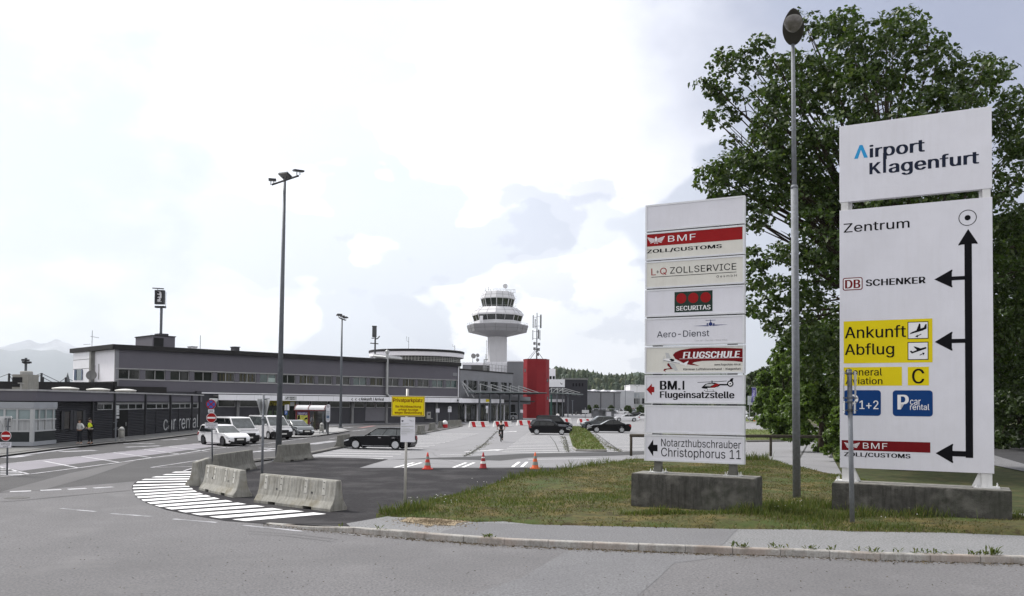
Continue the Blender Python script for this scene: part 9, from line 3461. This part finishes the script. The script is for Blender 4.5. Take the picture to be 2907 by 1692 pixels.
mb = MB()
s0 = PF.S(1208); s1 = PF.S(1219)
t = thing('ticket_machine', 'grey ticket machine mounted on the terminal wall right of the yellow notice', 'ticket machine', PF.pt((s0 + s1) / 2, .2, 1.0))
z0, z1_ = PF.uv(1212, 1187, .3)[1], PF.uv(1212, 1169, .3)[1]
mb = MB()
mb.fbox(PF, s0, s1, .06, .4, z0, z1_)
mb.build('housing', M('machine_grey', (0.30, 0.30, 0.29)), t, bevel=.03)
mb = MB()
mb.fbox(PF, s0 + .2, s1 - .2, .402, .42, z0 + .5, z1_ - .25)
mb.build('screen', M('machine_print', (0.05, 0.05, 0.05), var=.8, scale=6), t)
mb = MB()
mb.fbox(PF, s0 - .05, s1 + .25, .06, .6, z0 - .1, z0 - .005)
mb.build('shelf', M('machine_grey', (0.30, 0.30, 0.29)), t)
for k, u in enumerate((1309, 1315, 1321, 1328)):
 q = G(u, 1198 - k * .4)
 t = thing('cafe_chair', 'dark cafe chair in the shade by the terminal corner', 'chair', q, R(20 * k), 'cafe chairs by the terminal corner')
 mb = MB()
 mb.box(-.22, .22, -.22, .22, .43, .47)
 mb.build('seat', STEEL_BLK, t, local=True)
 mb = MB()
 mb.box(-.22, .22, .19, .22, .50, .90)
 mb.build('backrest', STEEL_BLK, t, local=True)
 for x in (-.2, .2):
  for y in (-.2, .2):
   mb = MB()
   mb.tube([(x, y, 0), (x, y, .43 if y < 0 else .5)], .015, 4)
   mb.build('leg', STEEL_BLK, t, local=True)
q = G(1263, 1214, .1)
t = thing('kerb_marker', 'round topped red and white marker post at the kerb corner', 'marker post', q)
mb = MB()
mb.lathe([(.36, 0), (.34, .42)], q, 16)
mb.build('red_base', PLR, t)
mb = MB()
mb.lathe([(.34, .421), (.33, .62), (.24, .84), (.05, .93)], q, 16)
mb.build('white_top', PLW, t, smooth=True)
q = G(1583.5, 1187)
t = thing('kerb_marker', 'white ball topped marker in front of the right entrance canopy', 'marker post', q)
mb = MB()
mb.lathe([(.25, 0), (.22, .35)], q, 12)
mb.build('base', STEEL_D, t)
mb = MB()
mb.lathe([(.2, .352), (.36, .5), (.38, .7), (.26, .92), (.04, 1.0)], q, 14)
mb.build('white_top', PLW, t, smooth=True)
def motorbike(u, v, ang, label):
 q = G(u, v)
 t = thing('motorcycle', label, 'motorcycle', q, ang, 'motorcycles by the warehouse')
 for x in (-.7, .7):
  mb = MB()
  vs, fs = [], []
  n = 18
  for k in range(n):
   a = 2 * math.pi * k / n
   for j in range(5):
    b2 = 2 * math.pi * j / 5
    R2 = .27 + .06 * math.cos(b2)
    vs.append((x + R2 * math.cos(a), .06 * math.sin(b2), .33 + R2 * math.sin(a)))
  for k in range(n):
   for j in range(5):
    fs.append((k * 5 + j, k * 5 + (j + 1) % 5, ((k + 1) % n) * 5 + (j + 1) % 5, ((k + 1) % n) * 5 + j))
  mb.add(vs, fs)
  mb.build('wheel', TYRE, t, local=True)
 mb = MB()
 mb.prism([(-.55, .55), (-.9, .85), (-.3, .78), (.1, .95), (.4, .92), (.55, .7), (.3, .4), (-.3, .35)], lambda x, z: (x, -.14, z), lambda x, z: (x, .14, z))
 mb.build('body', M('bike_dark', (0.03, 0.03, 0.035), rough=.3), t, local=True, bevel=.03)
 mb = MB()
 mb.tube([(.7, 0, .33), (.45, 0, .95), (.38, 0, 1.05)], .04, 6)
 mb.tube([(.36, -.35, 1.08), (.36, .35, 1.08)], .025, 6)
 mb.build('fork', CHROME, t, local=True)
 mb = MB()
 mb.prism([(.5, .85), (.62, 1.0), (.42, 1.3), (.38, 1.0)], lambda x, z: (x, -.16, z), lambda x, z: (x, .16, z))
 mb.build('windshield', CGLASS2, t, local=True)
motorbike(1630, 1177.5, R(160), 'left one of the two dark motorcycles right of the canopy posts')
motorbike(1642, 1178, R(175), 'right one of the two dark motorcycles, nearer the road sign back')
a, b = D(1687, 1190, 195), D(1745, 1190, 205)
t = thing('trolley_shelter', 'steel and glass trolley shelter behind the grey off-road car', 'shelter', ((a.x + b.x) / 2, 200, 0))
x0, x1 = a.x, b.x
zt_ = D(1715, 1160, 200).z
mb = MB()
mb.box(x0, x1, 197, 202, zt_ - .12, zt_)
for x in (x0, x0 + (x1 - x0) * .1, x0 + (x1 - x0) * .5, x0 + (x1 - x0) * .9, x1):
 for y in (197.05, 201.95):
  mb.box(x - .05, x + .05, y - .05, y + .05, 0, zt_ - .121)
mb.build('frame', M('shelter_steel', (0.20, 0.21, 0.23), rough=.4, metal=.4), t)
mb = MB()
mb.box(x0 + .1, x1 - .1, 201.9, 201.94, .2, zt_ - .4)
mb.build('glass', M('shelter_glass2', (0.22, 0.23, 0.245), rough=.15, spec=.7, var=.4, scale=1), t)
mb = MB()
mb.box(x0 + (x1 - x0) * .5, x0 + (x1 - x0) * .72, 198, 198.1, .3, zt_ - .7)
mb.build('panel', PANELW, t)
for k in range(6):
 mb = MB()
 x = x0 + .25 + (x1 - x0) * .2 * k / 6
 mb.tube([(x, 196.8, 0), (x, 196.8, zt_ - .8)], .05, 4)
 mb.build('bar', M('shelter_steel', (0.2, 0.21, 0.23)), t)
t = thing('picket_fence', 'short white picket fence left of the white saloon', 'fence', G(1748, 1193))
mb = MB()
for k in range(9):
 p = D(1744 + k * 2.6, 1190, 196)
 mb.box(p.x - .07, p.x + .07, 196, 196.05, 0, 1.05)
mb.build('pickets', PANELW, t)
for u, v0, v1, y, w, lab in ((1775.5, 1068, 1158, 300, .09, 'slim dark pole in front of the loading hall'), (1660, 1140, 1160, 330, .12, 'thin pole before the warehouse, left one'), (1625.5, 1138, 1178, 240, .13, 'dark bollard pole right of the second canopy'), (1698, 1098, 1112, 420, .10, 'lamp on the warehouse roof edge')):
 a, b = D(u, v0, y), D(u, v1, y)
 t = thing('pole', lab, 'pole', (a.x, y, max(0, b.z) if v1 < 1130 else 0))
 mb = MB()
 mb.tube([(a.x, y, max(0, b.z) if v1 < 1130 else 0), (a.x, y, a.z)], w, 6)
 mb.build('shaft', STEEL_D, t)
 mb = MB()
 mb.box(a.x - w * 2, a.x + w * 2, y - w * 2, y + w * 2, a.z + .001, a.z + w * 1.5)
 mb.build('cap', STEEL_D, t)
p = D(1808.5, 1097, 480)
t = thing('car_park_lamp', 'double armed lamp post in front of the white hall', 'street lamp', (p.x, 480, 0))
mb = MB()
mb.tube([(p.x, 480, 0), (p.x, 480, p.z)], .12, 6)
mb.tube([(p.x - 1.0, 480, p.z + .4), (p.x, 480, p.z), (p.x + 1.0, 480, p.z + .4)], .09, 6)
mb.build('pole', STEELP, t)
mb = MB()
for sx in (-1, 1):
 mb.box(p.x + sx * 1.1 - .4, p.x + sx * 1.1 + .4, 479.8, 480.2, p.z + .42, p.z + .55)
mb.build('lamps', STEEL_D, t)
y = 165
def hoarding(name, label, u0, u1, v0, v1, vb, y, m, extra=None, leg=True, cat='hoarding'):
 a, b = D(u0, v1, y), D(u1, v0, y)
 t = thing(name, label, cat, ((a.x + b.x) / 2, y, 0))
 mb = MB()
 mb.box(a.x, b.x, y - .08, y + .08, a.z, b.z)
 p = mb.build('board', m, t)
 mb = MB()
 for x in (a.x + (b.x - a.x) * .18, a.x + (b.x - a.x) * .82):
  mb.box(x - .07, x + .07, y - .05, y + .05, 0, a.z - .002)
 mb.build('legs', STEELP, t)
 if extra:
  mats = [e[5] for e in extra]
  mb = MB()
  for i, (p0, p1, q0, q1, sk, _) in enumerate(extra):
   X = lambda f: a.x + (b.x - a.x) * f
   Z = lambda f: a.z + (b.z - a.z) * f
   mb.poly([(X(p0), y - .085 - i * .003, Z(q0)), (X(p1), y - .085 - i * .003, Z(q0)), (X(p1 + sk), y - .085 - i * .003, Z(q1)), (X(p0 + sk), y - .085 - i * .003, Z(q1))], i)
  mb.build('print', mats, p)
 return t
PU = M('banner_violet', (0.115, 0.105, 0.30), rough=.6, var=.3, scale=1.5)
TEAL = M('sign_teal', (0.12, 0.24, 0.26), rough=.5, var=.15)
hoarding('hoarding', 'square white hoarding behind the violet banner', 2123, 2151, 1124, 1149.5, 1196, 172, M('hoarding_white', (0.42, 0.45, 0.46), var=.06), [(.08, .45, .40, .44, 0, TEAL), (.15, .6, .55, .58, 0, TEAL)])
p = D(2147, 1166, 168)
t = thing('banner_flag', 'tall violet banner on a pole in front of the white hoarding', 'banner', (p.x, 168, 0))
mb = MB()
mb.tube([(p.x, 168, 0), (p.x, 168, D(2146.5, 1099, 168).z)], .07, 6)
mb.tube([D(2133, 1099.5, 168), D(2147, 1099.5, 168)], .06, 5)
mb.build('pole', STEELP, t)
mb = MB()
vs, fs = [], []
N = 14
for k in range(N + 1):
 f = k / N
 v = 1100 + 43 * f
 sh = 1.6 * math.sin(f * 5.5) * f
 for c in range(4):
  q = D(2134.5 + sh + 11 * c / 3 - 3 * max(0, f - .6), v, 168 + .5 * math.sin(f * 6 + c * .9) * f)
  vs.append(q)
for k in range(N):
 for c in range(3):
  a = k * 4 + c
  fs.append((a, a + 1, a + 5, a + 4))
mb.add(vs, fs)
mb.add([v + Vector((0, .03, 0)) for v in vs], [f[::-1] for f in fs])
fl = mb.build('cloth', PU, t, smooth=True)
mb = MB()
q0 = D(2138, 1138, 167)
put_text(mb, 'Airport', lambda s, z: (q0.x - .1 + z * .55, 167.2, q0.z + s * 2.1), 0, 1, 0, 1, .03)
mb.build('lettering', WHT, fl)
hoarding('direction_board', 'pale teal direction board with black pictograms behind the white estates', 2171, 2192, 1147, 1166, 1196, 186, M('board_teal', (0.24, 0.36, 0.38), var=.1), [(.08, .36, .70, .95, .0, INK), (.62, .92, .72, .92, 0, INK), (.08, .36, .28, .50, 0, INK), (0, 1, .60, .62, 0, WHT), (.42, .95, .30, .45, 0, TEAL)], cat='sign')
hoarding('advert_box', 'dark advert pillar with a red and blue poster beside the white estates', 2188, 2206.5, 1160, 1194, 1196, 160, M('advert_frame', (0.25, 0.25, 0.25)), [(.12, .95, .38, .95, 0, M('poster_maroon', (0.12, 0.04, 0.045), var=.5, scale=3)), (.25, .8, .72, .84, 0, REDI), (.30, .72, .45, .66, 0, M('poster_ochre', (0.25, 0.11, 0.02), var=.6, scale=4)), (.12, .95, .02, .36, 0, M('poster_blue', (0.03, 0.07, 0.13), var=.5, scale=3)), (.3, .8, .60, .68, 0, BLUE2)], cat='advert pillar')
hoarding('poster_stand', 'white framed advert panel with a violet poster left of the street lamp', 2219, 2234.5, 1157, 1187, 1191, 175, M('hoarding_white2', (0.55, 0.57, 0.62)), [(.14, .86, .12, .90, 0, M('poster_violet2', (0.13, 0.115, 0.27), var=.7, scale=2)), (.2, .6, .3, .55, .1, SILV), (.45, .8, .6, .85, -.1, M('poster_dark', (0.03, 0.03, 0.05)))], cat='poster stand')
for u, v0, v1, m_, lab in ((2142, 1178, 1196, CORG, 'dark post with an orange foot before the foremost white estate'), (2166, 1184, 1196, None, 'grey bollard before the foremost white estate'), (2187, 1178, 1198, CORG, 'orange post at the right end of the white estates')):
 q = G(u, v1)
 t = thing('bollard', lab, 'bollard', q, 0, 'posts before the white estates')
 H_ = D(u, v0, q.y).z
 mb = MB()
 mb.tube([(q.x, q.y, .5 if m_ else 0), (q.x, q.y, H_)], .17, 8)
 mb.build('shaft', STEEL_BLK if m_ else STEEL_D, t)
 mb = MB()
 mb.tube([(q.x, q.y, 0), (q.x, q.y, .499 if m_ else .02)], .21 if m_ else .25, 8)
 mb.build('foot', m_ or STEEL_D, t)
P0, P1 = G(2262, 1198, 0), G(2380, 1232, 0)
t = thing('picket_fence', 'weathered slatted fence running along the hedge right of the lamp', 'fence', P0)
mb = MB()
N = 36
for k in range(N + 1):
 q = P0.lerp(P1, k / N)
 mb.box(q.x - .05, q.x + .05, q.y - .03, q.y + .03, 0, 1.0)
mb.build('slats', M('fence_grey_wood', (0.14, 0.125, 0.10), rough=.9, var=.3), t)
mb = MB()
for z in (.45, .9):
 mb.tube([P0 + Vector((0, .04, z)), P1 + Vector((0, .04, z))], .04, 4)
mb.build('rails', M('fence_grey_wood', (0.14, 0.125, 0.10)), t)
